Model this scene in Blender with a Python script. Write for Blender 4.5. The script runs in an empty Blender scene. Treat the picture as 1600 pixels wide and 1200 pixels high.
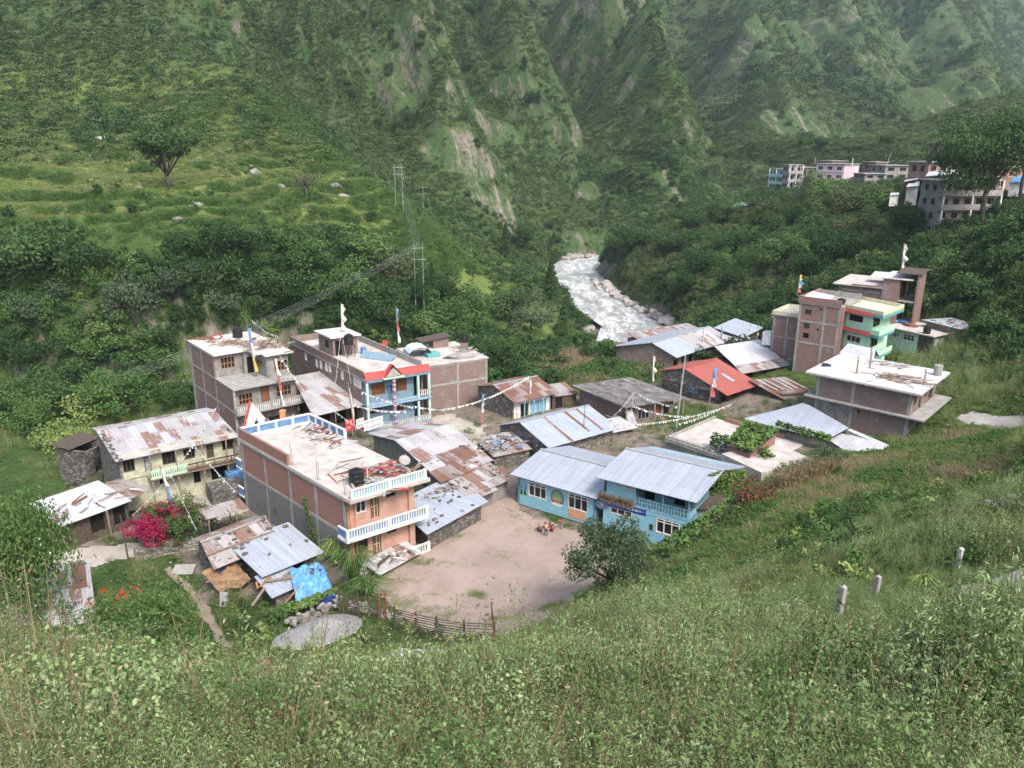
import bpy, bmesh, math, random
import numpy as np
from mathutils import Vector, Matrix
R_=math.radians
rnd=random.Random(7)
nr=np.random.RandomState(11)
sc=bpy.context.scene
COL=sc.collection
# ---------------------------------------------------------------- camera
CH=31.; FPX=1240.; PITCH=16.7; ROLL=.35
cam=bpy.data.cameras.new('camera'); co=bpy.data.objects.new('camera',cam); COL.objects.link(co)
cam.sensor_width=36; cam.lens=36*FPX/1600; cam.clip_start=.2; cam.clip_end=6000
co.location=(0,0,CH)
co.rotation_euler=(Matrix.Rotation(R_(90-PITCH),3,'X')@Matrix.Rotation(R_(ROLL),3,'Z')).to_euler()
sc.camera=co
# ---------------------------------------------------------------- world, sun, exposure
SUN_EL,SUN_AZ=50,150      # azimuth: clockwise from +Y, where the sun stands
w=bpy.data.worlds.new('World'); sc.world=w; w.use_nodes=True
nt=w.node_tree; bg=nt.nodes['Background']
sky=nt.nodes.new('ShaderNodeTexSky'); sky.sky_type='NISHITA'; sky.sun_disc=False
sky.sun_elevation=R_(SUN_EL); sky.sun_rotation=R_(SUN_AZ); sky.air_density=1.0; sky.dust_density=4; sky.ozone_density=1
nt.links.new(sky.outputs[0],bg.inputs[0]); bg.inputs[1].default_value=.15
sl=bpy.data.lights.new('sun','SUN'); sl.energy=1.6; sl.angle=R_(14); sl.color=(1,.96,.9)
so=bpy.data.objects.new('sun',sl); COL.objects.link(so)
sd=Vector((math.sin(R_(SUN_AZ))*math.cos(R_(SUN_EL)),math.cos(R_(SUN_AZ))*math.cos(R_(SUN_EL)),math.sin(R_(SUN_EL))))
so.rotation_euler=sd.to_track_quat('Z','Y').to_euler()
vs=sc.view_settings; vs.view_transform='Standard'; vs.look='None'; vs.exposure=1.2; vs.gamma=1; vs.use_curve_mapping=False
sc.cycles.max_bounces=5; sc.cycles.diffuse_bounces=2; sc.cycles.glossy_bounces=2; sc.cycles.transparent_max_bounces=4
sc.cycles.volume_bounces=0
# ---------------------------------------------------------------- photograph geometry -> world
def ray(px,py):
    u=px-800.;v=py-600.
    c,s=math.cos(R_(ROLL)),math.sin(R_(ROLL)); u,v=u*c+v*s,-u*s+v*c
    p=R_(PITCH)
    return np.array([u,FPX*math.cos(p)-v*math.sin(p),-FPX*math.sin(p)-v*math.cos(p)])
def P(px,py,z): r=ray(px,py); return np.array([0,0,CH])+r*(z-CH)/r[2]
def T(px,py,t): return np.array([0,0,CH])+ray(px,py)*t/FPX
# ---------------------------------------------------------------- small helpers
def meta(o,label=None,cat=None,group=None,kind=None):
    if label:o['label']=label
    if cat:o['category']=cat
    if group:o['group']=group
    if kind:o['kind']=kind
    return o
def thing(name,label,cat,loc=(0,0,0),rz=0,group=None,sc_=None):
    o=bpy.data.objects.new(name,None); COL.objects.link(o); o.location=loc; o.rotation_euler=(0,0,rz)
    o.empty_display_size=.3
    if sc_:o.scale=(sc_,)*3
    return meta(o,label,cat,group)
def uvs(V,F,off=0):
    out=[]
    for f in F:
        a,b,c=(Vector(V[f[i]]) for i in (0,1,2)); n=(b-a).cross(c-a)
        if n.length<1e-9 and len(f)>3: n=(b-a).cross(Vector(V[f[3]])-a)
        if n.length<1e-12: n=Vector((0,0,1))
        n.normalize(); h=math.hypot(n.x,n.y)
        if h<.05: t=Vector((1,0,0)); bb=Vector((0,1,0))
        else:
            t=Vector((-n.y/h,n.x/h,0)); bb=n.cross(t)
        for i in f:
            p=Vector(V[i]); out.append((p.dot(t),p.dot(bb)))
    return out
class MB:
    def __init__(s): s.v=[];s.f=[];s.m=[]
    def add(s,V,F,m=0):
        k=len(s.v); s.v+=[tuple(q) for q in V]; s.f+=[tuple(i+k for i in f) for f in F]; s.m+=[m]*len(F); return s
    def box(s,x0,x1,y0,y1,z0,z1,m=0):
        if x0>x1:x0,x1=x1,x0
        if y0>y1:y0,y1=y1,y0
        if z0>z1:z0,z1=z1,z0
        V=[(x0,y0,z0),(x1,y0,z0),(x1,y1,z0),(x0,y1,z0),(x0,y0,z1),(x1,y0,z1),(x1,y1,z1),(x0,y1,z1)]
        return s.add(V,[(0,3,2,1),(4,5,6,7),(0,1,5,4),(1,2,6,5),(2,3,7,6),(3,0,4,7)],m)
    def bar(s,a,b,w=.05,h=None,m=0,up=(0,0,1)):
        a=Vector(a);b=Vector(b);h=h or w;d=(b-a)
        if d.length<1e-6:return s
        d.normalize();u=Vector(up)
        if abs(d.dot(u))>.98:u=Vector((1,0,0))
        x=d.cross(u).normalized();y=x.cross(d)
        V=[]
        for p in (a,b):
            for i,j in ((-1,-1),(1,-1),(1,1),(-1,1)): V.append(p+x*(i*w/2)+y*(j*h/2))
        return s.add(V,[(0,1,2,3),(7,6,5,4),(0,4,5,1),(1,5,6,2),(2,6,7,3),(3,7,4,0)],m)
    def tube(s,pts,rad,n=7,m=0,cap=True):
        pts=[Vector(p) for p in pts]; k=len(s.v); N=len(pts)
        if not hasattr(rad,'__len__'): rad=[rad]*N
        for i,p in enumerate(pts):
            d=(pts[min(i+1,N-1)]-pts[max(i-1,0)]).normalized()
            u=Vector((0,0,1)) if abs(d.z)<.9 else Vector((1,0,0))
            x=d.cross(u).normalized();y=x.cross(d)
            for j in range(n):
                a=2*math.pi*j/n; s.v.append(tuple(p+(x*math.cos(a)+y*math.sin(a))*rad[i]))
        for i in range(N-1):
            for j in range(n):
                a=k+i*n+j;b=k+i*n+(j+1)%n; s.f.append((a,b,b+n,a+n)); s.m.append(m)
        if cap:
            s.f.append(tuple(k+j for j in range(n))[::-1]); s.m.append(m)
            s.f.append(tuple(k+(N-1)*n+j for j in range(n))); s.m.append(m)
        return s
    def slab(s,quad,th,m=0,m2=None):
        q=[Vector(p) for p in quad]; n=(q[1]-q[0]).cross(q[-1]-q[0]).normalized()*th; k=len(q)
        return s.add(q+[p-n for p in q],[tuple(range(k)),tuple(range(2*k-1,k-1,-1))]+[(i,i+k,(i+1)%k+k,(i+1)%k) for i in range(k)],m)
    def build(s,name,mat,parent=None,smooth=False,loc=None):
        me=bpy.data.meshes.new(name); me.from_pydata(s.v,[],s.f)
        for q in (mat if isinstance(mat,(list,tuple)) else [mat]): me.materials.append(q)
        if any(s.m): me.polygons.foreach_set('material_index',s.m)
        uv=me.uv_layers.new(name='UVMap'); uv.data.foreach_set('uv',np.array(uvs(s.v,s.f),dtype='f').ravel())
        if smooth: me.polygons.foreach_set('use_smooth',[True]*len(s.f))
        o=bpy.data.objects.new(name,me); COL.objects.link(o)
        if parent:o.parent=parent
        if loc is not None:o.location=loc
        return o
def meshnp(name,V,Q,mat,attrs=None,parent=None,link=True,smooth=False,mi=None):
    me=bpy.data.meshes.new(name); V=np.asarray(V,dtype='f'); Q=np.asarray(Q,dtype='i'); nv=Q.shape[1]
    me.vertices.add(len(V)); me.vertices.foreach_set('co',V.ravel())
    me.loops.add(Q.size); me.loops.foreach_set('vertex_index',Q.ravel())
    me.polygons.add(len(Q)); me.polygons.foreach_set('loop_start',np.arange(len(Q),dtype='i')*nv)
    for q in (mat if isinstance(mat,(list,tuple)) else [mat]): me.materials.append(q)
    if mi is not None: me.polygons.foreach_set('material_index',mi)
    me.update(calc_edges=True)
    if smooth: me.polygons.foreach_set('use_smooth',np.ones(len(Q),dtype=bool))
    for k,a in (attrs or {}).items():
        a=np.asarray(a,dtype='f')
        if a.ndim==1: at=me.attributes.new(k,'FLOAT','POINT'); at.data.foreach_set('value',a)
        else: at=me.attributes.new(k,'FLOAT_VECTOR','POINT'); at.data.foreach_set('vector',a.ravel())
    if not link:return me
    o=bpy.data.objects.new(name,me); COL.objects.link(o)
    if parent:o.parent=parent
    return o
# ---------------------------------------------------------------- value noise (numpy)
_tab=np.random.RandomState(5).rand(256,256)
def vn(x,y,seed=0):
    x=np.asarray(x)+seed*17.3;y=np.asarray(y)+seed*9.1
    xi=np.floor(x).astype(int);yi=np.floor(y).astype(int);fx=x-xi;fy=y-yi
    fx=fx*fx*(3-2*fx);fy=fy*fy*(3-2*fy)
    t=lambda a,b:_tab[a&255,b&255]
    return (t(xi,yi)*(1-fx)+t(xi+1,yi)*fx)*(1-fy)+(t(xi,yi+1)*(1-fx)+t(xi+1,yi+1)*fx)*fy
def fbm(x,y,o=4,seed=0,ridge=False):
    s=0;a=.5;
    for i in range(o):
        v=vn(x*2**i,y*2**i,seed+i)*2-1
        s=s+a*((1-abs(v))*2-1 if ridge else v); a*=.5
    return s
def sm(x,a,b): t=np.clip((x-a)/(b-a),0,1); return t*t*(3-2*t)
# ---------------------------------------------------------------- materials
def mat(name,base=(.5,.5,.5),rough=.8,build=None,spec=.3):
    m=bpy.data.materials.new(name); m.use_nodes=True; n=m.node_tree; b=n.nodes['Principled BSDF']
    b.inputs['Base Color'].default_value=(*base,1); b.inputs['Roughness'].default_value=rough
    b.inputs['Specular IOR Level'].default_value=spec
    if build: build(NT(n),b)
    return m
class NT:
    def __init__(s,n): s.n=n
    def N(s,t,**k):
        x=s.n.nodes.new('ShaderNode'+t)
        for a,v in k.items():
            if a.startswith('_'): setattr(x,a[1:],v)
        return x
    def L(s,a,b): s.n.links.new(a,b)
    def val(s,i,v):
        if hasattr(v,'links'): s.L(v,i)
        else: i.default_value=v
    def coord(s,kind='UV',scale=(1,1,1)):
        c=s.N('TexCoord'); m=s.N('Mapping'); m.inputs['Scale'].default_value=scale; s.L(c.outputs[kind],m.inputs[0]); return m.outputs[0]
    def geo(s): return s.N('NewGeometry').outputs['Position']
    def noise(s,v,scale,detail=3,rough=.55,out=0):
        t=s.N('TexNoise'); s.L(v,t.inputs['Vector']); t.inputs['Scale'].default_value=scale; t.inputs['Detail'].default_value=detail; t.inputs['Roughness'].default_value=rough
        return t.outputs[out]
    def ramp(s,f,st):
        r=s.N('ValToRGB'); s.L(f,r.inputs[0]); e=r.color_ramp.elements
        while len(e)<len(st): e.new(.5)
        for q,(p,c) in zip(e,st):
            q.position=p; q.color=(*c,1) if hasattr(c,'__len__') else (c,c,c,1)
        return r.outputs[0]
    def mix(s,f,a,b,mode='MIX'):
        m=s.N('Mix',_data_type='RGBA',_blend_type=mode); s.val(m.inputs[0],f)
        for i,v in ((6,a),(7,b)):
            if hasattr(v,'__len__') and len(v)==3: v=(*v,1)
            s.val(m.inputs[i],v)
        return m.outputs[2]
    def math(s,op,a,b=0.,c=None):
        m=s.N('Math',_operation=op); s.val(m.inputs[0],a); s.val(m.inputs[1],b)
        if c is not None:s.val(m.inputs[2],c)
        return m.outputs[0]
    def bump(s,h,b,st=.3,d=.02):
        u=s.N('Bump'); u.inputs['Strength'].default_value=st; u.inputs['Distance'].default_value=d; s.L(h,u.inputs['Height']); s.L(u.outputs[0],b.inputs['Normal'])
    def attr(s,n,out='Fac'): a=s.N('Attribute'); a.attribute_name=n; return a.outputs[out]
def c_noise(c1,c2,scale=3,obj='UV',detail=4,lo=.35,hi=.65,bumpy=0,stain=None):
    def f(n,b):
        v=n.coord(obj); t=n.noise(v,scale,detail); col=n.ramp(t,[(lo,c1),(hi,c2)])
        if stain:
            s2=n.noise(n.coord(obj,(1.3,.35,1)),1.1,6,.7); col=n.mix(n.ramp(s2,[(.5,0.),(.72,1.)]),col,stain)
        n.L(col,b.inputs['Base Color'])
        if bumpy: n.bump(n.noise(v,scale*6,4),b,bumpy,.03)
    return f
def sc3(c,k): return tuple(min(1,x*k) for x in c)
def plain(name,c,rough=.7,var=.75,scale=4): return mat(name,c,rough,c_noise(sc3(c,var),sc3(c,1.12),scale))
def f_brick(c1,c2,mort,patch=None,pm=.6):
    def f(n,b):
        v=n.coord(); br=n.N('TexBrick'); n.L(v,br.inputs['Vector']); br.inputs['Scale'].default_value=1
        br.inputs['Brick Width'].default_value=.24; br.inputs['Row Height'].default_value=.085; br.inputs['Mortar Size'].default_value=.012
        br.inputs['Color1'].default_value=(*c1,1); br.inputs['Color2'].default_value=(*c2,1); br.inputs['Mortar'].default_value=(*mort,1); br.inputs['Bias'].default_value=0
        t=n.noise(v,2.2,5,.7); col=n.mix(n.ramp(t,[(.35,0.),(.7,.42)]),br.outputs[0],mort)
        row=n.noise(n.coord('UV',(.5,6,1)),1.5,3); col=n.mix(n.ramp(row,[(.4,0.),(.75,.45)]),col,sc3(c1,.6))
        if patch:
            col=n.mix(n.ramp(n.noise(v,.55,4,.6),[(pm-.04,0.),(pm+.06,1.)]),col,patch)
        n.L(col,b.inputs['Base Color']); n.bump(br.outputs[1],b,-.4,.01)
    return f
def f_stone(c1,c2,mort,s=3.2):
    def f(n,b):
        v=n.coord('Object',(1,1,1.8)); vo=n.N('TexVoronoi'); n.L(v,vo.inputs['Vector']); vo.inputs['Scale'].default_value=s
        d=n.N('TexVoronoi',_feature='DISTANCE_TO_EDGE'); n.L(v,d.inputs['Vector']); d.inputs['Scale'].default_value=s
        rr=n.N('SeparateColor'); n.L(vo.outputs['Color'],rr.inputs[0])
        col=n.ramp(rr.outputs[0],[(0,c1),(.6,c2),(1,sc3(c2,1.6))]); col=n.mix(n.ramp(d.outputs[0],[(.02,1.),(.09,0.)]),col,mort)
        n.L(col,b.inputs['Base Color']); n.bump(d.outputs[0],b,.8,.08)
    return f
def f_tin(base,rust,frac,var=.25,sheet=.8,row=2.2,dirt=.3,streak=.35):
    """corrugated sheet: each sheet its own tone, rusty sheets and rusty streaks down the slope"""
    def f(n,b):
        v=n.coord(); sx=n.N('SeparateXYZ'); n.L(v,sx.inputs[0])
        su=n.math('FLOOR',n.math('DIVIDE',sx.outputs[0],sheet)); 
        w1=n.N('TexWhiteNoise',_noise_dimensions='1D'); n.L(su,w1.inputs['W']); yo=n.math('ADD',n.math('DIVIDE',sx.outputs[1],row),n.math('MULTIPLY',w1.outputs['Value'],.35)); rv=n.math('FLOOR',yo)
        cx=n.N('CombineXYZ'); n.L(su,cx.inputs[0]); n.L(rv,cx.inputs[1]); cx.inputs[2].default_value=3.7
        wn=n.N('TexWhiteNoise',_noise_dimensions='3D'); n.L(cx.outputs[0],wn.inputs['Vector'])
        sp=n.N('SeparateColor'); n.L(wn.outputs['Color'],sp.inputs[0])
        tone=n.mix(sp.outputs[0],sc3(base,1-var),sc3(base,1+var*.6))
        st=n.noise(n.coord('UV',(4,.35,1)),1.6,5,.7)
        bl=n.noise(n.coord('UV',(1,.6,1)),.9,5,.65)
        rs=n.math('ADD',n.math('MULTIPLY',st,.55),n.math('MULTIPLY',bl,.45))
        thr=n.math('ADD',rs,n.math('MULTIPLY',n.math('SUBTRACT',sp.outputs[1],.5),streak))
        f1=n.ramp(thr,[(max(0,.74-frac*.45),0.),(min(1,.82-frac*.45),1.)])
        rc=n.mix(st,sc3(rust,.6),sc3(rust,1.25))
        col=n.mix(f1,tone,rc)
        stp=n.noise(n.coord('UV',(5.5,.12,1)),1.3,3,.6); col=n.mix(n.ramp(stp,[(.42,0.),(.62,.5)]),col,sc3(base,.55)); col=n.mix(n.math('MULTIPLY',n.ramp(stp,[(.35,1.),(.5,0.)]),min(1,frac*1.2)),col,sc3(rust,1.1))
        # laps between the sheets
        fr=n.math('FRACT',yo); lap=n.ramp(fr,[(0,1.),(.03,0.)])
        fu=n.math('FRACT',n.math('DIVIDE',sx.outputs[0],sheet)); lap2=n.ramp(fu,[(0,.6),(.05,0.)])
        col=n.mix(n.math('MAXIMUM',n.math('MULTIPLY',lap,.6),lap2),col,sc3(base,.45))
        col=n.mix(n.ramp(n.noise(v,1.3,5),[(.45,0.),(.8,dirt)]),col,(.16,.14,.12))
        n.L(col,b.inputs['Base Color']); 
        n.L(n.math('ADD',n.math('MULTIPLY',f1,.4),.45),b.inputs['Roughness'])
        wv=n.math('SINE',n.math('MULTIPLY',sx.outputs[0],2*math.pi/.16)); n.bump(wv,b,.5,.02)
    return f
M={}
M['brick']=mat('brick',build=f_brick((.31,.12,.085),(.25,.10,.072),(.25,.19,.165)))
M['brick2']=mat('brick_mottled',build=f_brick((.24,.11,.085),(.18,.09,.075),(.23,.20,.18),(.22,.21,.20),.6))
M['brick3']=mat('brick_greyed',build=f_brick((.20,.105,.085),(.155,.09,.075),(.22,.20,.185),(.2,.19,.18),.56))
M['cement']=mat('cement_render',build=c_noise((.17,.165,.155),(.26,.25,.235),1.2,bumpy=.2,stain=(.11,.10,.095)))
M['cblock']=mat('cement_block',build=f_brick((.17,.165,.16),(.13,.13,.125),(.2,.195,.185),(.11,.105,.1),.6))
M['conc']=mat('concrete',build=c_noise((.24,.23,.215),(.33,.32,.30),1.5,bumpy=.15,stain=(.16,.15,.14)))
M['concw']=mat('bleached_concrete',build=c_noise((.34,.305,.28),(.52,.48,.445),.7,bumpy=.1,stain=(.36,.29,.25)))
M['concwh']=mat('white_concrete',build=c_noise((.44,.42,.40),(.60,.58,.555),.7,bumpy=.1,stain=(.45,.38,.34)))
M['concd']=mat('dark_weathered_concrete',build=c_noise((.07,.066,.06),(.17,.16,.15),.8,bumpy=.2,stain=(.3,.285,.27)))
M['stone']=mat('stone_wall',build=f_stone((.10,.09,.08),(.20,.18,.16),(.06,.055,.05)))
M['stoned']=mat('dark_stone_wall',build=f_stone((.07,.065,.06),(.15,.14,.125),(.04,.036,.033)))
M['tin']=mat('grey_blue_tin',spec=.5,build=f_tin((.36,.40,.46),(.25,.12,.07),.04,.08,.9,2.4,.12,.1))
M['tins']=mat('school_tin',spec=.5,build=f_tin((.345,.38,.44),(.28,.16,.10),.05,.08,1.6,2.3,.1,.1))
M['tinw']=mat('white_tin',spec=.5,build=f_tin((.52,.53,.54),(.30,.15,.09),.12,.1,.9,2.4,.15,.3))
M['tinr']=mat('rust_striped_tin',spec=.4,build=f_tin((.46,.46,.47),(.21,.095,.06),.36,.22,.75,2.6,.3,.42))
M['tinr2']=mat('half_rusty_tin',spec=.4,build=f_tin((.38,.37,.37),(.20,.10,.065),.50,.3,.7,2.0,.4,.42))
M['tinrr']=mat('rusty_tin',spec=.2,build=f_tin((.30,.26,.24),(.17,.075,.05),.85,.3,.8,2.0,.3,.55))
M['tinred']=mat('red_painted_tin',spec=.4,build=f_tin((.36,.10,.075),(.27,.08,.06),.2,.1,3,30,.08,.1))
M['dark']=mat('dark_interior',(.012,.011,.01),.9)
M['glass']=mat('window_glass',(.015,.017,.02),.15,spec=.6)
M['white']=plain('white_paint',(.70,.69,.67),.6,.72,2)
M['cream']=plain('cream_paint',(.55,.54,.38),.7,.8,2)
M['yellowp']=plain('pale_yellow_wall',(.42,.42,.31),.8,.75,2)
M['pink']=plain('pink_orange_wall',(.45,.27,.215),.8,.85,1.2)
M['pinkp']=plain('pale_pink_wall',(.62,.45,.50),.8,.9,1)
M['orange']=plain('orange_paint',(.60,.27,.14),.7,.8,3)
M['blue']=plain('blue_paint',(.11,.22,.38),.6,.7,3)
M['lblue']=plain('light_blue_paint',(.22,.42,.52),.6,.8,3)
M['tealw']=plain('slate_blue_wall',(.16,.24,.30),.7,.8,2)
M['mint']=plain('mint_green_wall',(.42,.66,.47),.7,.88,1.5)
M['mintp']=plain('pale_mint_paint',(.40,.58,.50),.7,.8,2)
M['tealp']=plain('teal_paint',(.12,.32,.32),.7,.8,2)
M['redp']=plain('red_paint',(.36,.065,.06),.6,.75,3)
M['wood']=plain('brown_wood',(.20,.085,.045),.6,.7,5)
M['woodl']=plain('ochre_wood',(.34,.19,.09),.6,.7,5)
M['timber']=plain('weathered_timber',(.26,.20,.15),.85,.6,5)
M['timberd']=plain('dark_timber',(.09,.07,.055),.85,.6,5)
M['black']=plain('black_plastic',(.018,.018,.02),.35,.8,3)
M['tarp']=plain('blue_tarpaulin',(.13,.34,.66),.45,.6,1.5)
M['tarpd']=plain('dark_blue_tarpaulin',(.03,.05,.28),.5,.7,2)
M['tarpo']=plain('ochre_tarpaulin',(.26,.16,.085),.6,.45,1.5)
M['tarpw']=plain('pale_tarpaulin',(.55,.62,.68),.5,.7,2)
M['red']=plain('red_cloth',(.50,.04,.05),.8,.8,4)
M['skin']=mat('skin',(.26,.14,.09),.6)
M['hair']=mat('hair',(.012,.01,.009),.5)
M['navy']=plain('dark_clothes',(.03,.035,.06),.8,.8,4)
M['shirt']=plain('grey_shirt',(.25,.26,.3),.8,.8,4)
M['metal']=plain('grey_metal',(.30,.31,.32),.45,.8,3)
M['rock']=mat('rock',build=c_noise((.16,.145,.13),(.34,.32,.30),1.4,'Object',bumpy=.5,stain=(.11,.10,.09)))
M['rockp']=mat('pale_rock',build=c_noise((.30,.26,.23),(.48,.44,.41),1.4,'Object',bumpy=.5,stain=(.24,.20,.17)))
M['rockw']=mat('white_rock',build=c_noise((.45,.43,.41),(.66,.64,.62),2,'Object',bumpy=.4))
#@@TERRAIN

# ---------------------------------------------------------------- terrain: one height field through surveyed spots
CP=[]   # seen spots: pixel + distance along the view axis
for a in [
 # foreground slope
 (0,1200,8.5),(400,1200,7.5),(800,1200,6.5),(1200,1200,5.5),(1600,1200,5.),(1600,1080,9),(1200,1100,11),(800,1100,13.5),(400,1110,14),(0,1100,16),
 (600,1090,16),(1000,1040,16),(200,1080,20),(1218,1000,19),(1300,960,21),(1365,945,23),(1490,905,29),(1600,950,21),(1500,1000,18),
 (0,1160,11),(120,1160,10.5),(250,1150,11),(-120,1170,11),(-120,1100,16),(-250,1150,13),(-350,1200,11),(-400,1230,8.5),(0,1010,33),(200,1010,36),(350,1030,46),(440,1050,44),(560,1060,40),(700,1045,38),(850,1010,34),
 (1480,935,25.5),(1600,890,27),(1600,840,34),(1400,870,33),(1200,920,28),(1100,960,27),(980,980,33),
 # field right
 (1050,920,44),(1000,900,52),(1100,850,56),(1200,850,48),(1300,800,49),(1150,790,61),(1300,757,60),(1400,750,56),(1500,750,52),(1600,760,46),(1400,708,72),(1500,700,62),(1600,700,58),
 (1490,648,80),(1600,655,74),(1600,600,84),(1550,560,92),(1600,500,96),(1500,500,108),(1450,560,100),(1400,545,106),
 # slope below the town
 (1600,440,100),(1500,440,118),(1440,470,128),(1600,360,112),(1520,385,124),(1440,400,145),(1380,400,165),(1440,375,150),(1300,450,150),(1200,480,165),(1100,510,175),
 (1300,400,180),(1200,420,195),(1100,450,205),(1040,500,200),(1200,370,230),(1100,390,240),(1020,440,235),(1300,350,225),(1350,300,270),(1250,310,300),(1200,305,330),
 (1300,290,340),(1400,290,330),(1500,300,300),(1600,300,290),(1120,325,300),(1050,345,300),(960,365,300),(930,400,285),(960,430,255),
 (940,450,262),(1010,495,218),(1050,515,205),
 # meadow behind the village
 (960,545,132),(850,555,128),(780,575,116),(1040,540,140),(900,575,115),
 # terraces left of the river
 (0,345,148),(150,345,150),(300,340,152),(0,290,168),(150,290,172),(300,290,172),(0,240,195),(150,240,200),(300,230,205),(0,180,235),(150,180,245),(280,180,240),
 (400,350,158),(400,290,176),(400,240,200),(400,200,225),(480,300,190),(480,250,208),(500,225,222),(540,330,185),(560,290,198),(600,300,200),(640,330,200),(440,175,250),(420,150,262),
 (0,100,285),(150,100,295),(300,100,290),(380,110,285),(0,0,345),(150,0,370),(300,0,390),(400,40,350),
 (450,370,165),(550,380,175),(640,370,190),(650,430,180),(700,400,205),(750,420,225),(800,415,255),(780,470,205),(700,480,190),(600,460,165),(500,440,158),(840,450,240),
 # central mountain
 (500,0,470),(490,60,430),(480,120,390),(520,180,370),(560,100,400),(560,0,450),(640,0,470),(650,120,415),(600,240,350),(650,300,330),(700,340,320),(640,200,380),
 (730,200,390),(760,280,355),(780,360,330),(700,90,450),(720,0,540),(790,60,520),(830,120,480),(850,200,440),(880,120,560),(840,300,370),(850,380,345),(880,395,345),
 (830,20,620),(900,0,680),(900,170,520),(905,240,430),(918,330,375),(915,392,348),(950,0,600),(965,60,560),(1000,150,500),(1030,220,450),(1050,290,405),(950,200,480),(960,300,395),
 (1060,320,380),(1000,330,370),(940,250,430),
 # right mountain
 (1000,0,860),(1050,0,840),(1060,120,740),(1080,220,600),(1110,300,430),(1180,260,470),(1150,200,600),(1200,230,560),(1150,100,760),(1150,0,850),(1200,150,690),
 (1250,0,900),(1300,100,780),(1300,200,640),(1300,240,520),(1400,0,980),(1400,100,860),(1400,200,680),(1400,250,500),(1460,0,1000),(1480,150,800),(1500,220,640),(1600,240,600),(1500,80,1050),
 (1540,0,1400),(1560,100,1200),(1600,40,1500),(1600,150,1000)]:
    CP.append(T(*a))
CP.append(T(1600,8,1750)); CP.append(T(1700,60,1700)); CP.append(T(1540,-60,1500))
for a in [(-300,-150,480),(0,-150,470),(300,-150,520),(500,-150,600),(650,-150,600),(800,-150,720),(950,-150,800),(1150,-150,1000),(1400,-150,1150),(1500,-250,1300),(700,-300,800),(200,-300,650),(1100,-300,1250)]:
    CP.append(T(*a))
for px,t,z in [ # hidden or level ground given by azimuth, distance and height
 (640,250,6),(560,260,14),(700,275,-4),(480,290,32),(760,290,-10),
 (1900,8,25),(-800,5,29),(2400,5,29),(-300,40,3),(-200,90,-2),(-300,120,-17),(-300,150,17),(-400,200,38),
 (1900,40,20),(2000,80,22),(1900,120,24),(2300,200,34),(1800,300,18),
 (0,100,-3),(100,104,-4),(200,106,-5),(300,108,-5),(400,110,-5),(500,112,-5),(600,114,-4),(700,118,-4),(750,124,-4),
 (-100,122,-18),(0,122,-18),(100,123,-18),(200,124,-18),(300,126,-18),(400,128,-18),(500,132,-18),(600,140,-18),(700,152,-18),(760,160,-18),
 (0,138,6),(150,138,6),(300,140,5),(100,130,-10),(250,131,-10),(420,142,2),
 (1600,450,60),(1500,420,50),(1300,400,22),(900,150,-14)]:
    y=t*1.03; CP.append(np.array([(px-800)/1296*y,y,z]))
for px,py,z in [(60,885,-.4),(150,850,-.4),(250,850,-.4),(400,880,-.3),(300,790,-.8),(150,770,-1.2),(60,760,-1.5),(60,650,-2.5),(200,660,-2),(120,930,-.3),(250,950,.2),
 (600,890,0),(700,850,0),(800,900,0),(700,950,0),(800,960,.3),(900,900,.2),(950,850,.3),(880,860,0),(790,790,0),(700,800,0),(660,700,-.3),(560,670,-.3),(760,640,0),(700,660,-.3),
 (840,700,.2),(950,690,.8),(1000,680,1),(480,700,-.6),(520,960,.2),(600,980,.8),(700,985,1),(450,1000,.3),(380,960,.2),(880,585,-1),(760,600,-1.2),
 (1060,680,1.2),(1080,640,1.2),(1000,580,.5),(1180,640,1.8),(1200,700,2.5),(1280,660,2.6),(1180,580,2),(1100,570,.8),(1060,830,.4),(1010,860,.2),(1390,690,3.4),(1300,600,3.2),(1210,560,2.5),
 (1180,760,3),(1100,735,2),(650,560,-3),(450,560,-3.5),(300,680,-1.6),(740,525,-3),(1280,560,4),(1350,560,4.6)]:
    CP.append(P(px,py,z))
RIV=[(120,385),(75,366),(44,352),(29,336),(24,318),(26,290),(27,262),(29,235),(34,212),(30,190),(10,168),(-20,150),(-55,137),(-110,127),(-200,124)]
for x,y in RIV: CP.append(np.array([x,y,-17.5]))
CP=np.array(CP)
_c=CP[:,:2]; _n=len(_c)
def _rbfsolve():
    d=np.sqrt(((_c[:,None]-_c[None])**2).sum(-1)+.3)
    A=np.zeros((_n+3,_n+3)); A[:_n,:_n]=d-np.eye(_n)*0.02; A[:_n,_n]=1; A[:_n,_n+1:]=_c; A[_n:,:_n]=A[:_n,_n:].T
    return np.linalg.lstsq(A,np.r_[CP[:,2],0,0,0],rcond=None)[0]
_w=_rbfsolve()
def _riv(x,y):
    d=np.full(np.shape(x),1e9)
    for (ax,ay),(bx,by) in zip(RIV[:-1],RIV[1:]):
        t=np.clip(((x-ax)*(bx-ax)+(y-ay)*(by-ay))/((bx-ax)**2+(by-ay)**2),0,1)
        d=np.minimum(d,np.hypot(x-ax-t*(bx-ax),y-ay-t*(by-ay)))
    return d
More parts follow.
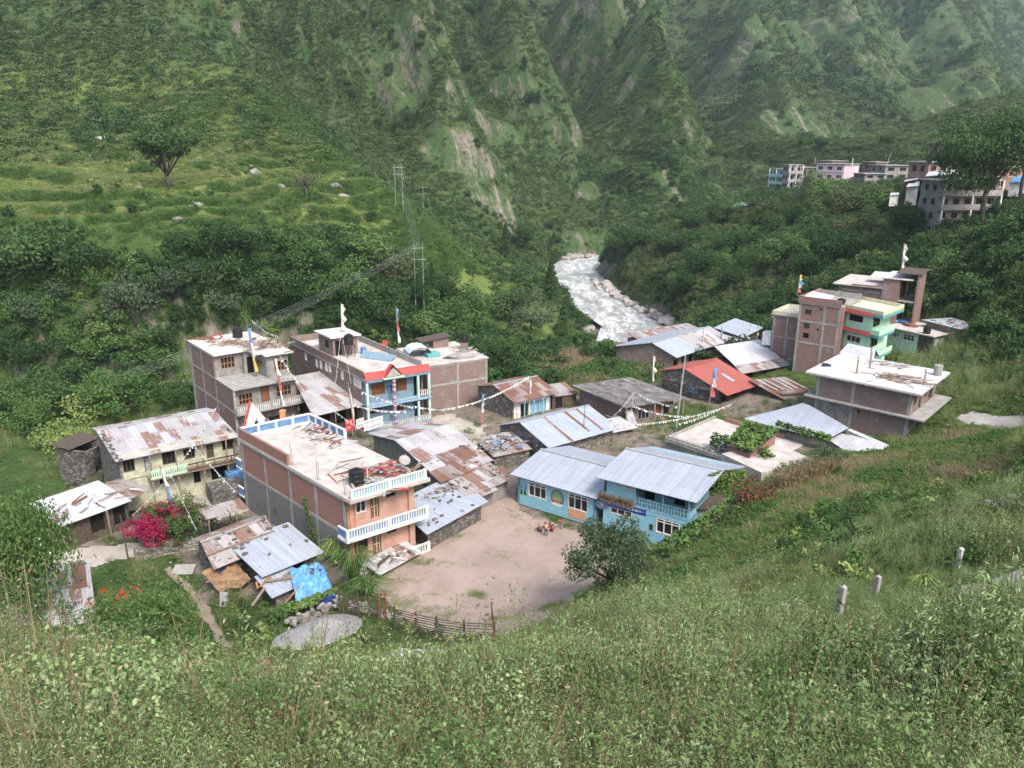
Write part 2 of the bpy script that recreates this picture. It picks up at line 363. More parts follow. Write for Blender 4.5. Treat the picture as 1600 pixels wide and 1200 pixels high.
CREST=[([(620,0,465),(650,120,415),(700,230,365),(760,330,330),(800,395,335)],1),([(760,50,510),(830,120,480),(880,190,450),(900,260,415)],.9),([(950,-60,640),(950,0,600),(970,60,560),(1010,170,500),(1040,230,450),(1055,300,400)],1.3),([(1150,0,850),(1190,120,720),(1230,200,600)],.9),([(1300,0,900),(1330,120,760),(1350,200,620)],.7),([(1450,0,1000),(1490,130,820),(1510,190,680)],1),([(470,0,455),(455,60,420),(450,110,370)],.8),
 ([(840,20,620),(890,120,540),(905,200,460),(912,300,385),(910,385,350)],-1.2),([(400,20,390),(470,150,310),(560,240,275),(640,320,258)],-.8),([(1060,60,800),(1085,200,640),(1108,290,450)],-1.2),([(560,0,450),(590,120,385),(640,230,340),(720,340,320)],-.7),([(700,0,520),(740,120,430),(800,260,380),(850,370,345)],-.8)]
CREST=[([tuple(T(*q)[:2]) for q in l],h) for l,h in CREST]
def crests(x,y):
    r=np.hypot(x,y); o=np.zeros(np.shape(x)); x=x+fbm(x*.02,y*.02,3,7)*14; y=y+fbm(x*.02,y*.02,3,9)*14
    for l,h in CREST:
        d=np.full(np.shape(x),1e9)
        for (ax,ay),(bx,by) in zip(l[:-1],l[1:]):
            t=np.clip(((x-ax)*(bx-ax)+(y-ay)*(by-ay))/((bx-ax)**2+(by-ay)**2),0,1); d=np.minimum(d,np.hypot(x-ax-t*(bx-ax),y-ay-t*(by-ay)))
        w=r*.075; o=o+h*r*.055*np.clip(1-d/w,0,1)**1.3
    return o
def ribs(x,y): s=x*.93+y*.36+fbm(x*.006,y*.006,3,8)*50; return fbm(s*.013,y*.003+x*.001,3,21,True),fbm(s*.045,y*.012,4,31,True)
def Hraw(x,y):
    x=np.atleast_1d(np.asarray(x,float));y=np.atleast_1d(np.asarray(y,float)); sh=x.shape; X=x.ravel();Y=y.ravel(); z=np.empty_like(X)
    for i in range(0,len(X),20000):
        d=np.sqrt((X[i:i+20000,None]-_c[None,:,0])**2+(Y[i:i+20000,None]-_c[None,:,1])**2+.3)
        z[i:i+20000]=d@_w[:_n]+_w[_n]+_w[_n+1]*X[i:i+20000]+_w[_n+2]*Y[i:i+20000]
    z=z.reshape(sh); r=np.hypot(x,y)
    # terraces
    tm=sm(y,150,162)*(1-sm(y,255,300))*sm(-x,-60,0)*sm(z,12,17)
    st=z/2.3+fbm(x*.02,y*.02,3,3)*1.2; fr=st-np.floor(st); z=z+tm*2.1*(sm(fr,.68,.98)-fr+.2)
    # ribs and gullies of the mountains, running down towards the right
    mm=sm(r,300,420)*sm(z,-8,25)
    rb=ribs(x,y); rk=1-.8*sm(x,110,200)*(1-sm(r,600,850))
    z=z+mm*(crests(x,y)+rk*(rb[0]*24+rb[1]*17+fbm(x*.04,y*.04,4,41)*7))
    # gentle lumps elsewhere
    near=1-mm
    z=z+near*(fbm(x*.16,y*.16,3,51)*.35*sm(z,2.5,6)*sm(r,3,14)+fbm(x*.05,y*.05,4,55)*3.5*sm(r,125,165)*sm(z,-14,-5))
    dr=_riv(x,y); bed=-17.2; k=sm(dr,6.3,15); z=np.where(dr<15,bed*(1-k)+np.maximum(z,bed)*k,np.maximum(z,-16.6))
    return z
NA,NRr=560,820
AZ=np.radians(np.linspace(-62,62,NA))
_q=np.linspace(0,1,NRr)
RR=np.interp(_q,[0,.06,.3,.62,.92,1],[.6,4,45,190,900,2400])
_A,_R=np.meshgrid(AZ,RR); GX=_R*np.sin(_A); GY=_R*np.cos(_A)-0.0
GZ=Hraw(GX,GY)
def H(x,y): return samp(GZ,x,y)
def samp(A_,x,y):
    x=np.asarray(x,float);y=np.asarray(y,float); a=np.arctan2(x,y); r=np.hypot(x,y)
    fa=np.clip((a-AZ[0])/(AZ[-1]-AZ[0])*(NA-1),0,NA-1.001); fr_=np.clip(np.interp(r,RR,np.arange(NRr)),0,NRr-1.001)
    i=fr_.astype(int);j=fa.astype(int);u=fr_-i;v=fa-j
    return (A_[i,j]*(1-v)+A_[i,j+1]*v)*(1-u)+(A_[i+1,j]*(1-v)+A_[i+1,j+1]*v)*u
def G(px,py,t0=3,t1=1900):
    """first ground spot seen through a pixel of the photograph"""
    ts=np.exp(np.linspace(math.log(t0),math.log(t1),2500)); r=ray(px,py)/FPX
    X=r[0]*ts;Y=r[1]*ts;Z=CH+r[2]*ts; d=Z-H(X,Y); k=np.argmax(d<0) if (d<0).any() else len(ts)-1
    if k<1: k=1
    a=d[k-1]/(d[k-1]-d[k]+1e-9); a=min(1,max(0,a)); t=ts[k-1]*(1-a)+ts[k]*a
    return np.array([r[0]*t,r[1]*t,float(H(r[0]*t,r[1]*t))])

# which plants or soil cover the ground, as masks on the mesh
def inpoly(x,y,poly):
    c=np.zeros(np.shape(x),bool); n=len(poly)
    for i in range(n):
        x1,y1=poly[i][:2];x2,y2=poly[i-1][:2]
        c^=((y1>y)!=(y2>y))&(x<(x2-x1)*(y-y1)/(y2-y1+1e-12)+x1)
    return c
def gpoly(pts,z=None): return [G(*p)[:2] if z is None else P(p[0],p[1],z)[:2] for p in pts]
gy,gx=np.gradient(GZ); 
slope=np.hypot(np.gradient(GZ,axis=0)/np.maximum(np.gradient(RR)[:,None],1e-3),np.gradient(GZ,axis=1)/(RR[:,None]*(AZ[1]-AZ[0])))
lap=np.zeros_like(GZ)
r=np.hypot(GX,GY)
mount=sm(r,290,360)
rock=sm(slope+fbm(GX*.03,GY*.03,4,61)*1.6,2.1,3.0)*mount*.9
for px,py,rad,st in [(745,205,14,1),(742,230,15,1),(620,100,12,.8),(785,200,12,.8),(770,330,14,1),(650,150,12,.7),(930,300,6,.9),(920,345,5,.9),(905,200,5,.9),(740,170,14,.8),(1200,200,26,.8),(1330,30,40,.7),(1400,120,50,.5),(1480,170,40,.6),(1160,90,40,.8),(985,20,16,.9),(1045,290,10,.7),(1240,190,24,.7),(1500,60,60,.5),(1130,120,30,.6),(640,60,14,.8),(895,400,12,1),(930,400,10,1),(1290,60,45,.6),(1450,60,60,.6)]:
    g=G(px,py); d=np.sqrt((GX-g[0])**2+(GY-g[1])**2+((GZ-g[2])*.45)**2); rock=np.maximum(rock,(1-sm(d+fbm(GX*.08,GY*.08,4,71)*rad*1.6,rad*.5,rad*1.1))*st)
g=G(50,560)
bl=(1-sm(r,150,165))*sm(r,122,128)*sm(-GX,20,30); rock=np.maximum(rock,bl*sm(fbm(GX*.09,GY*.09+GZ*.1,4,91),.25,.5)*.45)
dr=_riv(GX,GY); rock=np.maximum(rock,(1-sm(dr,11,14)))
dirt=None
ter=sm(GY,148,160)*(1-sm(GY,260,320))*sm(-GX,-75,-20)*sm(GZ,6,14)
spur=sm(r,185,200)*(1-sm(r,275,295))*sm(GX,-45,-30)*(1-sm(GX,8,14))
dirt=(1-sm(GZ,2.2,4.2))*(1-sm(r,100,108))*sm(r,50,56)*sm(fbm(GX*.12,GY*.12,4,95)+.25,-.1,.3)*.8*(1-.85*sm(-GX,34,38))
fld=np.zeros_like(GZ)
fp=gpoly([(1060,880),(1180,775),(1370,700),(1490,655),(1600,610),(1600,720),(1400,790),(1300,850),(1200,880),(1080,930),(990,950)])
fld=np.where(inpoly(GX,GY,fp),1.,0.)
m2=gpoly([(770,590),(960,545),(1060,555),(960,590),(800,610)]); mead=np.where(inpoly(GX,GY,m2),1.,0.)
fld=np.maximum(fld,mead*.8)
GATT=dict(rock=rock.ravel(),ter=np.clip(np.maximum(ter,spur*.9),0,1).ravel(),dirt=dirt.ravel(),fld=fld.ravel(),mount=mount.ravel())
def groundm(n,b):
    v=n.geo(); 
    g1=n.noise(v,.35,5,.65); g2=n.noise(v,2.5,5,.7); gg=n.math('ADD',n.math('MULTIPLY',g1,.5),n.math('MULTIPLY',g2,.5))
    grass=n.ramp(gg,[(.36,(.026,.05,.015)),(.5,(.052,.09,.026)),(.64,(.09,.125,.04))])
    m1=n.noise(v,.09,6,.75); m3=n.noise(v,.5,5,.7); mm=n.math('ADD',n.math('MULTIPLY',m1,.5),n.math('MULTIPLY',m3,.5))
    mou=n.ramp(mm,[(.38,(.02,.052,.016)),(.5,(.042,.082,.026)),(.62,(.08,.115,.043))])
    te=n.ramp(gg,[(.36,(.075,.12,.026)),(.5,(.13,.18,.046)),(.63,(.20,.205,.08))])
    fe=n.ramp(n.noise(v,1.3,6,.75),[(.40,(.07,.125,.03)),(.56,(.12,.165,.05)),(.66,(.20,.18,.09)),(.78,(.30,.23,.15))])
    di=n.ramp(n.noise(v,.8,5,.7),[(.35,(.14,.115,.09)),(.65,(.26,.22,.185))])
    sx=n.N('SeparateXYZ'); n.L(v,sx.inputs[0]); cx=n.N('CombineXYZ'); n.L(n.math('ADD',n.math('MULTIPLY',sx.outputs[0],.93),n.math('MULTIPLY',sx.outputs[1],.36)),cx.inputs[0]); n.L(n.math('MULTIPLY',sx.outputs[2],.16),cx.inputs[1]); stk=n.noise(cx.outputs[0],.22,6,.75)
    ro=n.ramp(n.noise(n.coord('Object',(.6,.6,.14)),.9,6,.75),[(.35,(.09,.078,.062)),(.55,(.19,.168,.135)),(.7,(.30,.27,.23))])
    mou=n.mix(n.ramp(stk,[(.42,0.),(.66,.7)]),mou,(.095,.095,.05)); col=n.mix(n.attr('mount'),grass,mou); col=n.mix(n.attr('ter'),col,te); col=n.mix(n.attr('fld'),col,fe)
    col=n.mix(n.ramp(n.math('ADD',n.attr('dirt'),n.math('MULTIPLY',n.math('SUBTRACT',g2,.5),.9)),[(.4,0.),(.6,1.)]),col,di)
    col=n.mix(n.ramp(n.math('ADD',n.attr('rock'),n.math('ADD',n.math('MULTIPLY',n.math('SUBTRACT',m3,.5),1.2),n.math('MULTIPLY',n.math('SUBTRACT',stk,.56),5.))),[(.45,0.),(.95,1.)]),col,ro)
    n.L(col,b.inputs['Base Color']); n.bump(n.noise(v,1.2,6,.7),b,1,.5)
ROCK=rock.copy()
M['ground']=mat('ground_cover',rough=.95,spec=.1,build=groundm)
_i=(np.arange(NRr-1)[:,None]*NA+np.arange(NA-1)[None]).ravel()
V=np.c_[GX.ravel(),GY.ravel(),GZ.ravel()]
ground=meshnp('ground',V,np.c_[_i,_i+1,_i+NA+1,_i+NA],M['ground'],GATT,smooth=True); meta(ground,kind='structure')
# river
def rw(n,b):
    v=n.coord('Object',(1,.35,1)); t=n.noise(v,.35,7,.75); t2=n.noise(n.coord('Object',(1,.6,1)),1.6,5,.7)
    s=n.math('ADD',n.math('MULTIPLY',t,.6),n.math('MULTIPLY',t2,.4))
    n.L(n.ramp(s,[(.40,(.20,.21,.20)),(.5,(.36,.37,.36)),(.58,(.72,.73,.73))]),b.inputs['Base Color']); n.bump(s,b,.9,.6)
M['river']=mat('white_water',rough=.35,build=rw)
V=[];Q=[]
pts=RIV[::-1]; N=0
for i in range(len(pts)-1):
    for k in range(6):
        f=k/6; N+=1
        a=np.array(pts[i]);b_=np.array(pts[i+1]); p=a*(1-f)+b_*f; d=(b_-a)/np.linalg.norm(b_-a); nn=np.array([-d[1],d[0]])
        for j in range(13): q=p+nn*(j-6)*1.6; V.append((q[0],q[1],-15.9+.28*float(fbm(q[0]*.3,q[1]*.3,3,3))))
Q=[(i*13+j,i*13+j+1,(i+1)*13+j+1,(i+1)*13+j) for i in range(N-1) for j in range(12)]
meta(meshnp('river',V,Q,M['river'],smooth=True),kind='structure')

# ---------------------------------------------------------------- bare ground sheets laid on the terrain
def drape(name,px,m,cell=.3,off=.05,edge=.6,seed=1,kind='structure',world=None,label=None,cat=None,holes=.0,hs=.35):
    pl=world or gpoly(px); xs=[p[0] for p in pl];ys=[p[1] for p in pl]
    X,Y=np.meshgrid(np.arange(min(xs)-1,max(xs)+1,cell),np.arange(min(ys)-1,max(ys)+1,cell)); 
    cx=(X[:-1,:-1]+cell/2);cy=(Y[:-1,:-1]+cell/2); jx=cx+fbm(cx*.5,cy*.5,4,seed)*edge*2;jy=cy+fbm(cx*.5,cy*.5,4,seed+9)*edge*2
    k=inpoly(jx,jy,pl)
    if holes: k&=fbm(cx*hs,cy*hs,5,seed+4)<holes
    i,j=np.nonzero(k); nx=X.shape[1]; q=np.c_[i*nx+j,i*nx+j+1,(i+1)*nx+j+1,(i+1)*nx+j]; u,inv=np.unique(q,return_inverse=True); V=np.c_[X.ravel()[u],Y.ravel()[u]]; V=np.c_[V,H(V[:,0],V[:,1])+off]
    o=meshnp(name,V,inv.reshape(-1,4),m,smooth=True); meta(o,label,cat,None,kind); return o
def strip(pts,w):
    """world outline of a path of width w through ground spots"""
    P_=[np.array(G(*p)[:2]) for p in pts]; L=[];R=[]
    for i,p in enumerate(P_):
        d=P_[min(i+1,len(P_)-1)]-P_[max(i-1,0)]; d/=np.linalg.norm(d)+1e-9; n=np.array([-d[1],d[0]])*w/2; L.append(p+n);R.append(p-n)
    return [tuple(q) for q in L+R[::-1]]
def soil(c1,c2,c3,sc_=1.2,peb=.5):
    def f(n,b):
        v=n.geo(); t=n.noise(v,.35,5,.7); t2=n.noise(v,sc_*6,4,.7); col=n.ramp(t,[(.35,c1),(.62,c2)]); col=n.mix(n.ramp(t2,[(.55,0.),(.75,peb)]),col,c3); n.L(col,b.inputs['Base Color']); n.bump(t2,b,.4,.03)
    return f
M['yard']=mat('pinkish_dry_earth',rough=.95,spec=.1,build=soil((.25,.195,.165),(.315,.25,.215),(.17,.13,.105),1.1,.35))
M['path']=mat('pale_trodden_earth',rough=.95,spec=.1,build=soil((.27,.24,.20),(.42,.38,.33),(.20,.17,.14),1.2,.5))
M['roadm']=mat('grey_gravel_road',rough=.95,spec=.1,build=soil((.26,.24,.22),(.38,.355,.33),(.18,.165,.15),2.5,.7))
M['gravel']=mat('grey_gravel',rough=.95,spec=.1,build=soil((.19,.185,.185),(.30,.29,.29),(.10,.095,.095),3.5,.9))
drape('courtyard',[(560,915),(600,888),(655,858),(668,842),(757,790),(800,760),(812,800),(900,830),(1070,870),(1030,885),(965,900),(920,930),(880,955),(800,992),(740,992),(650,975),(600,935)],M['yard'],.3,seed=3,edge=.5)
drape('village_lane',[(0,905),(60,868),(200,848),(290,838),(318,800),(300,775),(330,750),(375,750),(384,800),(330,822),(300,856),(240,866),(130,884),(40,912),(0,925)],M['path'],.3,seed=5,edge=.7)
drape('grass_yard_path',[(672,655),(700,648),(760,668),(770,690),(740,700),(700,690),(665,668)],M['path'],.35,seed=6,edge=.8)
drape('side_patch',[(95,795),(140,768),(175,772),(150,790),(110,812)],M['path'],.35,seed=7,edge=.8)
M['brownpath']=mat('brown_trodden_earth',rough=.95,spec=.1,build=soil((.20,.155,.115),(.29,.235,.185),(.14,.11,.08),1.2,.5))
drape('footpath',None,M['brownpath'],.14,seed=8,edge=.18,world=strip([(258,888),(290,915),(318,950),(335,985),(352,1015),(372,1034),(405,1044),(440,1048)],.6))
drape('gravel_road',[(1462,942),(1500,918),(1560,905),(1620,880),(1640,960),(1600,985),(1560,950),(1520,938)],M['roadm'],.12,seed=9,edge=.3)
drape('upper_road',[(1490,652),(1520,644),(1620,650),(1620,672),(1540,665),(1500,663)],M['roadm'],.25,seed=10,edge=.4)
drape('hill_path',None,M['path'],.2,seed=12,edge=.3,world=strip([(1468,402),(1460,430),(1448,450),(1434,470),(1420,486)],1.0))

# ---------------------------------------------------------------- building kit
class Bd:
    """a building: local x runs along the front from A to B, local y back from the front, z up; origin on the ground at A"""
    def __init__(s,name,label,A,B,zr,zg,cat='house',group=None,C=None,W=None):
        a=P(*A,zr) if len(A)==2 else T(*A);b=P(*B,zr) if len(B)==2 else T(*B); d=(b-a)[:2]; s.L=float(np.hypot(*d)); s.u=d/s.L; s.n=np.array([-s.u[1],s.u[0]]); s.o=a[:2].copy(); s.zg=zg; s.h=zr-zg
        s.k=0.
        if C is not None:
            cc=(P(*C,zr)-a)[:2]; W_=float(cc@s.n); s.k=float(cc@s.u)/W_
            if abs(s.k)>.3: s.k=math.copysign(.3,s.k)
            W=W or W_
        s.m=s.n+s.k*s.u; s.gz0=0
        s.W=W; s.root=thing(name,label,cat,(s.o[0],s.o[1],zg),math.atan2(s.u[1],s.u[0]),group)
    def loc(s,w): d=np.array(w[:2])-s.o; y=float(d@s.n); return (float(d@s.u)-s.k*y,y,float(w[2]-s.zg))
    def w(s,x,y,z): p=s.o+s.u*x+s.m*y; return (float(p[0]),float(p[1]),s.zg+z)
    @property
    def rz(s): return math.atan2(s.u[1],s.u[0])
    def pf(s,px,py,y=0.):            # spot on a plane parallel to the front, y behind it -> (x,z)
        r=ray(px,py); o=np.array([0,0,CH]); q=s.o+s.n*y; k=(q-o[:2])@s.n/(r[:2]@s.n); w_=o+r*k; l=s.loc(w_); return l[0],l[2]
    def ps(s,px,py,x=0.):            # spot on a side plane -> (y,z)
        r=ray(px,py); q=s.o+s.u*x; nn=np.array([-s.m[1],s.m[0]]); k=(q@nn)/(r[:2]@nn); w_=np.array([0,0,CH])+r*k; l=s.loc(w_); return l[1],l[2]
    def pz(s,px,py,z): return s.loc(P(px,py,s.zg+z))
    def part(s,name,mb,m,parent=None,smooth=False):
        if s.k: mb.v=[(x+s.k*y,y,z) for x,y,z in mb.v]
        return mb.build(name,m,parent or s.root,smooth)
    def op(s,Z,x0,y0,x1,y1,st,side='f',at=0.):
        f=s.pf if side in 'fb' else s.ps
        p=f(Z[0]+x0/Z[2],Z[1]+y0/Z[2],at); q=f(Z[0]+x1/Z[2],Z[1]+y1/Z[2],at)
        return (min(p[0],q[0]),max(p[0],q[0]),min(p[1],q[1]),max(p[1],q[1]),st)
    def wall(s,side,a0,a1,z0,z1,m,at,ops=(),t=.22,name='wall',mb=None,win=True):
        """one wall with real openings. side f/b: runs in x at y=at; l/r: runs in y at x=at. ops: (a0,a1,z0,z1,style)"""
        own=mb is None; mb=mb or MB(); out={'f':-1,'b':1,'l':-1,'r':1}[side]
        ops=[(max(a0+.05,min(o[0],o[1])),min(a1-.05,max(o[0],o[1])),max(z0+.02,min(o[2],o[3])),min(z1-.05,max(o[2],o[3])),o[4]) for o in ops]
        ops=[o for o in ops if o[1]-o[0]>.1 and o[3]-o[2]>.1]
        xs=sorted({a0,a1,*[o[0] for o in ops],*[o[1] for o in ops]}); zs=sorted({z0,z1,*[o[2] for o in ops],*[o[3] for o in ops]})
        def pt(a,d,z): return (a,at-out*d,z) if side in 'fb' else (at-out*d,a,z)
        flip=(side in 'br')
        def q(*p): mb.add(p if not flip else p[::-1],[(0,1,2,3)]) if side in 'fb' else mb.add(p[::-1] if not flip else p,[(0,1,2,3)])
        for i in range(len(xs)-1):
            for j in range(len(zs)-1):
                cx=(xs[i]+xs[i+1])/2;cz=(zs[j]+zs[j+1])/2
                if any(o[0]<cx<o[1] and o[2]<cz<o[3] for o in ops): continue
                q(pt(xs[i],0,zs[j]),pt(xs[i+1],0,zs[j]),pt(xs[i+1],0,zs[j+1]),pt(xs[i],0,zs[j+1]))
                q(pt(xs[i+1],t,zs[j]),pt(xs[i],t,zs[j]),pt(xs[i],t,zs[j+1]),pt(xs[i+1],t,zs[j+1]))
        for o in ops:
            for (p0,p1) in (((o[0],o[2]),(o[0],o[3])),((o[1],o[3]),(o[1],o[2])),((o[0],o[3]),(o[1],o[3])),((o[1],o[2]),(o[0],o[2]))):
                q(pt(p0[0],0,p0[1]),pt(p0[0],t,p0[1]),pt(p1[0],t,p1[1]),pt(p1[0],0,p1[1]))
        for a in (a0,a1): mb.add([pt(a,0,z0),pt(a,t,z0),pt(a,t,z1),pt(a,0,z1)],[(0,1,2,3)])
        mb.add([pt(a0,0,z1),pt(a1,0,z1),pt(a1,t,z1),pt(a0,t,z1)],[(0,1,2,3) if side in 'fr' else (3,2,1,0)])
        if own: s.part(name,mb,m)
        if win:
            for o in ops: s.window(pt,o)
        return mb
    def window(s,pt,o):
        a0,a1,z0,z1,st=o; st=st.split(':'); kind=st[0]; fm=M[st[1]] if len(st)>1 else M['wood']; nm=int(st[2]) if len(st)>2 and kind=='win' else 2; nt_=float(st[3]) if len(st)>3 and kind=='win' else 0
        w=.07
        def bx(mb,b0,b1,d0,d1,c0,c1):
            p=pt(b0,d0,c0);q=pt(b1,d1,c1); mb.box(p[0],q[0],p[1],q[1],p[2],q[2])
        if kind=='open': return
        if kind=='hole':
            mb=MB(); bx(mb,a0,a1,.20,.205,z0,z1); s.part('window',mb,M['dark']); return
        if kind=='door':
            mb=MB()
            for b in ((a0,a0+w),(a1-w,a1)): bx(mb,b[0],b[1],-.02,.10,z0,z1)
            bx(mb,a0+w,a1-w,-.02,.10,z1-w,z1)
            d=s.part('door',mb,M[st[2]] if len(st)>2 else M['timberd']); p=MB(); bx(p,a0+w,a1-w,.07,.11,z0,z1-w); s.part('panel',p,fm,d)
            if len(st)>3:
                k=MB(); m_=(a0+a1)/2
                for b in ((a0+w,a0+w+.05),(m_-.03,m_+.03),(a1-w-.05,a1-w)): bx(k,b[0],b[1],.045,.07,z0,z1-w)
                zz=(z0+z1)/2; bx(k,a0+w,a1-w,.04,.069,zz-.03,zz+.03); s.part('trim',k,M[st[3]],d)
            return
        mb=MB()
        for b in ((a0,a0+w),(a1-w,a1)): bx(mb,b[0],b[1],-.025,.09,z0,z1)
        for c in ((z0,z0+w),(z1-w,z1)): bx(mb,a0+w,a1-w,-.025,.09,*c)
        for i in range(1,nm): x=a0+(a1-a0)*i/nm; bx(mb,x-.03,x+.03,-.01,.08,z0+w,z1-w)
        if nt_: zz=z0+(z1-z0)*nt_; bx(mb,a0+w,a1-w,0,.075,zz-.025,zz+.025)
        f=s.part('window',mb,fm); p=MB(); bx(p,a0+w*.5,a1-w*.5,.10,.13,z0+w*.5,z1-w*.5); s.part('pane',p,M[st[4]] if len(st)>4 else M['glass'],f)
    def shell(s,x0,x1,y0,y1,z0,z1,m,ops={},t=.22,sides='flrb',mats={}):
        """four walls; ops given per side"""
        mb=MB()
        for sd in sides:
            a=(x0,x1) if sd in 'fb' else (y0,y1)
            if sd in 'lr': a=(a[0]+t,a[1]-t) if True else a
            at={'f':y0,'b':y1,'l':x0,'r':x1}[sd]
            if sd in mats: s.wall(sd,a[0],a[1],z0,z1,mats[sd],at,ops.get(sd,()),t)
            else: s.wall(sd,a[0],a[1],z0,z1,m,at,ops.get(sd,()),t,mb=mb)
        if mb.f: s.part('wall',mb,m)
    def slab(s,x0,x1,y0,y1,z,th,m,name='roof'):
        return s.part(name,MB().box(x0,x1,y0,y1,z-th,z),m)
    def gable(s,x0,x1,y0,y1,ze,zr,m,yr=None,ov=.5,th=.06,zb=None,wallm=None,wx=None,wy=None,name='roof',stones=0,gm=None):
        """gable roof, ridge along x; zb height of the back eave"""
        yr=(y0+y1)/2 if yr is None else yr; zb=ze if zb is None else zb
        mb=MB(); mb.slab([(x0,y0,ze),(x1,y0,ze),(x1,yr,zr),(x0,yr,zr)],th); mb.slab([(x0,yr+.003,zr),(x1,yr+.003,zr),(x1,y1,zb),(x0,y1,zb)],th)
        ro=s.part(name,mb,m)
        rc=MB(); rc.bar((x0-.02,yr,zr+.02),(x1+.02,yr,zr+.02),.36,.05); s.part('ridge_cap',rc,gm or M['metal'],ro)
        if wallm:
            g=MB(); wy=wy or (y0+ov,y1-ov); wx=wx or (x0+ov,x1-ov)
            zf=lambda y: (ze+(zr-ze)*(y-y0)/(yr-y0) if y<yr else zr+(zb-zr)*(y-yr)/(y1-yr))-th-.02
            for xa in (wx[0],wx[1]-.22):
                V=[]; 
                for xx in (xa,xa+.22):
                    V+=[(xx,wy[0]+.0,s.gz0),(xx,wy[1],s.gz0),(xx,wy[1],max(s.gz0+.01,zf(wy[1]))),(xx,yr,zf(yr)),(xx,wy[0],max(s.gz0+.01,zf(wy[0])))]
                g.add(V,[(0,1,2,3,4)[::-1],(5,6,7,8,9),(0,5,9,4)[::-1],(1,2,7,6)[::-1],(4,9,8,3)[::-1],(3,8,7,2)[::-1]])
            s.part('gable_wall',g,wallm)
        return ro
    def shed(s,x0,x1,y0,y1,zf,zb,m,th=.05,name='roof',zf2=None,zb2=None):
        zf2=zf if zf2 is None else zf2; zb2=zb if zb2 is None else zb2
        return s.part(name,MB().slab([(x0,y0,zf),(x1,y0,zf2),(x1,y1,zb2),(x0,y1,zb)],th),m)
    def stones(s,ro,n,f,seed=1,m='stoned'):
        """loose stones holding the tin down: f(u,v)->local spot"""
        r=random.Random(seed)
        for i in range(n):
            u,v=r.random(),r.random(); p=f(u,v); stone_at(s,p,r.uniform(.12,.24),r)
    def rail(s,p0,p1,z,h,m,m2=None,n=None,name='balustrade',post=True,back=None):
        """balustrade between two local spots; m rails, m2 balusters"""
        a=Vector((p0[0],p0[1],z));b=Vector((p1[0],p1[1],z)); L=(b-a).length; mb=MB(); Z=Vector((0,0,1))
        mb.bar(a+Z*(h-.05),b+Z*(h-.05),.16,.1); mb.bar(a+Z*.07,b+Z*.07,.14,.14)
        if post:
            for q in (a,b,(a+b)/2): mb.bar(q+Z*.02,q+Z*(h+.03),.2,.2)
        o=s.part(name,mb,m)
        n=n or int(L/.22); k=MB()
        for i in range(n):
            q=a+(b-a)*((i+.5)/n); k.bar(q+Z*.14,q+Z*(h-.1),.08,.08)
        s.part('balusters',k,m2 or m,o)
        if back:
            d=(b-a).normalized(); nn=Vector((-d.y,d.x,0))*.03; k=MB().bar(a+nn+Z*.14,b+nn+Z*(.14),.02,.02); k=MB(); q0=a+nn+Z*.14;q1=b+nn+Z*.14;q2=b+nn+Z*(h-.1);q3=a+nn+Z*(h-.1)
            k.slab([q0,q1,q2,q3],.02); s.part('infill',k,back,o)
        return o
def rockmesh(name,seed,m,sub=2,flat=.7):
    bm=bmesh.new(); bmesh.ops.create_icosphere(bm,subdivisions=sub,radius=1); r=random.Random(seed)
    sx,sy,sz=r.uniform(.8,1.3),r.uniform(.7,1.1),flat*r.uniform(.8,1.1); pl=[(Vector((r.gauss(0,1),r.gauss(0,1),r.gauss(0,1))).normalized(),r.uniform(.55,.85)) for _ in range(9)]
    for v in bm.verts:
        c=v.co.copy()
        for n,d in pl:
            k=c.dot(n)
            if k>d: c-=n*(k-d)
        c*=1+r.uniform(-.05,.05); v.co=Vector((c.x*sx,c.y*sy,c.z*sz))
    me=bpy.data.meshes.new(name); bm.to_mesh(me); bm.free(); me.materials.append(m)
    return me
SM=[rockmesh('roof_stone',40+i,M['stoned'],1,.55) for i in range(3)]+[rockmesh('roof_stone',50,M['rock'],1,.5)]
STN=[]
def stone_at(b,p,s_,r,group=None,label=None):
    m=b.root.matrix_basis if False else None
    o=bpy.data.objects.new('roof_stone',r.choice(SM)); COL.objects.link(o)
    q=b.w(*p); o.location=(q[0],q[1],q[2]+s_*.3); o.scale=(s_*1.3,s_,s_); o.rotation_euler=(0,0,r.uniform(0,6))
    meta(o,label or b.stlabel,'stone',b.stgroup); return o
def obj_at(name,me,loc,label,cat,group=None,rz=0,sc_=(1,1,1),tilt=(0,0)):
    o=bpy.data.objects.new(name,me); COL.objects.link(o); o.location=loc; o.rotation_euler=(tilt[0],tilt[1],rz); o.scale=sc_ if hasattr(sc_,'__len__') else (sc_,)*3
    return meta(o,label,cat,group)
def wtank(loc,label,r=.55,h=1.3,group='black water tanks'):
    t=thing('water_tank',label,'water tank',loc,0,group)
    b=MB(); b.tube([(0,0,0),(0,0,h*.32),(0,0,h*.34),(0,0,h*.36),(0,0,h*.62),(0,0,h*.64),(0,0,h*.66),(0,0,h*.86),(0,0,h*.96)],[r,r,r*1.03,r,r,r*1.03,r,r,r*.62],16)
    b.build('tank_body',M['black'],t); MB().tube([(0,0,h*.96),(0,0,h*1.02)],[r*.4,r*.38],12).build('lid',M['black'],t); return t
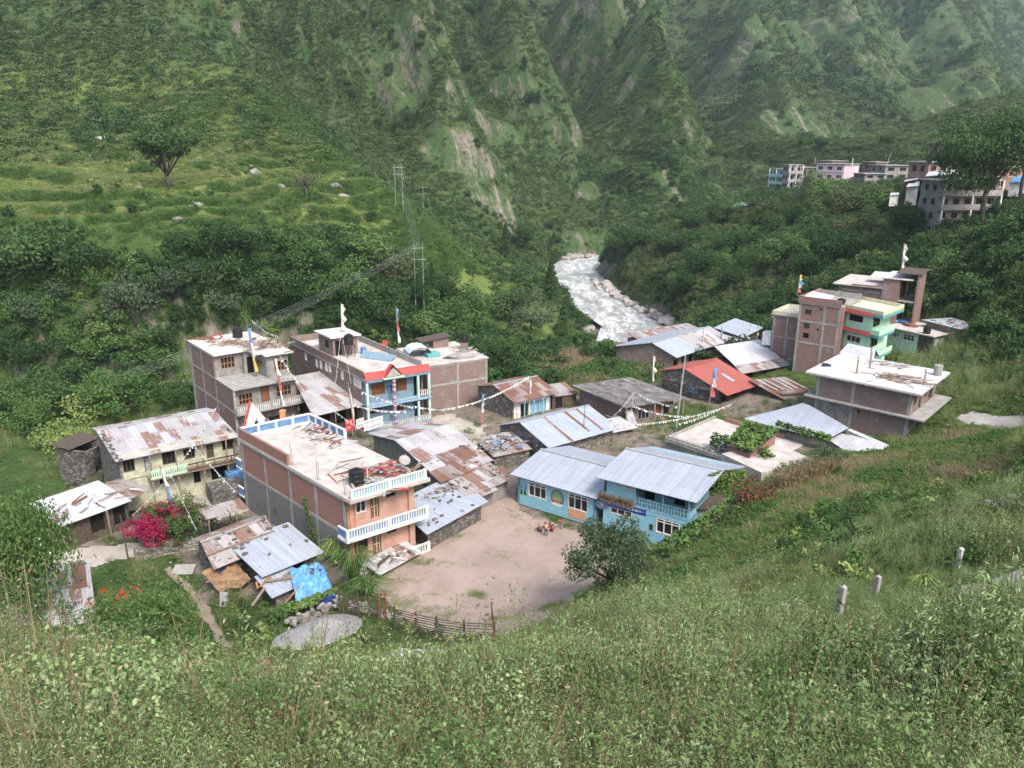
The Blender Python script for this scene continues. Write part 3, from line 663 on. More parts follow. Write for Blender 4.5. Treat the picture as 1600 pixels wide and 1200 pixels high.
def planks(name,label,cat,b,cx,cy,z,sx,sy,n,ms,seed,lmax=2.2,hh=.35,group=None):
    """heap of loose timber and sheet: one thing, boards of several stuffs as parts"""
    r=random.Random(seed); t=thing(name,label,cat,b.w(cx,cy,z),b.rz,group)
    mbs=[MB() for _ in ms]
    for i in range(n):
        x,y=r.gauss(0,sx/3),r.gauss(0,sy/3); L=r.uniform(.5,lmax); a=r.uniform(0,3.14) if r.random()<.5 else r.gauss(.5,.25)
        zz=r.uniform(.03,hh)*max(0,1-(x/sx)**2*3-(y/sy)**2*3)+.05; d=Vector((math.cos(a),math.sin(a),r.uniform(-.06,.06)))*L/2; c=Vector((x,y,zz)); k=r.randrange(len(ms))
        mbs[k].bar(c-d,c+d,r.uniform(.07,.28) if r.random()<.5 else .08,.05)
    for mb,m,nm in zip(mbs,ms,['boards','planks','sheets','laths','rubble']): 
        if mb.f: mb.build(nm,M[m],t)
    return t

M['logw']=plain('dry_logs',(.17,.105,.075),.85,.5,6)
Z1=(360,630,8);Z2=(500,700,6);Z3=(790,680,8);Z4=(920,680,6.6667);Z5=(1250,530,6.384);Z6=(1190,410,6.6667);Z7=(280,490,7.06);Z8=(450,490,5)
V1=(60,480,3.2);V2=(350,480,3.2);V3=(740,480,3.2);V4=(1100,400,3.2);V5=(0,740,3.2);V6=(300,740,3.2);V7=(760,660,3.2);V8=(1150,180,3.55)
def zz(Z,x,y): return (Z[0]+x/Z[2],Z[1]+y/Z[2])
def rods(b,pts,h,label,group,mm='timberd',r=.03):
    for x,y,z in pts:
        t=obj_at('rebar_rod',None,(0,0,0),label,'rod',group) if 0 else None
        mb=MB(); mb.bar((0,0,-.05),(0,0,h),r,r); mb.bar((.12,.05,-.05),(.1,.07,h*.8),r*.8,r*.8); o=mb.build('rebar_rods',M[mm],loc=b.w(x,y,z)); meta(o,label,'rebar',group)
# ================= pink and brick building by the courtyard
b=Bd('pink_brick_building','three-storey building with pink balcony front, long brick side wall and flat bleached roof','A' and (538,777),(643,747),6.1,0,'building',C=(374,684)); A_=b
L,W=b.L,b.W; zr=6.1
def colz(b,ys,z0,z1,x=0.,m='conc',w=.3,name='column'):
    mb=MB(); [mb.box(x-.03,x+.2,y-w/2,y+w/2,z0,z1) for y in ys]; return mb
ops=[b.op(Z2,330,500,435,590,'win:white:2'),b.op(Z2,468,455,555,640,'door:wood:timberd:cream'),b.op(Z2,618,385,705,440,'win:timberd:2'),
     b.op(Z2,320,850,450,950,'win:timberd:3'),b.op(Z2,490,795,578,1000,'door:wood:timberd:cream'),b.op(Z2,625,720,715,778,'win:timberd:2')]
b.wall('f',0,L,-1,zr-.1,M['pink'],0,ops)
b.shell(0,L,.22,W,3.05,zr-.1,M['brick'],sides='lrb'); 
b.part('lower_wall',MB().box(-.02,.2,.22,W,-2.2,3.0).box(L-.2,L+.02,.22,W,-2.2,3.0).box(.2,L-.2,W-.2,W,-2.2,3.0),M['cblock'])
ys=[.15]+[b.ps(*zz(Z1,x,y))[0] for x,y in ((1060,1050),(735,900),(425,700),(140,500))]
mb=colz(b,ys,-2.2,zr-.15); mb.box(-.04,.2,0,W,2.85,3.1).box(-.05,.2,0,W,zr-.42,zr-.15); b.part('concrete_frame',mb,M['conc'])
mb=MB().box(-.12,L+1.0,-1.0,W+.1,zr-.15,zr+.05); b.part('roof',mb,M['concw'])
b.part('fascia',MB().box(-.14,L+1.02,-1.02,W+.12,zr-.22,zr-.148),M['conc'])
b.part('pillar',MB().box(L-.45,L+.03,-.22,0,-.8,zr-.22),M['pink']); b.part('drainpipe',MB().tube([(.35,-.12,-.6),(.35,-.12,zr-.3)],.07,6).tube([(.75,-.1,-.6),(.75,-.1,zr-.3)],.05,6),M['orange'])
yp=b.ps(*zz(Z1,715,600))[0]; b.part('parapet',MB().box(-.1,.12,yp,W,zr+.05,zr+.95),M['brick'])
for z,x0,x1,y0 in ((zr+.05,.05,L+.55,-.95),(3.05,-.5,L+.6,-1.0),(-.05,.3,L+.6,-1.1)):
    if z>4: rl=b.rail((x0,y0),(x1,y0),z,.85,M['white'],M['white'],back=M['lblue'])
    else:
        b.part('balcony_floor',MB().box(x0-.05,x1+.05,y0-.1,-.002 if z>0 else 0,z-.18,z),M['white'])
        b.rail((x0,y0),(x1,y0),z,.85,M['white'],M['white'],back=M['blue'] if z>2 else None)
        if z>2: b.part('side_floor',MB().box(-.6,-.02,y0-.1,.25,z-.18,z+.002),M['white']); b.rail((-.5,y0),(-.5,.2),z,.85,M['white'],M['blue'],back=M['blue'],post=False)
yq=b.pz(*zz(Z1,1460,440),zr+.05)[1]
mb=MB();k=MB()
for (p,q) in (((.1,W-.1),(L+.8,W-.1)),((L+.85,W-.1),(L+.85,max(4,yq)))):
    a=Vector((*p,zr+.05));c=Vector((*q,zr+.05)); n=4 if p[0]!=q[0] else 5; Z=Vector((0,0,1))
    mb.bar(a+Z*.85,c+Z*.85,.2,.12); mb.bar(a+Z*.08,c+Z*.08,.2,.16)
    for i in range(n+1): mb.bar(a+(c-a)*i/n,a+(c-a)*i/n+Z*.9,.2,.2)
    k.bar(a+Z*.46,c+Z*.46,.05,.7)
o=b.part('parapet_frame',mb,M['white']); b.part('blue_panel',k,M['blue'],o)
for z in (3.05,.3):
    b.part('balcony_floor',MB().box(.02,L,W+.02,W+1.1,z-.18,z),M['white']); b.rail((-.02,W+.1),(-.02,W+1.1),z,.9,M['white'],M['blue'],back=M['blue'],post=False)
rods(b,[(.2,.3,zr+.1)],1.5,'pair of thin rebar rods by the black tank at the near roof corner',None)
for (x,y,lb) in ((735,730,'rebar rods standing where the brick parapet ends on the bleached roof'),(1060,900,'rebar rods halfway along the open roof edge above the brick wall')): yy=b.ps(*zz(Z1,x,y))[0]; rods(b,[(.15,yy,zr+.05)],1.9,lb,None)
p=b.pz(*zz(Z2,345,335),zr+.05); wtank(b.w(max(.85,p[0]),max(.1,p[1]),zr+.05),'black water tank on the near corner of the bleached roof beside the balustrade',.6,1.25)
planks('timber_heap','heap of broken boards and red timber behind the front roof balustrade','timber heap',b,L*.62+.2,2.0,zr+.05,5.2,4.2,90,['timber','redp','rockp','wood','metal'],3,2.6,.7)
p=b.pz(*zz(Z1,1200,430),zr+.05)
planks('sheet_heap','heap of bent tin sheets and stones along the blue roof parapet','scrap heap',b,L-.2,p[1]+.6,zr+.05,2.2,7.5,46,['tinr','concwh','wood','tinw'],5,2.4,.5)
p=b.pz(*zz(Z1,665,260),zr+.05); o=MB().box(-.22,.22,-.22,.22,0,1.25).box(-.26,.26,-.26,.26,1.25,1.33).build('roof_pillar',M['orange'],loc=b.w(p[0],p[1],zr+.05)); meta(o,'short orange plastered pillar standing on the bleached flat roof','pillar')
p=b.pz(*zz(Z1,350,275),zr+.05); t=thing('lean_to_board','white triangular board with red edge leaning at the back roof parapet','board',b.w(p[0]-.1,p[1]+.7,zr+.05),b.rz)
m_=MB(); m_.slab([(-.9,-.1,0),(1.3,-.1,0),(.1,.5,2.0)],.05); m_.build('white_face',M['white'],t); m_=MB(); m_.bar((-.95,-.15,0),(.05,.5,2.05),.25,.08); m_.build('red_edge',M['redp'],t)
t=thing('dish_antenna','grey wire dish antenna on a stand at the right roof edge','antenna',b.w(L+.3,1.3,zr+.05),.4)
m_=MB(); m_.bar((0,0,0),(0,0,.9),.06); m_.build('stand',M['metal'],t); m_=MB(); n=12
V=[(0,0,.0)];F=[]
for i in range(n): a=2*math.pi*i/n; V.append((.5*math.cos(a),.5*math.sin(a),.15))
for i in range(n): F.append((0,1+i,1+(i+1)%n))
m_.add([(x*.9,y*.9-.1,z+.9+y*.5) for x,y,z in V],F); m_.build('dish',M['conc'],t)
# ================= grey three-storey building, back left
b=Bd('grey_terrace_building','three-storey grey building with brick side, ochre windows and open middle terrace',(364,609),(465,590),5.3,-1,'building',C=(298,566)); L_=b
L,W=b.L,b.W; g=1.
y1=b.ps(*zz(Z7,392,690))[0]; zt=8.1+g; z2=5.3+g; z1=2.55+g
o1=[b.op(Z7,650,895,815,985,'win:woodl:4:.45','f',.7),b.op(Z7,895,810,1000,975,'door:wood:timberd','f',.7),b.op(Z7,1068,800,1240,890,'win:woodl:4:.45','f',.7)]
b.wall('f',.1,L-.1,z1,z2-.15,M['cement'],.7,o1)
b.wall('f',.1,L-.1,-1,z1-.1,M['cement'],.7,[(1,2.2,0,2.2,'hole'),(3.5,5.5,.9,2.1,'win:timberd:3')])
b.part('wall',MB().box(0,.2,.1,W,-1,z2-.12).box(L-.2,L,.7,W,-1,z2-.12).box(.2,L-.2,W-.2,W,-1,z2-.12).box(0,.2,y1,W,z2,zt-.12).box(L-.2,L,y1,W,z2,zt-.12).box(.2,L-.2,W-.2,W,z2,zt-.12),M['brick2'])
xa=b.pz(*zz(Z7,690,632),z2)[0]; xb=b.pz(*zz(Z7,975,712),z2)[0]; yb=b.pz(*zz(Z7,975,712),z2)[1]
b.wall('f',.2,xa,z2,zt-.12,M['cement'],y1,[b.op(Z7,450,490,620,590,'win:woodl:4:.45','f',y1)])
b.wall('f',xb,L-.2,z2,zt-.12,M['cement'],yb,[b.op(Z7,1040,525,1215,610,'win:woodl:4:.45','f',yb)])
b.wall('l',yb+.22,yb+3.2,z2,zt-.12,M['cement'],xb,[b.op(Z7,850,490,920,590,'win:woodl:2:.45','l',xb)])
b.wall('r',y1+.22,yb+3.2,z2,zt-.12,M['cement'],xa,())
b.wall('f',xa,xb,z2,zt-.12,M['cement'],yb+3.2,[(xa+.15,xa+1.1,z2,z2+2,'hole')])
mb=MB().box(-.05,L+.1,-.15,W,z2-.16,z2-.001); b.part('terrace_slab',mb,M['conc'])
b.part('roof',MB().box(-.1,xa+.3,y1-.55,W+.1,zt-.15,zt).box(xa+.3,xb-.3,yb+1.2,W+.1,zt-.15,zt).box(xb-.3,L+.3,yb-.55,W+.1,zt-.15,zt),M['concwh'])
ys=[.13]+[b.ps(*zz(Z7,x,y))[0] for x,y in ((400,760),(260,640),(150,590),)]+[W-.15]
mb=MB(); [mb.box(-.03,.2,y-.14,y+.14,-1,z2-.16) for y in ys]; [mb.box(-.03,.2,y-.14,y+.14,z2,zt-.15) for y in ys if y>y1]+[mb.box(-.04,.2,0,W,z,z+.22) for z in (z1-.1,)]; mb.box(-.04,.21,y1,W,zt-.4,zt-.151); b.part('concrete_frame',mb,M['conc'])
b.part('balcony_floor',MB().box(-.05,L+.45,-.75,.68,z1-.16,z1),M['conc']); b.rail((.05,-.65),(L+.35,-.65),z1,.85,M['conc'],M['white'])
p=b.pz(*zz(Z7,648,262),zt); wtank(b.w(p[0],p[1],zt),'black water tank at the back of the white roof with firewood',.6,1.2)
p=b.pz(*zz(Z7,930,350),zt); planks('firewood_heap','heap of split firewood on the right of the white terrace roof','firewood heap',b,p[0],p[1],zt,4.2,5,110,['timber','rockp','wood'],8,1.7,.45)
p=b.pz(*zz(Z7,590,330),zt); planks('board_heap','scattered boards on the left of the white terrace roof','board heap',b,p[0],p[1],zt,3.2,3.5,50,['timber','wood','rockp'],9,1.8,.25)
p=b.pz(*zz(Z7,330,280),zt); planks('roof_hatch_boards','red boards around the open hatch at the back left of the white roof','board heap',b,p[0],p[1],zt,2.4,2.2,16,['wood','redp'],10,2.6,.2)
p=b.pz(*zz(Z7,520,650),z2); o=MB().slab([(-.35,-.25,.02),(.35,-.25,.02),(.3,.25,.3),(-.3,.25,.34)],.12).build('yellow_sack',M['yellowp'],loc=b.w(p[0],p[1],z2)); meta(o,'yellow sack lying on the open concrete terrace','sack')
# ================= slate blue building with red parapet
b=Bd('slate_blue_building','two-storey slate blue building with red parapet, small pediment and long brick side',(568,592),(664,577),6,0,'building',C=(454,535)); TL=b
L,W=b.L,b.W; xm=L*.83
dk='win:wood:4:.3'
ops=[b.op(Z8,660,560,770,630,'win:wood:4:.25:wood'),b.op(Z8,845,525,940,600,'win:wood:4:.25:wood'),b.op(Z8,783,570,828,625,'door:blue:timberd'),b.op(Z8,645,715,740,775,'win:wood:3'),b.op(Z8,830,680,918,755,'win:wood:3')]
b.wall('f',.2,xm,-1,5.85,M['tealw'],.35,ops)
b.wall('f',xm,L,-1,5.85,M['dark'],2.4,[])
b.wall('r',.57,2.4,-1,5.85,M['tealw'],xm,[])
wl=[]
for x,y in ((140,332),(225,385),(258,398),(300,415),(328,425),(425,480),(525,530),(552,545),(575,558)):
    p=b.ps(*zz(Z8,x,y)); wl.append((p[0]-.32,p[0]+.32,p[1]-.55,p[1]+.5,'win:white:2:.5'))
for i in range(5): wl.append((W*.15+i*W*.16,W*.15+i*W*.16+.8,.8,1.8,'win:timberd:2'))
b.shell(0,L,.35,W,-1.5,5.85,M['brick3'],{'l':wl},sides='lrb')
b.part('roof',MB().box(-.1,L+.3,-.35,W+.1,5.85,6.0),M['concw'])
b.part('parapet',MB().box(-.1,.06,-.1,W,6.0,6.85).box(-.1,L+.2,W-.15,W+.03,6.0,6.85),M['brick3']); b.part('side_parapet',MB().box(L+.1,L+.25,1,W-.15,6.0,6.75),M['conc'])
cx=b.pf(*zz(Z8,808,390),-.5)[0]
mb=MB(); mb.slab([(-.1,-.75,5.9),(L+.3,-.75,5.9),(L+.3,-.35,6.75),(-.1,-.35,6.75)],.12)
mb.add([(cx-1.2,-.95,5.95),(cx+1.2,-.95,5.95),(cx,-.85,7.4),(cx-1.2,-.2,5.95),(cx+1.2,-.2,5.95),(cx,-.2,7.4)],[(0,2,5,3)[::-1],(1,4,5,2)[::-1],(3,5,4),(0,3,4,1)])
o=b.part('red_parapet',mb,M['redp']); b.part('pediment',MB().add([(cx-.95,-1.0,6.05),(cx+.95,-1.0,6.05),(cx,-.92,7.1)],[(0,1,2)]),M['conc'],o); b.part('pediment_base',MB().box(cx-1.25,cx+1.25,-1.05,-.7,5.8,5.97),M['mint'],o)
for z,nm in ((3.05,'ledge'),): b.part(nm,MB().slab([(-.05,-.9,z-.35),(L+.3,-.9,z-.35),(L+.3,-.5,z+.1),(-.05,-.5,z+.1)],.2).box(-.05,L+.3,-.75,.35,z-.3,z-.1),M['tealw'])
b.part('cornice',MB().box(-.08,L+.3,-.7,.34,5.6,5.86),M['tealw'])
b.part('balcony_floor',MB().box(-.05,L+.3,-.8,.34,-.3,0),M['tealw']); 
for z in (0,3.1): b.rail((xm if z else .2,-.7),(L+.2,-.7),z,.7,M['metal'],M['white'],post=False)
mb=MB(); [mb.box(x-.12,x+.12,-.75,-.5,0,5.6) for x in (.05,xm,L+.1)]; b.part('pillar',mb,M['mintp'])
mb=MB(); [mb.box(cx-.25+i*.01,cx+.25,-.9+i*.01,-.55,0,5.6) for i in range(1)]; b.part('striped_post',MB().tube([(cx+.05,-.85,0),(cx+.05,-.85,5.6)],.2,8),mat('striped_cloth',build=lambda n,bb: n.L(n.ramp(n.math('FRACT',n.math('MULTIPLY',n.math('ADD',(lambda q:q.outputs[2])((lambda q:(n.L(n.coord('Object'),q.inputs[0]),q)[1])(n.N('SeparateXYZ'))),n.noise(n.coord('Object'),1,1)),1.6)),[(0,(.45,.42,.4)),(.35,(.1,.13,.3)),(.6,(.4,.08,.07)),(.85,(.45,.42,.4))]),bb.inputs['Base Color'])))
# stair house, tank, barrel, sheets on its roof
p0=b.pz(*zz(Z8,355,335),6); p1=b.ps(*zz(Z8,265,290),p0[0])[0]
q=b.pz(*zz(Z8,520,250),6)
t=Bd.__new__(Bd); t.__dict__.update(b.__dict__); x0,y0=p0[0],p0[1]
t.root=thing('stair_house','small brick stair house with white slab roof on the slate blue building','stair house',b.w(x0,y0,6),b.rz); t.o=np.array(b.w(x0,y0,0)[:2]); t.zg=6
t.shell(0,3.2,0,4.2,0,2.3,M['brick3'],{'l':[(1.2,2.2,.8,1.7,'win:timberd:2')],'f':[(.3,1.2,0,1.9,'hole')]}); t.slab(-.4,3.6,-.4,4.6,2.48,.16,M['concwh'])
t2=thing('tank_stand','rusty steel stand under the black tank beside the stair house','tank stand',b.w(x0+1.6,y0-1.1,6),b.rz)
mb=MB(); [mb.bar((i*.5,j*.5,0),(i*.5,j*.5,1.5),.07) for i in (-1,1) for j in (-1,1)]; [mb.bar((-.5,j*.5,.1),(.5,j*.5,1.4),.05) for j in (-1,1)]; mb.box(-.6,.6,-.6,.6,1.5,1.56); mb.build('steel_frame',M['timberd'],t2)
wtank(b.w(x0+1.6,y0-1.1,7.56),'black water tank on a steel stand beside the stair house',.55,1.3)
m_=MB().tube([(0,0,0),(0,0,.3),(0,0,.32),(0,0,.85),(0,0,.9)],[.36,.36,.39,.36,.3],14).build('water_barrel',M['blue'],loc=b.w(x0+3.6,y0-.8,6.0)); meta(m_,'blue water barrel standing on the slate blue building roof','barrel')
p=b.pz(*zz(Z8,700,350),6); o=MB().slab([(-2.2,-.5,.05),(2.2,-.9,.05),(2.4,.5,.5),(-2.2,.5,.7)],.05).build('leaning_sheet',M['tealw'],loc=b.w(p[0],p[1],6.0)); o.rotation_euler=(0,0,b.rz-.9+.0); meta(o,'long slate blue tin sheet lying across the flat roof','tin sheet')
p=b.pz(*zz(Z8,750,265),6.4); o=MB().slab([(-.5,0,0),(.6,0,.1),(.5,.1,1.2),(-.2,.3,1.3)],.06).slab([(.0,-.4,0),(.6,-.1,.0),(.3,.3,1.0),(-.3,.2,.8)],.05).build('red_cover',M['redp'],loc=b.w(p[0],p[1],6.0)); meta(o,'red folded cover propped on the right roof parapet','cover')
# ================= brick block to its right
b=Bd('brick_block','two-storey windowless brick block with gravel and scrap on its flat roof',(667,571),(761,558),5.4,0,'building',W=9.5); BR=b
L,W=b.L,b.W
b.shell(0,L,0,W,-1.5,5.25,M['brick3'])
mb=MB(); mb.box(-.03,L+.03,-.04,.2,2.55,2.8).box(-.03,L+.03,-.04,.2,5.0,5.24); [mb.box(x-.13,x+.13,-.035,.18,-1.5,5.0) for x in (.1,L*.5,L-.1)]; b.part('concrete_frame',mb,M['conc'])
b.slab(-.15,L+.15,-.15,W+.15,5.4,.15,M['concw'])
p=b.pz(*zz(Z8,1320,345),5.4)
o=rockmesh('gravel_heap',7,M['rock'],3,.35); o=obj_at('gravel_heap',o,b.w(L*.62,1.8,5.4),'low heap of grey gravel on the brick block roof','gravel heap',sc_=(3.1,1.8,1.8),rz=b.rz)
t=thing('tarp_tent','pale tarpaulin tent with dark green lining on the brick block roof','tent',b.w(.9,5.0,5.4),b.rz)
mb=MB(); n=7
for i in range(n):
    a0=math.pi*i/n;a1=math.pi*(i+1)/n; f=lambda a,y:(1.6*math.cos(a)+.2*y,y,1.35*math.sin(a)**.7+.12*math.sin(y*3))
    mb.add([f(a0,-1.8),f(a1,-1.8),f(a1,1.8),f(a0,1.8)],[(0,1,2,3)])
mb.build('tarpaulin',M['tarpw'],t); mb=MB(); mb.box(.6,2.3,-2.0,-.4,0,.5); mb.build('green_lining',M['tealp'],t)
t=thing('roof_shelter','low brick shelter with a sagging plank roof at the back of the brick block','shelter',b.w(L*.5,W-2.3,5.4),b.rz)
MB().box(0,2.2,0,1.5,0,1.2).build('wall',M['brick3'],t); MB().slab([(-1.8,-.3,1.15),(2.6,-.3,1.5),(2.6,1.9,1.6),(-1.8,1.9,1.2)],.08).build('roof',M['timberd'],t)
wtank(b.w(L*.93,W*.55,5.4+.9),'black water tank on a brick base at the right end of the brick block',.5,1.2)
o=MB().box(-.5,.5,-.5,.5,0,.9).build('brick_pedestal',M['brick3'],loc=b.w(L*.93,W*.55,5.4)); meta(o,'square brick base carrying a black tank on the brick block','tank base')
planks('roof_scrap','scrap boards at the right edge of the brick block roof','scrap heap',b,L-.7,W*.45,5.4,1.8,3,26,['timber','metal','rockp'],17,1.4,.4)
# ================= tin roof between them
b=Bd('tin_shop','low open-fronted shop under a rust striped tin roof between two tall buildings',(494,648),(580,628),2.9,0,'house',C=(462,603)); SHOP=b
L,W=b.L,max(b.W,5); b.shell(.3,L-.3,1.5,W,-1.2,2.8,M['timberd'],{'f':[(.5,2.,0,2.2,'hole'),(2.5,4.,.6,2.1,'hole'),(4.5,5.5,0,2.2,'hole')]},sides='flrb')
b.shed(-.4,L+.3,-.2,W+.2,2.85,4.1,M['tinr']); mb=MB(); [mb.bar((x,0,-1),(x,0,2.8),.1) for x in (0,L/3,2*L/3,L-.1)]; b.part('post',mb,M['timber'])
# ================= long yellow house
b=Bd('yellow_long_house','long two-storey pale yellow house with rust striped tin roof and stone gable',(181,719.5),(368,682),4.4,0,'house',C=(146,674)); YH=b
L=b.L; W=7.2
up=[b.op(V1,410,770,485,815,'win:timberd:3','f',.5),b.op(V1,525,750,570,815,'door:metal:timberd','f',.5),b.op(V1,615,730,690,775,'win:timberd:3','f',.5),b.op(V1,722,712,785,750,'win:timberd:3','f',.5),b.op(V1,837,690,880,750,'door:timberd:timberd','f',.5),b.op(V1,915,665,975,705,'win:timberd:3','f',.5)]
b.wall('f',.5,L,2.2,4.6,M['yellowp'],.5,up); b.wall('f',.5,L,-1.2,2.1,M['yellowp'],.5,[b.op(V1,770,800,815,875,'hole','f',.5),b.op(V1,860,795,950,850,'hole','f',.5),b.op(V1,600,820,640,880,'hole','f',.5)])
b.part('wall',MB().box(L-.25,L,.72,W-.5,-1.2,4.7).box(.5,L,W-.5,W-.25,-1.2,4.6),M['stone'])
b.gz0=-1.2; b.gable(-.1,L+.3,-.25,9.5,4.4,5.15,M['tinr'],yr=7.,zb=4.7,wallm=M['stone'],wx=(.3,L),wy=(.5,9.2))
b.part('balcony_floor',MB().box(2.4,L+.3,-.75,.5,2.08,2.2),M['timber'])
mb=MB(); [mb.bar((x,-.6,-1),(x,-.6,4.4),.12) for x in (2.6,4.8,7.1,9.3)]; b.part('post',mb,M['timber'])
b.rail((2.5,-.68),(L*.53,-.68),2.2,.75,M['mint'],M['mint'],post=False,n=16); b.rail((L*.55,-.68),(L,-.68),2.2,.7,M['timberd'],M['timberd'],post=False,n=3)
b.stgroup='stones weighing down the yellow house roof'; b.stlabel='dark stone on the gable edge of the yellow house tin roof'
r=random.Random(2)
for i in range(14): stone_at(b,(r.uniform(0,.35),-.2+6.6*i/14,4.42+.72*(i/14)),.2,r)
# ruin left of it
b=Bd('ruined_stone_shed','small half-ruined dark stone shed left of the yellow house',(131,705),(150,697),2.2,-.6,'shed',W=4)
b.L=3.4; b.shell(0,3.2,0,3.6,-.8,2.6,M['stoned'],{'f':[(1,2.1,0,1.9,'open')]},t=.4); b.shed(-.4,3.5,1.4,4.0,2.9,3.1,M['timberd'])
b.stgroup='rubble stones by the ruined shed'; b.stlabel='rubble stone fallen beside the ruined stone shed'
r=random.Random(4)
for i in range(16): stone_at(b,(r.uniform(-1.4,4),r.uniform(-1.6,3.8),-.35 if i%2 else 2.75),r.uniform(.18,.4),r)
# white low shed
b=Bd('white_roofed_shed','low dark shed with a whitish patched tin roof beside the bougainvillea',(103,817),(201,781),2.0,0,'shed',W=4.6); WS=b
L=b.L; b.shell(.3,L,.3,4.3,-.8,1.95,M['timberd'],{'f':[(2.,3.2,0,1.6,'hole'),(L*.75,L*.95,0,1.7,'hole')]}); b.shed(-.5,L+.1,-.3,4.8,1.98,2.55,M['tinw']); b.part('lower_roof',MB().slab([(L+.12,.3,1.9),(L+2.2,.5,1.9),(L+2.2,4.2,2.3),(L+.12,4.4,2.3)],.05),M['tinr2'])
b.stgroup='loose boards on the white roofed shed'; 
planks('roof_boards','loose boards and battens lying on the whitish shed roof','board heap',b,L*.35,1.8,2.3,6,3,34,['timber','concwh','wood'],12,2.0,.12)
mb=MB(); mb.bar((L*.62,-.25,-.8),(L*.6,-.25,1.95),.14); b.part('prop_post',mb,M['timber'])
# ================= stone kiosk under the bougainvillea
b=Bd('stone_kiosk','low stone kiosk wall with red doors under the bougainvillea',(218,832),(296,815),1.5,0,'kiosk',W=3.2); KI=b
L=b.L; b.shell(0,L,0,3,-.8,1.6,M['stone'],{'f':[(.5,1.1,.1,1.3,'door:timber:timberd'),(1.6,2.4,.1,1.3,'door:wood:timberd'),(2.6,3.3,.1,1.3,'door:timber:timberd')]}); b.slab(-.2,L+.2,-.2,3.2,1.72,.1,M['timberd'])
b.part('step',MB().box(-.6,L+.8,-1.1,0,-.8,.3),M['stone'])
o=Bd('stone_planter','square stone planter with weeds beside the yellow house',(331,768),(383,757),.9,0,'planter',W=2.6); o.part('wall',MB().box(0,o.L,0,2.4,-.8,.85),M['stoned'])
# ================= rusty shack, grey shack
b=Bd('rusty_stone_shack','stone shack under rusty patched tin held down by stones near the tall brick wall',(336,886),(432,846),1.75,0,'shack',C=(303,843)); RS=b
L=b.L; b.gz0=-.8; b.shell(.3,L-.1,.3,4.4,-.8,1.7,M['stone'],sides='frb'); b.gable(-.2,L+.2,-.3,5.2,1.75,2.75,M['tinr2'],wallm=M['stone'],wx=(.2,L),wy=(.2,4.6))
b.stgroup='stones holding down the shack roofs'; b.stlabel='dark stone holding down the rusty shack roof'
f=lambda u,v:((L)*u,2.4*v+.05,1.8+1.0*(v*2.4+.3)/2.75); b.stones(None,30,f,21)
mb=MB(); mb.bar((-.3,1.0,2.35),(L+.2,.7,2.3),.1); mb.bar((-.3,2.6,2.85),(L+.2,2.5,2.85),.1); b.part('pole_weight',mb,M['timber'])
b=Bd('grey_tin_shack','shack under plain grey tin sheets between the rusty shack and the blue tarpaulin',(412,897),(500,862),1.6,0,'shack',C=(372,868)); GS=b
L=b.L; b.shell(.3,L-.1,.3,4.2,-.8,1.5,M['stoned'],{'f':[(.5,1.6,-.2,1.3,'hole'),(2.2,3.4,-.2,1.3,'hole')]}); b.shed(-.3,L+.2,-.3,4.8,1.6,2.3,M['tinr2'] if 0 else M['tin'])
b.stgroup='stones holding down the shack roofs'; b.stlabel='grey stone lying on the grey tin shack roof'; b.stones(None,8,lambda u,v:(L*u,4.5*v,1.65+.7*(v*4.5+.3)/5.1),23)
b=Bd('porch_roof','small rusty tin porch roof behind the shack on thin posts',zz(V1,845,1060),zz(V1,990,1020),1.9,0,'porch',W=1.8)
b.shed(-.1,b.L+1,0,1.9,1.9,2.1,M['tinr2']); mb=MB(); [mb.bar((x,y,-.8),(x,y,1.88),.08) for x in (.1,b.L) for y in (.1,1.7)]; b.part('post',mb,M['timber'])
b=Bd('small_tin_pen','low stone pen covered with grey tin and loose battens above the stone wall',(429,930),(470,912),1.1,0,'pen',C=(406,906)); PN=b
b.shell(.1,b.L,.1,b.W,-.9,1.05,M['stoned']); b.shed(-.3,b.L+.3,-.2,b.W+.3,1.1,1.35,M['tin']); planks('pen_battens','battens lying on the grey tin of the small pen','battens',b,1.2,1,1.3,3,3,9,['timber','woodl'],31,2.4,.1)
b=Bd('blue_tarp_store','store heap covered with a bright blue tarpaulin beside the bamboo fence',(466,932),(523,921),1.0,0,'covered heap',W=3.4); BT=b
def cloth(nx,ny,f):
    V=[f(i/nx,j/ny) for j in range(ny+1) for i in range(nx+1)]; return V,[(j*(nx+1)+i,j*(nx+1)+i+1,(j+1)*(nx+1)+i+1,(j+1)*(nx+1)+i) for j in range(ny) for i in range(nx)]
L=b.L
V,F=cloth(22,18,lambda u,v:(-.2+(L+.2)*u, -.2+3.2*v, (1.25+.35*v+.12*math.sin(u*19+v*7)+.08*math.sin(v*23-u*5)) - 1.4*max(0,.16-v)/.16*(.4+.6*u) -.9*max(0,u-.88)/.12+.05*rnd.uniform(-1,1)))
o=b.part('tarpaulin',MB().add(V,F),M['tarp'],smooth=False)
V,F=cloth(10,6,lambda u,v:(L*.5+(L*.55)*u,-.42+.05*math.sin(u*12),-.5+1.35*v-.3*abs(u-.5)))
b.part('dark_flap',MB().add(V,F),M['tarpd'],o); b.part('stack',MB().box(.1,L-.1,.2,3.2,-.8,.95),M['timberd'])
b.stgroup='stones holding down the shack roofs'; b.stlabel='stone weighing down the bright blue tarpaulin'; b.stones(None,4,lambda u,v:(.3+L*.7*u,.8+2.4*v,1.55),33)
b=Bd('ochre_tarp_awning','torn ochre and grey tarpaulin awning in front of the rusty shack',(345,920),(378,905),.9,0,'awning',W=2.6); OT=b
V,F=cloth(14,12,lambda u,v:(-.1+2.5*u,-.1+2.3*v,.55+.9*v+.12*math.sin(u*7)*math.cos(v*5)+.06*math.sin(v*19+u*9)))
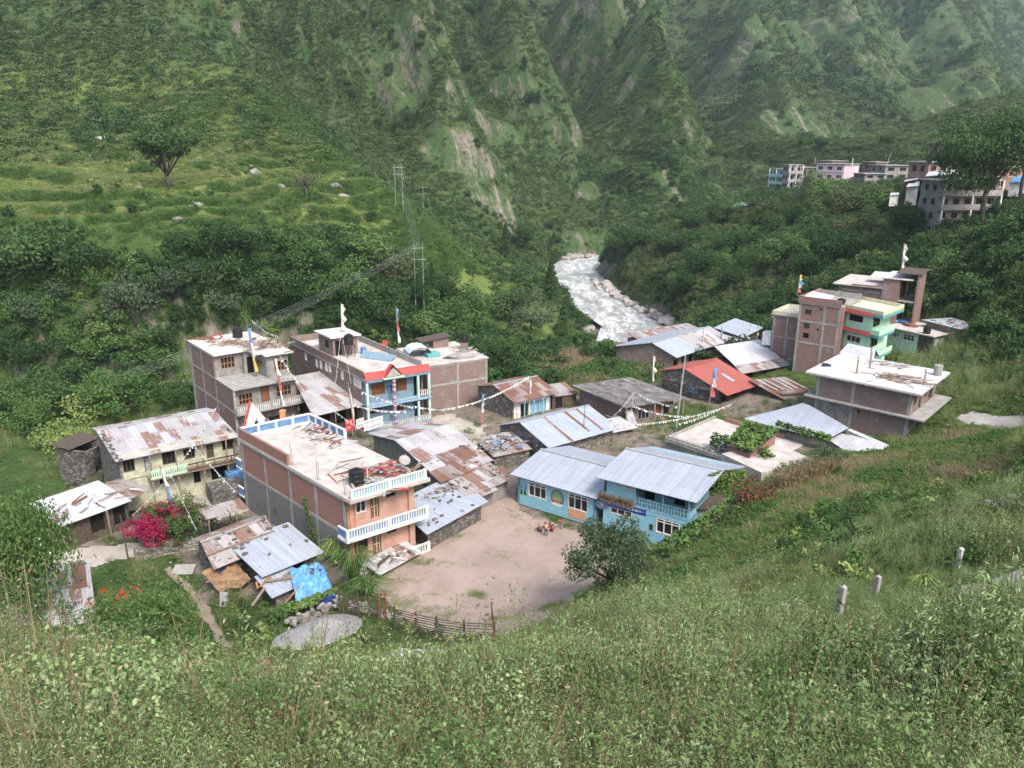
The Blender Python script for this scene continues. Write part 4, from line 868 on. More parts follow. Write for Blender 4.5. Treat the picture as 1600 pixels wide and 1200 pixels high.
b.part('tarpaulin',MB().add(V,F),M['tarpo']); V,F=cloth(10,6,lambda u,v:(.8+3.2*u,1.5+1.9*v,1.15+.6*v+.18*math.sin(u*9+v*3))); b.part('grey_sheet',MB().add(V,F),M['navy']); mb=MB(); [mb.bar((x,-.1,-.8),(x,-.1,.7),.07) for x in (0,1.5,2.9)]; b.part('post',mb,M['timber'])
# hut in the lower left
b=Bd('patched_tin_hut','low hut with pale pink-stained tin roof behind the lower left tree',(-45,1014),(148,966),2.1,-.3,'hut',W=7.8); HU=b
L=b.L; b.shell(.2,L-.2,.2,7.4,-.6,2.3,M['stoned']); b.shed(-1.2,L+.1,-.2,7.8,2.4,2.8,M['tinr']); b.part('rusty_strip',MB().slab([(L*.84,4,2.66),(L*.97,4,2.66),(L*.97,7.7,2.86),(L*.84,7.7,2.86)],.03),M['tinrr'])
b.stgroup='stones on the lower left hut roof'; b.stlabel='rust-brown stone on the patched tin hut roof'; b.stones(None,26,lambda u,v:(L*u,7.4*v,2.45+.38*v),41)
o=Bd('blue_tarp_heap','bright blue tarpaulin draped at the left edge beside the hut',(-12,950),(14,946),1.9,-.3,'covered heap',W=2.5); V,F=cloth(10,10,lambda u,v:(2.6*u-.3,2.6*v,2.3+.3*math.sin(u*5+v*3)-1.6*max(0,.2-v)*5)); o.part('tarpaulin',MB().add(V,F),M['tarp']); o.part('stack',MB().box(0,2,.4,2.4,0,1.9),M['timberd'])
b=Bd('white_tin_shelter','small white tin sheet shelter below the hut at the left edge',(5,1030),(30,1015),1.5,-.3,'shelter',W=2); b.shed(-.3,b.L+.8,0,2.4,1.6,2.1,M['tinw']); mb=MB(); [mb.bar((x,y,-.8),(x,y,1.6),.08) for x in (0,b.L) for y in (.1,2)]; b.part('post',mb,M['timber'])
# ================= long rusty roof by the courtyard, with lean-to
b=Bd('long_patched_house','long house with patched white and rust tin roof beside the courtyard',(721,781),(804,746),2.0,0,'house',W=15); LP=b
pc=[(0,0,2.0),(b.L,0,2.0),b.loc(P(702,662,3.8)),b.loc(P(617,688,3.8)),b.loc(P(573,677,2.7)),b.loc(P(653,657,2.7))]
A1,B1,C1,D1,E1,F1=[np.array(q) for q in pc]; bl=lambda u,v:tuple((A1*(1-u)+B1*u)*(1-v)+(D1*(1-u)+C1*u)*v+np.array([0,0,.0]))
up_=lambda u0,u1,v0,v1,h=.0:[tuple(np.array(bl(u,v))+[0,0,h]) for u,v in ((u0,v0),(u1,v0),(u1,v1),(u0,v1))]
b.part('roof',MB().slab(up_(0,1,.30,1),.06),M['tinr']); b.part('back_slope',MB().slab([tuple(D1+[0,.01,0]),tuple(C1+[0,.01,0]),tuple(F1),tuple(E1)],.06),M['tinr'])
b.part('lower_roof',MB().slab(up_(.1,.93,.0,.31,-.05),.05).slab(up_(.0,.62,-.04,.10,-.14),.05),M['tinr2']); b.part('rusty_patch',MB().slab(up_(.30,.86,.42,.62,.05),.03).slab(up_(-.03,.55,.26,.44,.06),.03).slab(up_(.86,1.02,.10,.18,.05),.03),M['tinrr'])
mb=MB(); q=[np.array(bl(u,v)) for u,v in ((.05,.04),(.92,.04),(.95,.98),(.05,.98))]+[E1+[.6,-.3,0]]; q=[q[0],q[1],q[2],F1+[-.4,-.3,0],q[4],q[3]]
for i in range(6): p=q[i];r_=q[(i+1)%6]; mb.add([(p[0],p[1],-1),(r_[0],r_[1],-1),(r_[0],r_[1],r_[2]-.12),(p[0],p[1],p[2]-.12)],[(0,1,2,3)])
b.part('wall',mb,M['cement']); L=b.L
sp=(q[0]+(q[5]-q[0])*.55); dd=(q[5]-q[0])/np.linalg.norm(q[5]-q[0]); sp=sp+np.array([-.05,0,0]); b.part('window',MB().bar((sp[0],sp[1],1.3),(sp[0]+dd[0]*1.4,sp[1]+dd[1]*1.4,1.3),.08,.9),M['dark'])
b.stgroup='stones on the long patched roof'; b.stlabel='brown stone resting on the long patched tin roof'
b.stones(None,46,lambda u,v:bl(u,v*.62),51)
b=Bd('lean_to_shed','dark stone lean-to with grey tin roof and scattered stones by the pink building',(668,831),(756,783),1.8,0,'shed',C=(650,785)); LT=b
L,W=b.L,b.W; b.shell(.2,L-.2,.2,W-.1,-.8,1.75,M['stoned']); b.shed(-.3,L+.3,-.3,W+.6,1.8,2.35,M['tin'])
b.stgroup='stones on the lean-to roof'; b.stlabel='grey stone lying on the lean-to tin roof'; b.stones(None,24,lambda u,v:(L*u,W*v,1.86+.55*v),61,)
planks('stone_row','row of pale boards and stones along the lean-to ridge','rubble row',b,L*.72,W*.8,2.3,5,1.2,34,['rockp','timber'],62,.6,.3)
o=Bd('low_sheet_roof','low sheet roof of white and rusty tin at the foot of the pink building',zz(Z2,560,1190),zz(Z2,960,970),.5,0,'sheet roof',W=1.7); o.shed(0,o.L,0,1.9,.45,.9,M['tinr']); planks('sheet_weights','dark battens and sheets lying on the low sheet roof','battens',o,o.L*.5,.8,.75,3.5,1.3,14,['timberd','concwh','rock'],63,1.8,.1)
# ================= stone house with rusty roof in the middle
b=Bd('small_stone_house','small stone house with rusty tin roof and blue doors beside the grass yard',(806,628),(866,614),2.5,0,'house',W=6.4); SS=b
L,W=b.L,b.W; b.gz0=-1
b.wall('f',.2,L,-1,2.5,M['white'],.6,[b.op(V3,235,485,275,545,'hole','f',.6),b.op(V3,285,475,325,535,'door:lblue:blue','f',.6),b.op(V3,330,465,360,530,'door:lblue:blue','f',.6)])
b.shell(.2,L,.8,6,-1,2.45,M['stone'],sides='rb'); b.gable(-.4,L+.5,-.3,8,2.5,3.65,M['tinrr'],yr=3.9,zb=2.6,wallm=M['stone'],wx=(0,L),wy=(.6,7.6)); mb=MB(); [mb.bar((x,-.15,-1),(x,-.15,2.45),.1) for x in (1.2,2.6,4)]; b.part('post',mb,M['lblue'])
b=Bd('timber_annex','low timber annex with a rusty tin roof right of the small stone house',zz(V3,395,445),zz(V3,515,430),2.0,0,'shed',W=3.4); b.shell(0,b.L,0,3.2,-1,1.95,M['timberd'],{'f':[(.4,1.3,0,1.7,'hole')]}); b.shed(-.1,b.L+.2,-.2,3.6,2.,2.4,M['tinr2'])
o=MB().tube([(0,0,-.5),(0,0,.4),(0,0,.42),(0,0,.9)],[.4,.4,.43,.4],12).build('rusty_drum',M['redp'],loc=tuple(P(*zz(V3,390,510),0)+np.array([0,0,.3]))); meta(o,'rusty red drum between the small stone house and its annex','drum')
# ================= grey flat roofed building
b=Bd('flat_roofed_brick_house','brick house with a wide dark weathered flat concrete roof',(975,634),(1066,620),3.1,0,'house',C=(895,602)); GF=b
L,W=b.L,b.W; b.shell(.6,L-.5,.8,W-.5,-1.2,2.9,M['brick3'],{'f':[(.8,2.0,.2,2.2,'hole'),(2.6,4.2,.8,2.1,'win:metal:3'),(4.8,5.8,0,2.2,'door:wood:timberd'),(6.2,7.0,.8,2.1,'hole')]},mats={})
b.slab(-.2,L+.3,-.4,W+.1,3.12,.2,M['concd']); mb=MB(); [mb.bar((x,-.2,-1),(x,-.2,2.9),.16) for x in (.2,L*.5,L)]; b.part('post',mb,M['timber']); b.part('veranda_wall',MB().box(.0,L,-.3,-.1,-1.2,.3),M['stone']); b.part('stair',MB().slab([(.3,-1.2,.2),(1.3,-1.2,.2),(1.3,.2,2.4),(.3,.2,2.4)],.15),M['metal'])
# ================= grey-blue gable house of stone
b=Bd('stone_gable_house','stone house with a striped grey-blue tin gable roof in the village centre',(857,698),(962,669),2.4,0,'house',C=(783,661)); BG=b
L,W=b.L,max(6.5,b.W); b.gz0=-1; b.shell(.3,L-.3,.4,W-.5,-1,2.35,M['stone'],sides='frb'); b.gable(-.2,L+.3,-.3,9.3,2.4,3.6,M['tin'],yr=4.8,zb=1.9,wallm=M['stone'],wx=(.2,L),wy=(.4,8.9))
b.part('rust_streaks',MB().slab([(L*.3,-.28,2.42),(L*.34,-.28,2.42),(L*.34,4.7,3.6),(L*.3,4.7,3.6)],.02).slab([(L*.62,.5,2.61),(L*.66,.5,2.61),(L*.66,4.7,3.6),(L*.62,4.7,3.6)],.02).slab([(L*.8,.2,2.53),(L*.83,.2,2.53),(L*.83,4.7,3.6),(L*.8,4.7,3.6)],.02),M['tinrr'])
b=Bd('scrap_covered_hut','low hut covered with scrap tin, rags and stones beside the long patched house',(772,712),(828,700),1.7,0,'hut',C=(745,690)); L,W=b.L,max(2.5,b.W); b.shell(.1,L,.1,W,-1,1.6,M['stoned']); b.shed(-.2,L+.2,-.2,W+.2,1.65,2.0,M['tinr2']); planks('scrap_layer','scrap layer of stones, rags and tin on the low hut','scrap heap',b,L/2,W/2,1.9,6,4,110,['rock','rockp','timberd','shirt','blue'],71,.8,.2)
b=Bd('white_stone_covered_hut','low hut roofed with white sheets and stones behind the school',(892,690),(978,672),1.4,.2,'hut',W=3); L=b.L; b.shell(.1,L,.1,2.8,-1,1.2,M['stoned']); b.shed(-.2,L+1.5,-.2,3.1,1.3,1.6,M['tinw']); planks('white_scrap','scattered white stones and sheets on the hut behind the school','rubble',b,L/2,1.5,1.5,7,2.6,50,['rockp','rock','concwh'],72,.6,.15)
# ================= back row
b=Bd('back_row_house','long brick house with grey rust-edged tin roof at the back of the village',zz(V3,1010,250),zz(V3,1200,190),2.8,0,'house',C=(962,540)); L,W=b.L,b.W; FG=b
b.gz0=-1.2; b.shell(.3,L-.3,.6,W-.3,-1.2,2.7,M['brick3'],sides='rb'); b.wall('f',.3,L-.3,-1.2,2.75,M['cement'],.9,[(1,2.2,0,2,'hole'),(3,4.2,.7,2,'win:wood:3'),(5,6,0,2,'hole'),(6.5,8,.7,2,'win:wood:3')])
b.gable(-.2,L+5,-.3,10.6,2.8,4.3,M['tin'],yr=3.8,zb=2.6,wallm=M['brick3'],wx=(.2,L),wy=(.6,10.2)); b.part('rusty_sheets',MB().slab([(L*.62,-.28,2.84),(L+5.1,-.28,2.84),(L+5.1,3.7,4.32),(L*.62,3.7,4.32)],.02),M['tinr'])
b=Bd('far_rust_roof_shed','low shed with rusty roof edge at the far side of the village',(1006,534),(1100,518),2.4,0,'shed',W=4); b.shell(.1,b.L,.1,3.8,-1.2,2.3,M['brick3']); b.shed(-.2,b.L+.5,-.3,4.2,2.4,3.0,M['tinr2'])
b=Bd('far_grey_roof_shed','shed with grey tin roof and prayer poles near the field',(1110,545),(1170,535),2.2,.6,'shed',W=5); b.shell(.1,b.L,.1,4.8,-1.2,2.1,M['timberd'],{'f':[(.5,1.6,0,1.6,'hole'),(2,3,0,1.6,'hole')]}); b.shed(-.3,b.L+.5,-.3,5.2,2.15,3.1,M['tinr'])
b=Bd('far_blue_grey_shed','small blue-grey roofed shed right of the far sheds',(1168,530),(1186,521),2.4,.8,'shed',W=4.4); b.shell(.1,b.L+1,.1,4.2,-1.2,2.3,M['timberd']); b.shed(-2.6,b.L+1.2,-.3,4.6,2.4,3.3,M['tin'])
# red roof house
b=Bd('red_roof_house','stone house with a bright red tin gable roof and blue window',zz(V3,1265,440),zz(V3,1425,385),2.9,.4,'house',W=10.1); RR_=b
L=b.L; b.gz0=-1.4; g=.4
b.wall('l',1.5,9.7,-1.4,2.3,M['stone'],.3,[b.op(V3,1078,385,1115,432,'win:blue:2:.5','l',.3),b.op(V3,1205,420,1240,470,'hole','l',.3)])
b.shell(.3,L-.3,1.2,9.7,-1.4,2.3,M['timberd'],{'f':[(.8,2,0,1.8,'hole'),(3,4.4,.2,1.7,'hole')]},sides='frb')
b.gable(-.1,L+.2,-.2,10.1,2.5,4.5,M['tinred'],yr=6.35,zb=3.4,wallm=M['stone'],wx=(.3,L-.3),wy=(1.2,9.7),gm=M['tinred']); b.gz0=2.3
b.part('grey_sheet',MB().slab([(L*.52,1.6,3.1),(L*.52+.7,1.6,3.1),(L*.52+.7,3.4,3.68),(L*.52,3.4,3.68)],.03),M['metal'])
# white long roof
b=Bd('white_long_roof_house','long house with a bright whitish tin roof and rusty right end',zz(V4,190,585),zz(V4,500,530),3.0,.8,'house',C=zz(V4,65,510)); WL=b
L=b.L;W=b.W; b.gz0=-1.4; b.shell(.3,L-.3,.6,W-.3,-1.4,2.4,M['timberd'],{'f':[(1,2.5,.2,1.9,'hole'),(4,5.5,.2,1.9,'hole')]}); 
b.part('roof',MB().slab([(-.2,1.6,2.75),(L*.72,1.6,2.75),(L*.72,W+.2,3.9),(-.2,W+.2,3.9)],.06),M['tinw']); b.part('lower_roof',MB().slab([(-.2,-.3,2.2),(L*.5,-.3,2.2),(L*.5,1.7,2.7),(-.2,1.7,2.7)],.05),M['tinr2']); b.part('front_roof',MB().slab([(L*.5+.02,-.3,2.2),(L+.2,-.3,2.2),(L+.2,1.8,2.72),(L*.5+.02,1.8,2.72)],.05),M['tinr']); b.part('rusty_end',MB().slab([(L*.72+.01,1.5,2.72),(L+2.6,1.5,2.72),(L+2.6,W+.2,3.92),(L*.72+.01,W+.2,3.92)],.05),M['tinrr'])
b.part('back_slope',MB().slab([(-.2,W+.21,3.9),(L+2.6,W+.21,3.9),(L+2.6,W+2.6,3.0),(-.2,W+2.6,3.0)],.05),M['tinr2'])
b=Bd('rust_brown_roof_house','low house with a rust-brown tin roof in front of the brick building',zz(V4,400,715),zz(V4,560,700),2.4,1.2,'house',C=zz(V4,265,675)); L=b.L;W=max(5,b.W); b.shell(.3,L,.4,W,-1.2,1.6,M['timberd']); b.part('roof',MB().slab([(-.3,-.3,1.2),(L+.6,-.3,1.2),(L+.6,W,2.3),(-.3,W,2.3)],.05),M['tinrr']); mb=MB()
for x in (.5,1.4,2.6,3.3,4.4): mb.slab([(x,1.6,1.75+.07),(x+.18,1.6,1.82),(x+.25,W-.3,2.31),(x+.07,W-.3,2.31)],.02)
b.part('pale_strips',mb,M['tinw']); RB=b
planks('rubble_row','row of pale rubble and sheets below the rust-brown roof','rubble',b,L*.2,-1.4,.3,7,2,50,['rockp','tinw','timber'],81,1.4,.5)
# blue roof pair
b=Bd('blue_tin_house','house with a large blue-grey tin roof below the bare brick building',zz(V4,350,850),zz(V4,720,860),3.2,2.2,'house',C=zz(V4,200,810)); BH=b
a=[b.loc(P(*zz(V4,x,y),z)) for x,y,z in ((350,855,3.6),(620,915,3.6),(722,858,4.6),(535,750,4.9),(200,812,3.6))]
b.part('roof',MB().slab([a[0],a[1],a[2],a[3]],.06).slab([a[0],a[3],a[4]],.06) if 0 else MB().slab([(p[0],p[1],p[2]) for p in (a[0],a[1],a[2],a[3])],.06),M['tins'])
a2=b.loc(P(*zz(V4,495,735),4.9)); b.part('left_slope',MB().slab([a[4],a[0],tuple(np.array(a[3])+[0,0,.01]),a2],.06),M['tins'])
c=[b.loc(P(*zz(V4,x,y),z)) for x,y,z in ((625,920,3.3),(790,1030,3.3),(925,945,4.0),(730,862,4.2))]
b.part('lower_roof',MB().slab(c,.06),M['tinw']); 
mb=MB(); ms=[a[0],a[1],c[1],c[2],a[2],a[3],a2]; 
for i in range(len(ms)):
    p=Vector(ms[i]);q=Vector(ms[(i+1)%len(ms)]); cc=Vector((sum(m[0] for m in ms)/7,sum(m[1] for m in ms)/7,0)); s_=lambda v:Vector((v.x+(cc.x-v.x)*.1,v.y+(cc.y-v.y)*.1,v.z-.25)); p=s_(p);q=s_(q)
    mb.add([(p.x,p.y,-1.5),(q.x,q.y,-1.5),(q.x,q.y,q.z),(p.x,p.y,p.z)],[(0,1,2,3)])
b.part('wall',mb,M['cement'])
# ================= concrete terrace with planters and vine pergola
b=Bd('concrete_terrace','flat concrete terrace roof with planters and low parapet behind the school',zz(V7,900,80),zz(V7,1350,230),3.0,.8,'terrace',C=zz(V3,1210,550)); CT=b
L=b.L;W=b.W; b.part('wall',MB().box(0,L,0,W,-2,1.9),M['cblock']); b.part('floor',MB().box(-.1,L+.1,-.1,W+.1,1.9,2.05),M['concw'])
b.part('parapet',MB().box(-.12,.0,-.1,W,2.05,2.35).box(-.1,L*.75,-.12,.02,2.05,2.3),M['conc']); b.part('brick_edge',MB().box(L*.12,L*.8,W-.1,W+.1,2.05,2.5),M['brick'])
for i in range(9):
    o=MB().tube([(0,0,0),(0,0,.42)],[.2,.28],9).build('flower_pot',M['conc'],loc=b.w(.3+i*.62,.3,2.05)); meta(o,'round concrete flower pot on the terrace edge behind the school','flower pot','flower pots along the terrace edge')
# ================= bare brick building on the right (white roof)
b=Bd('bare_brick_building','two-storey bare brick building with wide white concrete roof on the right',(1279,581),(1427,610.5),8.5,2.7,'building',C=(1325,557)); RB_=b
g=2.7; L,W=b.L,b.W; zt=8.5-g; zm=b.pf(*zz(Z5,150,560))[1]
b.wall('f',0,L,zm,zt-.15,M['brick3'],0,[b.op(Z5,605,420,640,482,'win:timber:1:0:dark'),])
b.wall('f',0,L,-1,zm-.15,M['brick3'],0,[b.op(Z5,568,695,600,752,'win:timber:1:0:dark')])
for z0,z1 in ((zm,zt-.15),(-1,zm-.15)):
    b.wall('r',.22,W-.22,z0,z1,M['brick3'],L,[(.6,1.9,z0+.7,z0+2.0,'win:timber:3'),(2.6,3.5,z0+.02,z0+2.1,'hole'),(4.2,min(5.6,W-.6),z0+.7,z0+2.0,'win:timber:3'),(W-2.4,W-1,z0+.1,z0+2.,'hole')]); b.wall('l',.22,W-.22,z0,z1,M['brick3'],0); b.wall('b',0,L,z0,z1,M['brick3'],W)
b.slab(-1.1,L+.9,-.7,W+1.2,zt,.15,M['concwh']); b.part('roof_edge',MB().box(-1.12,L+.92,-.72,W+1.22,zt-.24,zt-.148),M['conc'])
b.part('floor_slab',MB().box(-1.1,L+1.5,-.55,W+1,zm-.15,zm),M['conc'])
xs=[.12]+[b.pf(*zz(Z5,x,y))[0] for x,y in ((535,500),)]+[L-.15]; mb=MB(); [mb.box(x-.15,x+.15,-.04,.2,-1,zt-.24) for x in xs]; [mb.box(L-.2,L+.04,y-.14,y+.14,-1,zt-.24) for y in (.2,2.3,3.9,W-.2)]; b.part('concrete_frame',mb,M['conc'])
b.part('cement_patch',MB().box(.3,xs[1]-.15,-.012,.0,-1,zm-.2),M['cement'])
p=b.pz(*zz(Z5,1010,400),zt); planks('firewood_heap','heap of split firewood on the bare brick building white roof','firewood heap',b,p[0],p[1],zt,4.5,2.4,80,['timber','rockp','timber'],91,1.5,.4)
p=b.pz(*zz(Z5,580,160),zt); t=thing('folded_tin_sheets','pale bent tin sheets standing on the white concrete roof','tin sheets',b.w(*p[:2],zt),b.rz); MB().slab([(-2,-.4,0),(2,-.7,0),(1.7,.3,1.0),(-1.4,.3,1.1)],.05).slab([(-1.4,.32,1.1),(1.7,.32,1.0),(2,1.1,0),(-1.6,1.1,0)],.05).build('sheets',M['tinw'],t)
p=b.pz(*zz(Z5,880,260),zt); planks('tin_sheet_pile','flat pile of white tin sheets with rusty edges on the white concrete roof','sheet pile',b,p[0],p[1],zt,4.6,2.2,24,['tinr','wood','tinw'],92,2.6,.25)
p=b.pz(*zz(Z5,1370,360),zt); o=MB().tube([(0,0,0),(0,0,1.1)],.42,14).build('concrete_ring',M['conc'],loc=b.w(*p[:2],zt)); meta(o,'grey concrete ring standing at the right roof corner','concrete ring')
p=b.pz(*zz(Z5,250,270),zt); o=MB().box(-.3,.3,-.2,.2,0,.32).box(.4,.6,-.15,.15,0,.2).build('blue_crate',M['navy'],loc=b.w(*p[:2],zt)); meta(o,'dark blue crate near the left corner of the white roof','crate')
for x,y,h,lb in ((560,345,1.9,'tall grey post on the front edge of the white concrete roof'),(690,290,2.3,'tall grey post in the middle of the white concrete roof'),(1240,410,1.2,'short pair of rods at the right of the white concrete roof')):
    p=b.pz(*zz(Z5,x,y),zt); rods(b,[(p[0],p[1],zt)],h,lb,None,'timber',.09)
p=b.pf(*zz(Z5,1090,900)); planks('log_pile','weathered logs lying at the near corner of the bare brick building','logs',b,L+1.2,-.8,-.2,3,3,8,['timber'],93,3,.4)
# ================= mint green building with brick body
b=Bd('mint_green_building','mint green and brick building with red sill bands and corner balconies',(1315,480),(1365,490.5),11.7,4.2,'building',C=(1338,469),W=5.6); MG=b
g=4.2; L,W=b.L,b.W; zt=11.7-g
z2=b.pf(*zz(Z6,820,660))[1]; z1=b.pf(*zz(Z6,800,870))[1]
b.wall('f',0,L,-1,zt,M['mint'],0,[b.op(Z6,915,525,1058,640,'win:white:1:0:dark'),b.op(Z6,890,745,1025,848,'win:white:3')])
b.wall('r',.22,W,-1,zt,M['mint'],L,[b.op(Z6,1155,540,1225,650,'win:timberd:2','r',L),b.op(Z6,1130,770,1200,860,'win:timberd:2','r',L)]); b.part('wall',MB().box(0,.2,.22,W,-1,zt).box(.2,L-.2,W-.2,W,-1,zt),M['mint'])
b.slab(0,L+1.4,-.25,W+.6,zt+.12,.12,M['cream'])
mb=MB(); mb.box(-.02,L+1.45,-.3,-.14,zt+.12,zt+.55).box(L+1.3,L+1.46,-.14,W+.6,zt+.12,zt+.55).box(-.02,L+1.3,W+.5,W+.64,zt+.12,zt+.55); b.part('parapet',mb,M['cream'])
mb=MB(); 
for z in (zt+.12,z2+.12,z1+.12): mb.slab([(-.05,-.52,z-.42),(L+.1,-.52,z-.42),(L+.1,-.3,z),(-.05,-.3,z)],.1)
b.part('red_band',mb,M['redp'])
for z in (z2,z1): b.part('balcony',MB().box(L,L+1.25,-.3,W*.8,z-.45,z-.1).box(-.02,L,-.3,-.001,z-.3,z-.12),M['tealp']); b.part('balcony_wall',MB().box(L+1.15,L+1.3,-.32,W*.8,z-.1,z+.5).box(L-.02,L+1.15,-.32,-.2,z-.1,z+.5),M['mint'])
b.part('fascia',MB().box(L+.1,L+1.48,-.32,W+.66,zt-.35,zt-.005),M['tealp'])
b2=Bd('brick_rear_building','three-storey brick building with small windows left of the mint green front',zz(Z6,405,425),zz(Z6,832,480),12.0,4.0,'building',W=7.5); BB=b2
g=4.;L,W=b2.L,b2.W;zt=12.-g-.0
sh=[b2.op(Z6,455,485,518,545,'win:timberd:2'),b2.op(Z6,605,475,628,503,'win:timberd:1'),b2.op(Z6,440,628,498,690,'win:timberd:3:.5'),b2.op(Z6,575,685,598,712,'win:timberd:1'),b2.op(Z6,428,730,488,795,'hole')]
b2.wall('f',0,L,-2,zt,M['brick2'],0,sh); b2.shell(0,L,.22,W,-2,zt,M['brick2'],sides='lrb'); b2.slab(-.1,L,-.1,W,zt+.12,.12,M['conc'])
b2.part('parapet',MB().box(-.3,L,-.12,.05,zt+.12,zt+.95).box(-.3,-.1,.05,W,zt+.12,zt+.95),M['brick2']); b2.part('white_parapet',MB().box(-.1,L,W-.2,W,zt+.12,zt+.8),M['conc'])
mb=MB(); zs=[b2.pf(*zz(Z6,x,y))[1] for x,y in ((640,640),(600,860))]; [mb.box(-.02,L,-.035,.2,z-.12,z+.12) for z in zs]; xs=[b2.pf(*zz(Z6,x,y))[0] for x,y in ((655,550),(400,500))]; [mb.box(x-.14,x+.14,-.03,.2,-2,zt) for x in xs+[L-.15]]; b2.part('concrete_frame',mb,M['conc'])
p=b2.pz(*zz(Z6,600,345),zt+.5); o=MB().slab([(-1.8,-.5,.2),(1.4,-.8,.1),(1.6,.8,.5),(-1.2,.8,.75)],.05).build('white_sheet',M['concwh'],loc=b2.w(L*.4,.7,zt+.7)); o.rotation_euler=(0,0,b2.rz); meta(o,'white sheet laid over the parapet of the brick rear building','sheet')
wtank(b2.w(L-.8,2.2,zt+.12),'black tank lying low behind the mint green parapet',.5,.75)
b3=Bd('brick_side_wing','two-storey brick wing with cream parapet at the left of the brick rear building',zz(Z6,130,545),zz(Z6,395,580),9.1,3.6,'building',W=6); L=b3.L; zt=9.1-3.6
b3.shell(0,L,0,6,-2,zt,M['brick2']); b3.slab(-.4,L,-.2,6.1,zt+.12,.12,M['conc']); b3.part('parapet',MB().box(-.2,L,-.18,-.02,zt+.12,zt+.6).box(-.2,-.04,0,6,zt+.12,zt+.6).box(-.04,L,5.9,6.05,zt+.12,zt+.6),M['cream'])
mb=MB(); [mb.box(x-.13,x+.13,-.03,.2,-2,zt) for x in (.1,L*.55,L-.1)]; mb.box(0,L,-.035,.2,zt*.45,zt*.45+.2); b3.part('concrete_frame',mb,M['conc']); b3.part('water_box',MB().box(-1.5,-.3,.5,2,1,2.8),M['white'])
# far brick
b=Bd('tall_brick_building','tall unfinished brick building with open stair tower at the foot of the green slope',zz(Z6,815,225),zz(Z6,1262,268),13.0,4.8,'building',W=9); TB=b
g=4.8;L,W=b.L,b.W;zt=13-g; b.shell(0,L,0,W,-2,zt,M['brick2'],{'f':[(L-.7,L-.3,3.8,4.2,'hole')]}); b.slab(-.8,L,-.6,W+.5,zt+.15,.15,M['concw']); b.part('brick_border',MB().box(L*.3,L,-.62,-.45,zt+.15,zt+.3),M['brick'])
t0=L;wt=b.pf(*zz(Z6,1450,180))[0]; ht=b.pf(*zz(Z6,1300,165))[1]
b.part('tower_wall',MB().box(t0,wt,-.3,W*.7,-2,ht),M['brick2']); b.part('tower_roof',MB().box(t0-.2,wt+1.5,-.5,W*.75,ht,ht+.14),M['concwh'])
b.part('cantilever_floors',MB().box(wt+.001,wt+2.0,0,W*.6,ht*.02,ht*.02+.15).box(wt+.001,wt+2.0,0,W*.6,ht*.36,ht*.36+.15).box(wt+.001,wt+2.0,0,W*.6,ht*.69,ht*.69+.15),M['conc']); b.part('end_wall',MB().box(wt+2.0,wt+2.25,0,W*.6,-2,ht+.8).box(wt+.3,wt+.5,W*.6-.2,W*.6,-2,ht),M['brick2']); b.part('tower_cover',MB().slab([(wt-.6,-.3,ht+.9),(wt+2.6,-.3,ht+.9),(wt+2.6,W*.6,ht+1.),(wt-.6,W*.6,ht+1.)],.08),M['timberd'])
mb=MB(); [mb.box(x-.14,x+.14,-.035,.2,-2,zt) for x in (.1,L*.5,L-.1)]; mb.box(0,L,-.035,.2,zt-.8,zt-.55).box(0,L,-.034,.2,zt*.38,zt*.38+.2); b.part('concrete_frame',mb,M['conc'])
o=MB().slab([(-1.8,-1.2,0),(1.8,-1.2,.05),(2,1.2,.6),(-1.6,1.2,.55)],.05).build('white_tin_cover',M['tinw'],loc=b.w(L-.6,W*.45,zt+.9)); o.rotation_euler=(0,0,b.rz); meta(o,'white tin cover raised on the tall brick building roof','tin cover')
# pale mint low building
b=Bd('pale_mint_low_building','low pale mint building with blue tarpaulin on its roof beside the field',zz(Z6,1290,655),(1458,524),8.4,5.6,'building',W=5.5); PM=b
g=5.6;L,W=b.L,b.W;zt=8.4-g; b.wall('f',0,L*.72,-1.5,zt-.15,M['mintp'],0,[b.op(Z6,1360,715,1430,790,'win:white:3:.6'),b.op(Z6,1480,740,1590,830,'win:white:3:.6')]); b.wall('f',L*.72,L,-1.5,zt-.15,M['timberd'],0); b.shell(0,L,.22,W,-1.5,zt-.15,M['conc'],sides='lrb'); b.slab(-.4,L+.4,-.5,W+.4,zt,.15,M['concw'])
wtank(b.w(L*.84,.3,zt),'black water tank at the right end of the pale mint building roof',.45,1.0)
p=b.pz(*zz(Z6,1400,630),zt)
for nm,pp,m_,lb in (('blue_tarp_bundle',(1360,620),'blue','left bundle of blue tarpaulin on the pale mint building roof'),('blue_tarp_bundle',(1490,635),'tarp','right bundle of brighter blue tarpaulin on the pale mint building roof'),('firewood_bundle',(1545,665),'wood','small brown bundle of firewood beside the blue tarpaulin')):
    q=b.pz(*zz(Z6,*pp),zt); o=obj_at(nm,rockmesh(nm,hash(nm+lb)%97 if 0 else len(lb),M[m_],2,.4),b.w(q[0],q[1],zt+.2),lb,'bundle',sc_=(1.1,.7,.7),rz=b.rz)
b=Bd('slanting_roof_hut','small grey hut with rag-covered slanting tin roof at the field edge',zz(V4,1110,320),zz(V4,1210,345),9.3,6.8,'hut',W=4.5); HT=b
b.L=max(b.L,4.5); b.shell(.1,b.L,.1,4.2,-1.5,2.3,M['timber']); b.shed(-.4,b.L+1,-.4,4.8,2.5,2.45,M['tin']); planks('rag_scrap','white stones and rags along the slanting hut roof','scrap',b,b.L*.6,2,2.5,5,3,46,['rockp','timberd','concwh','redp'],97,.7,.3)
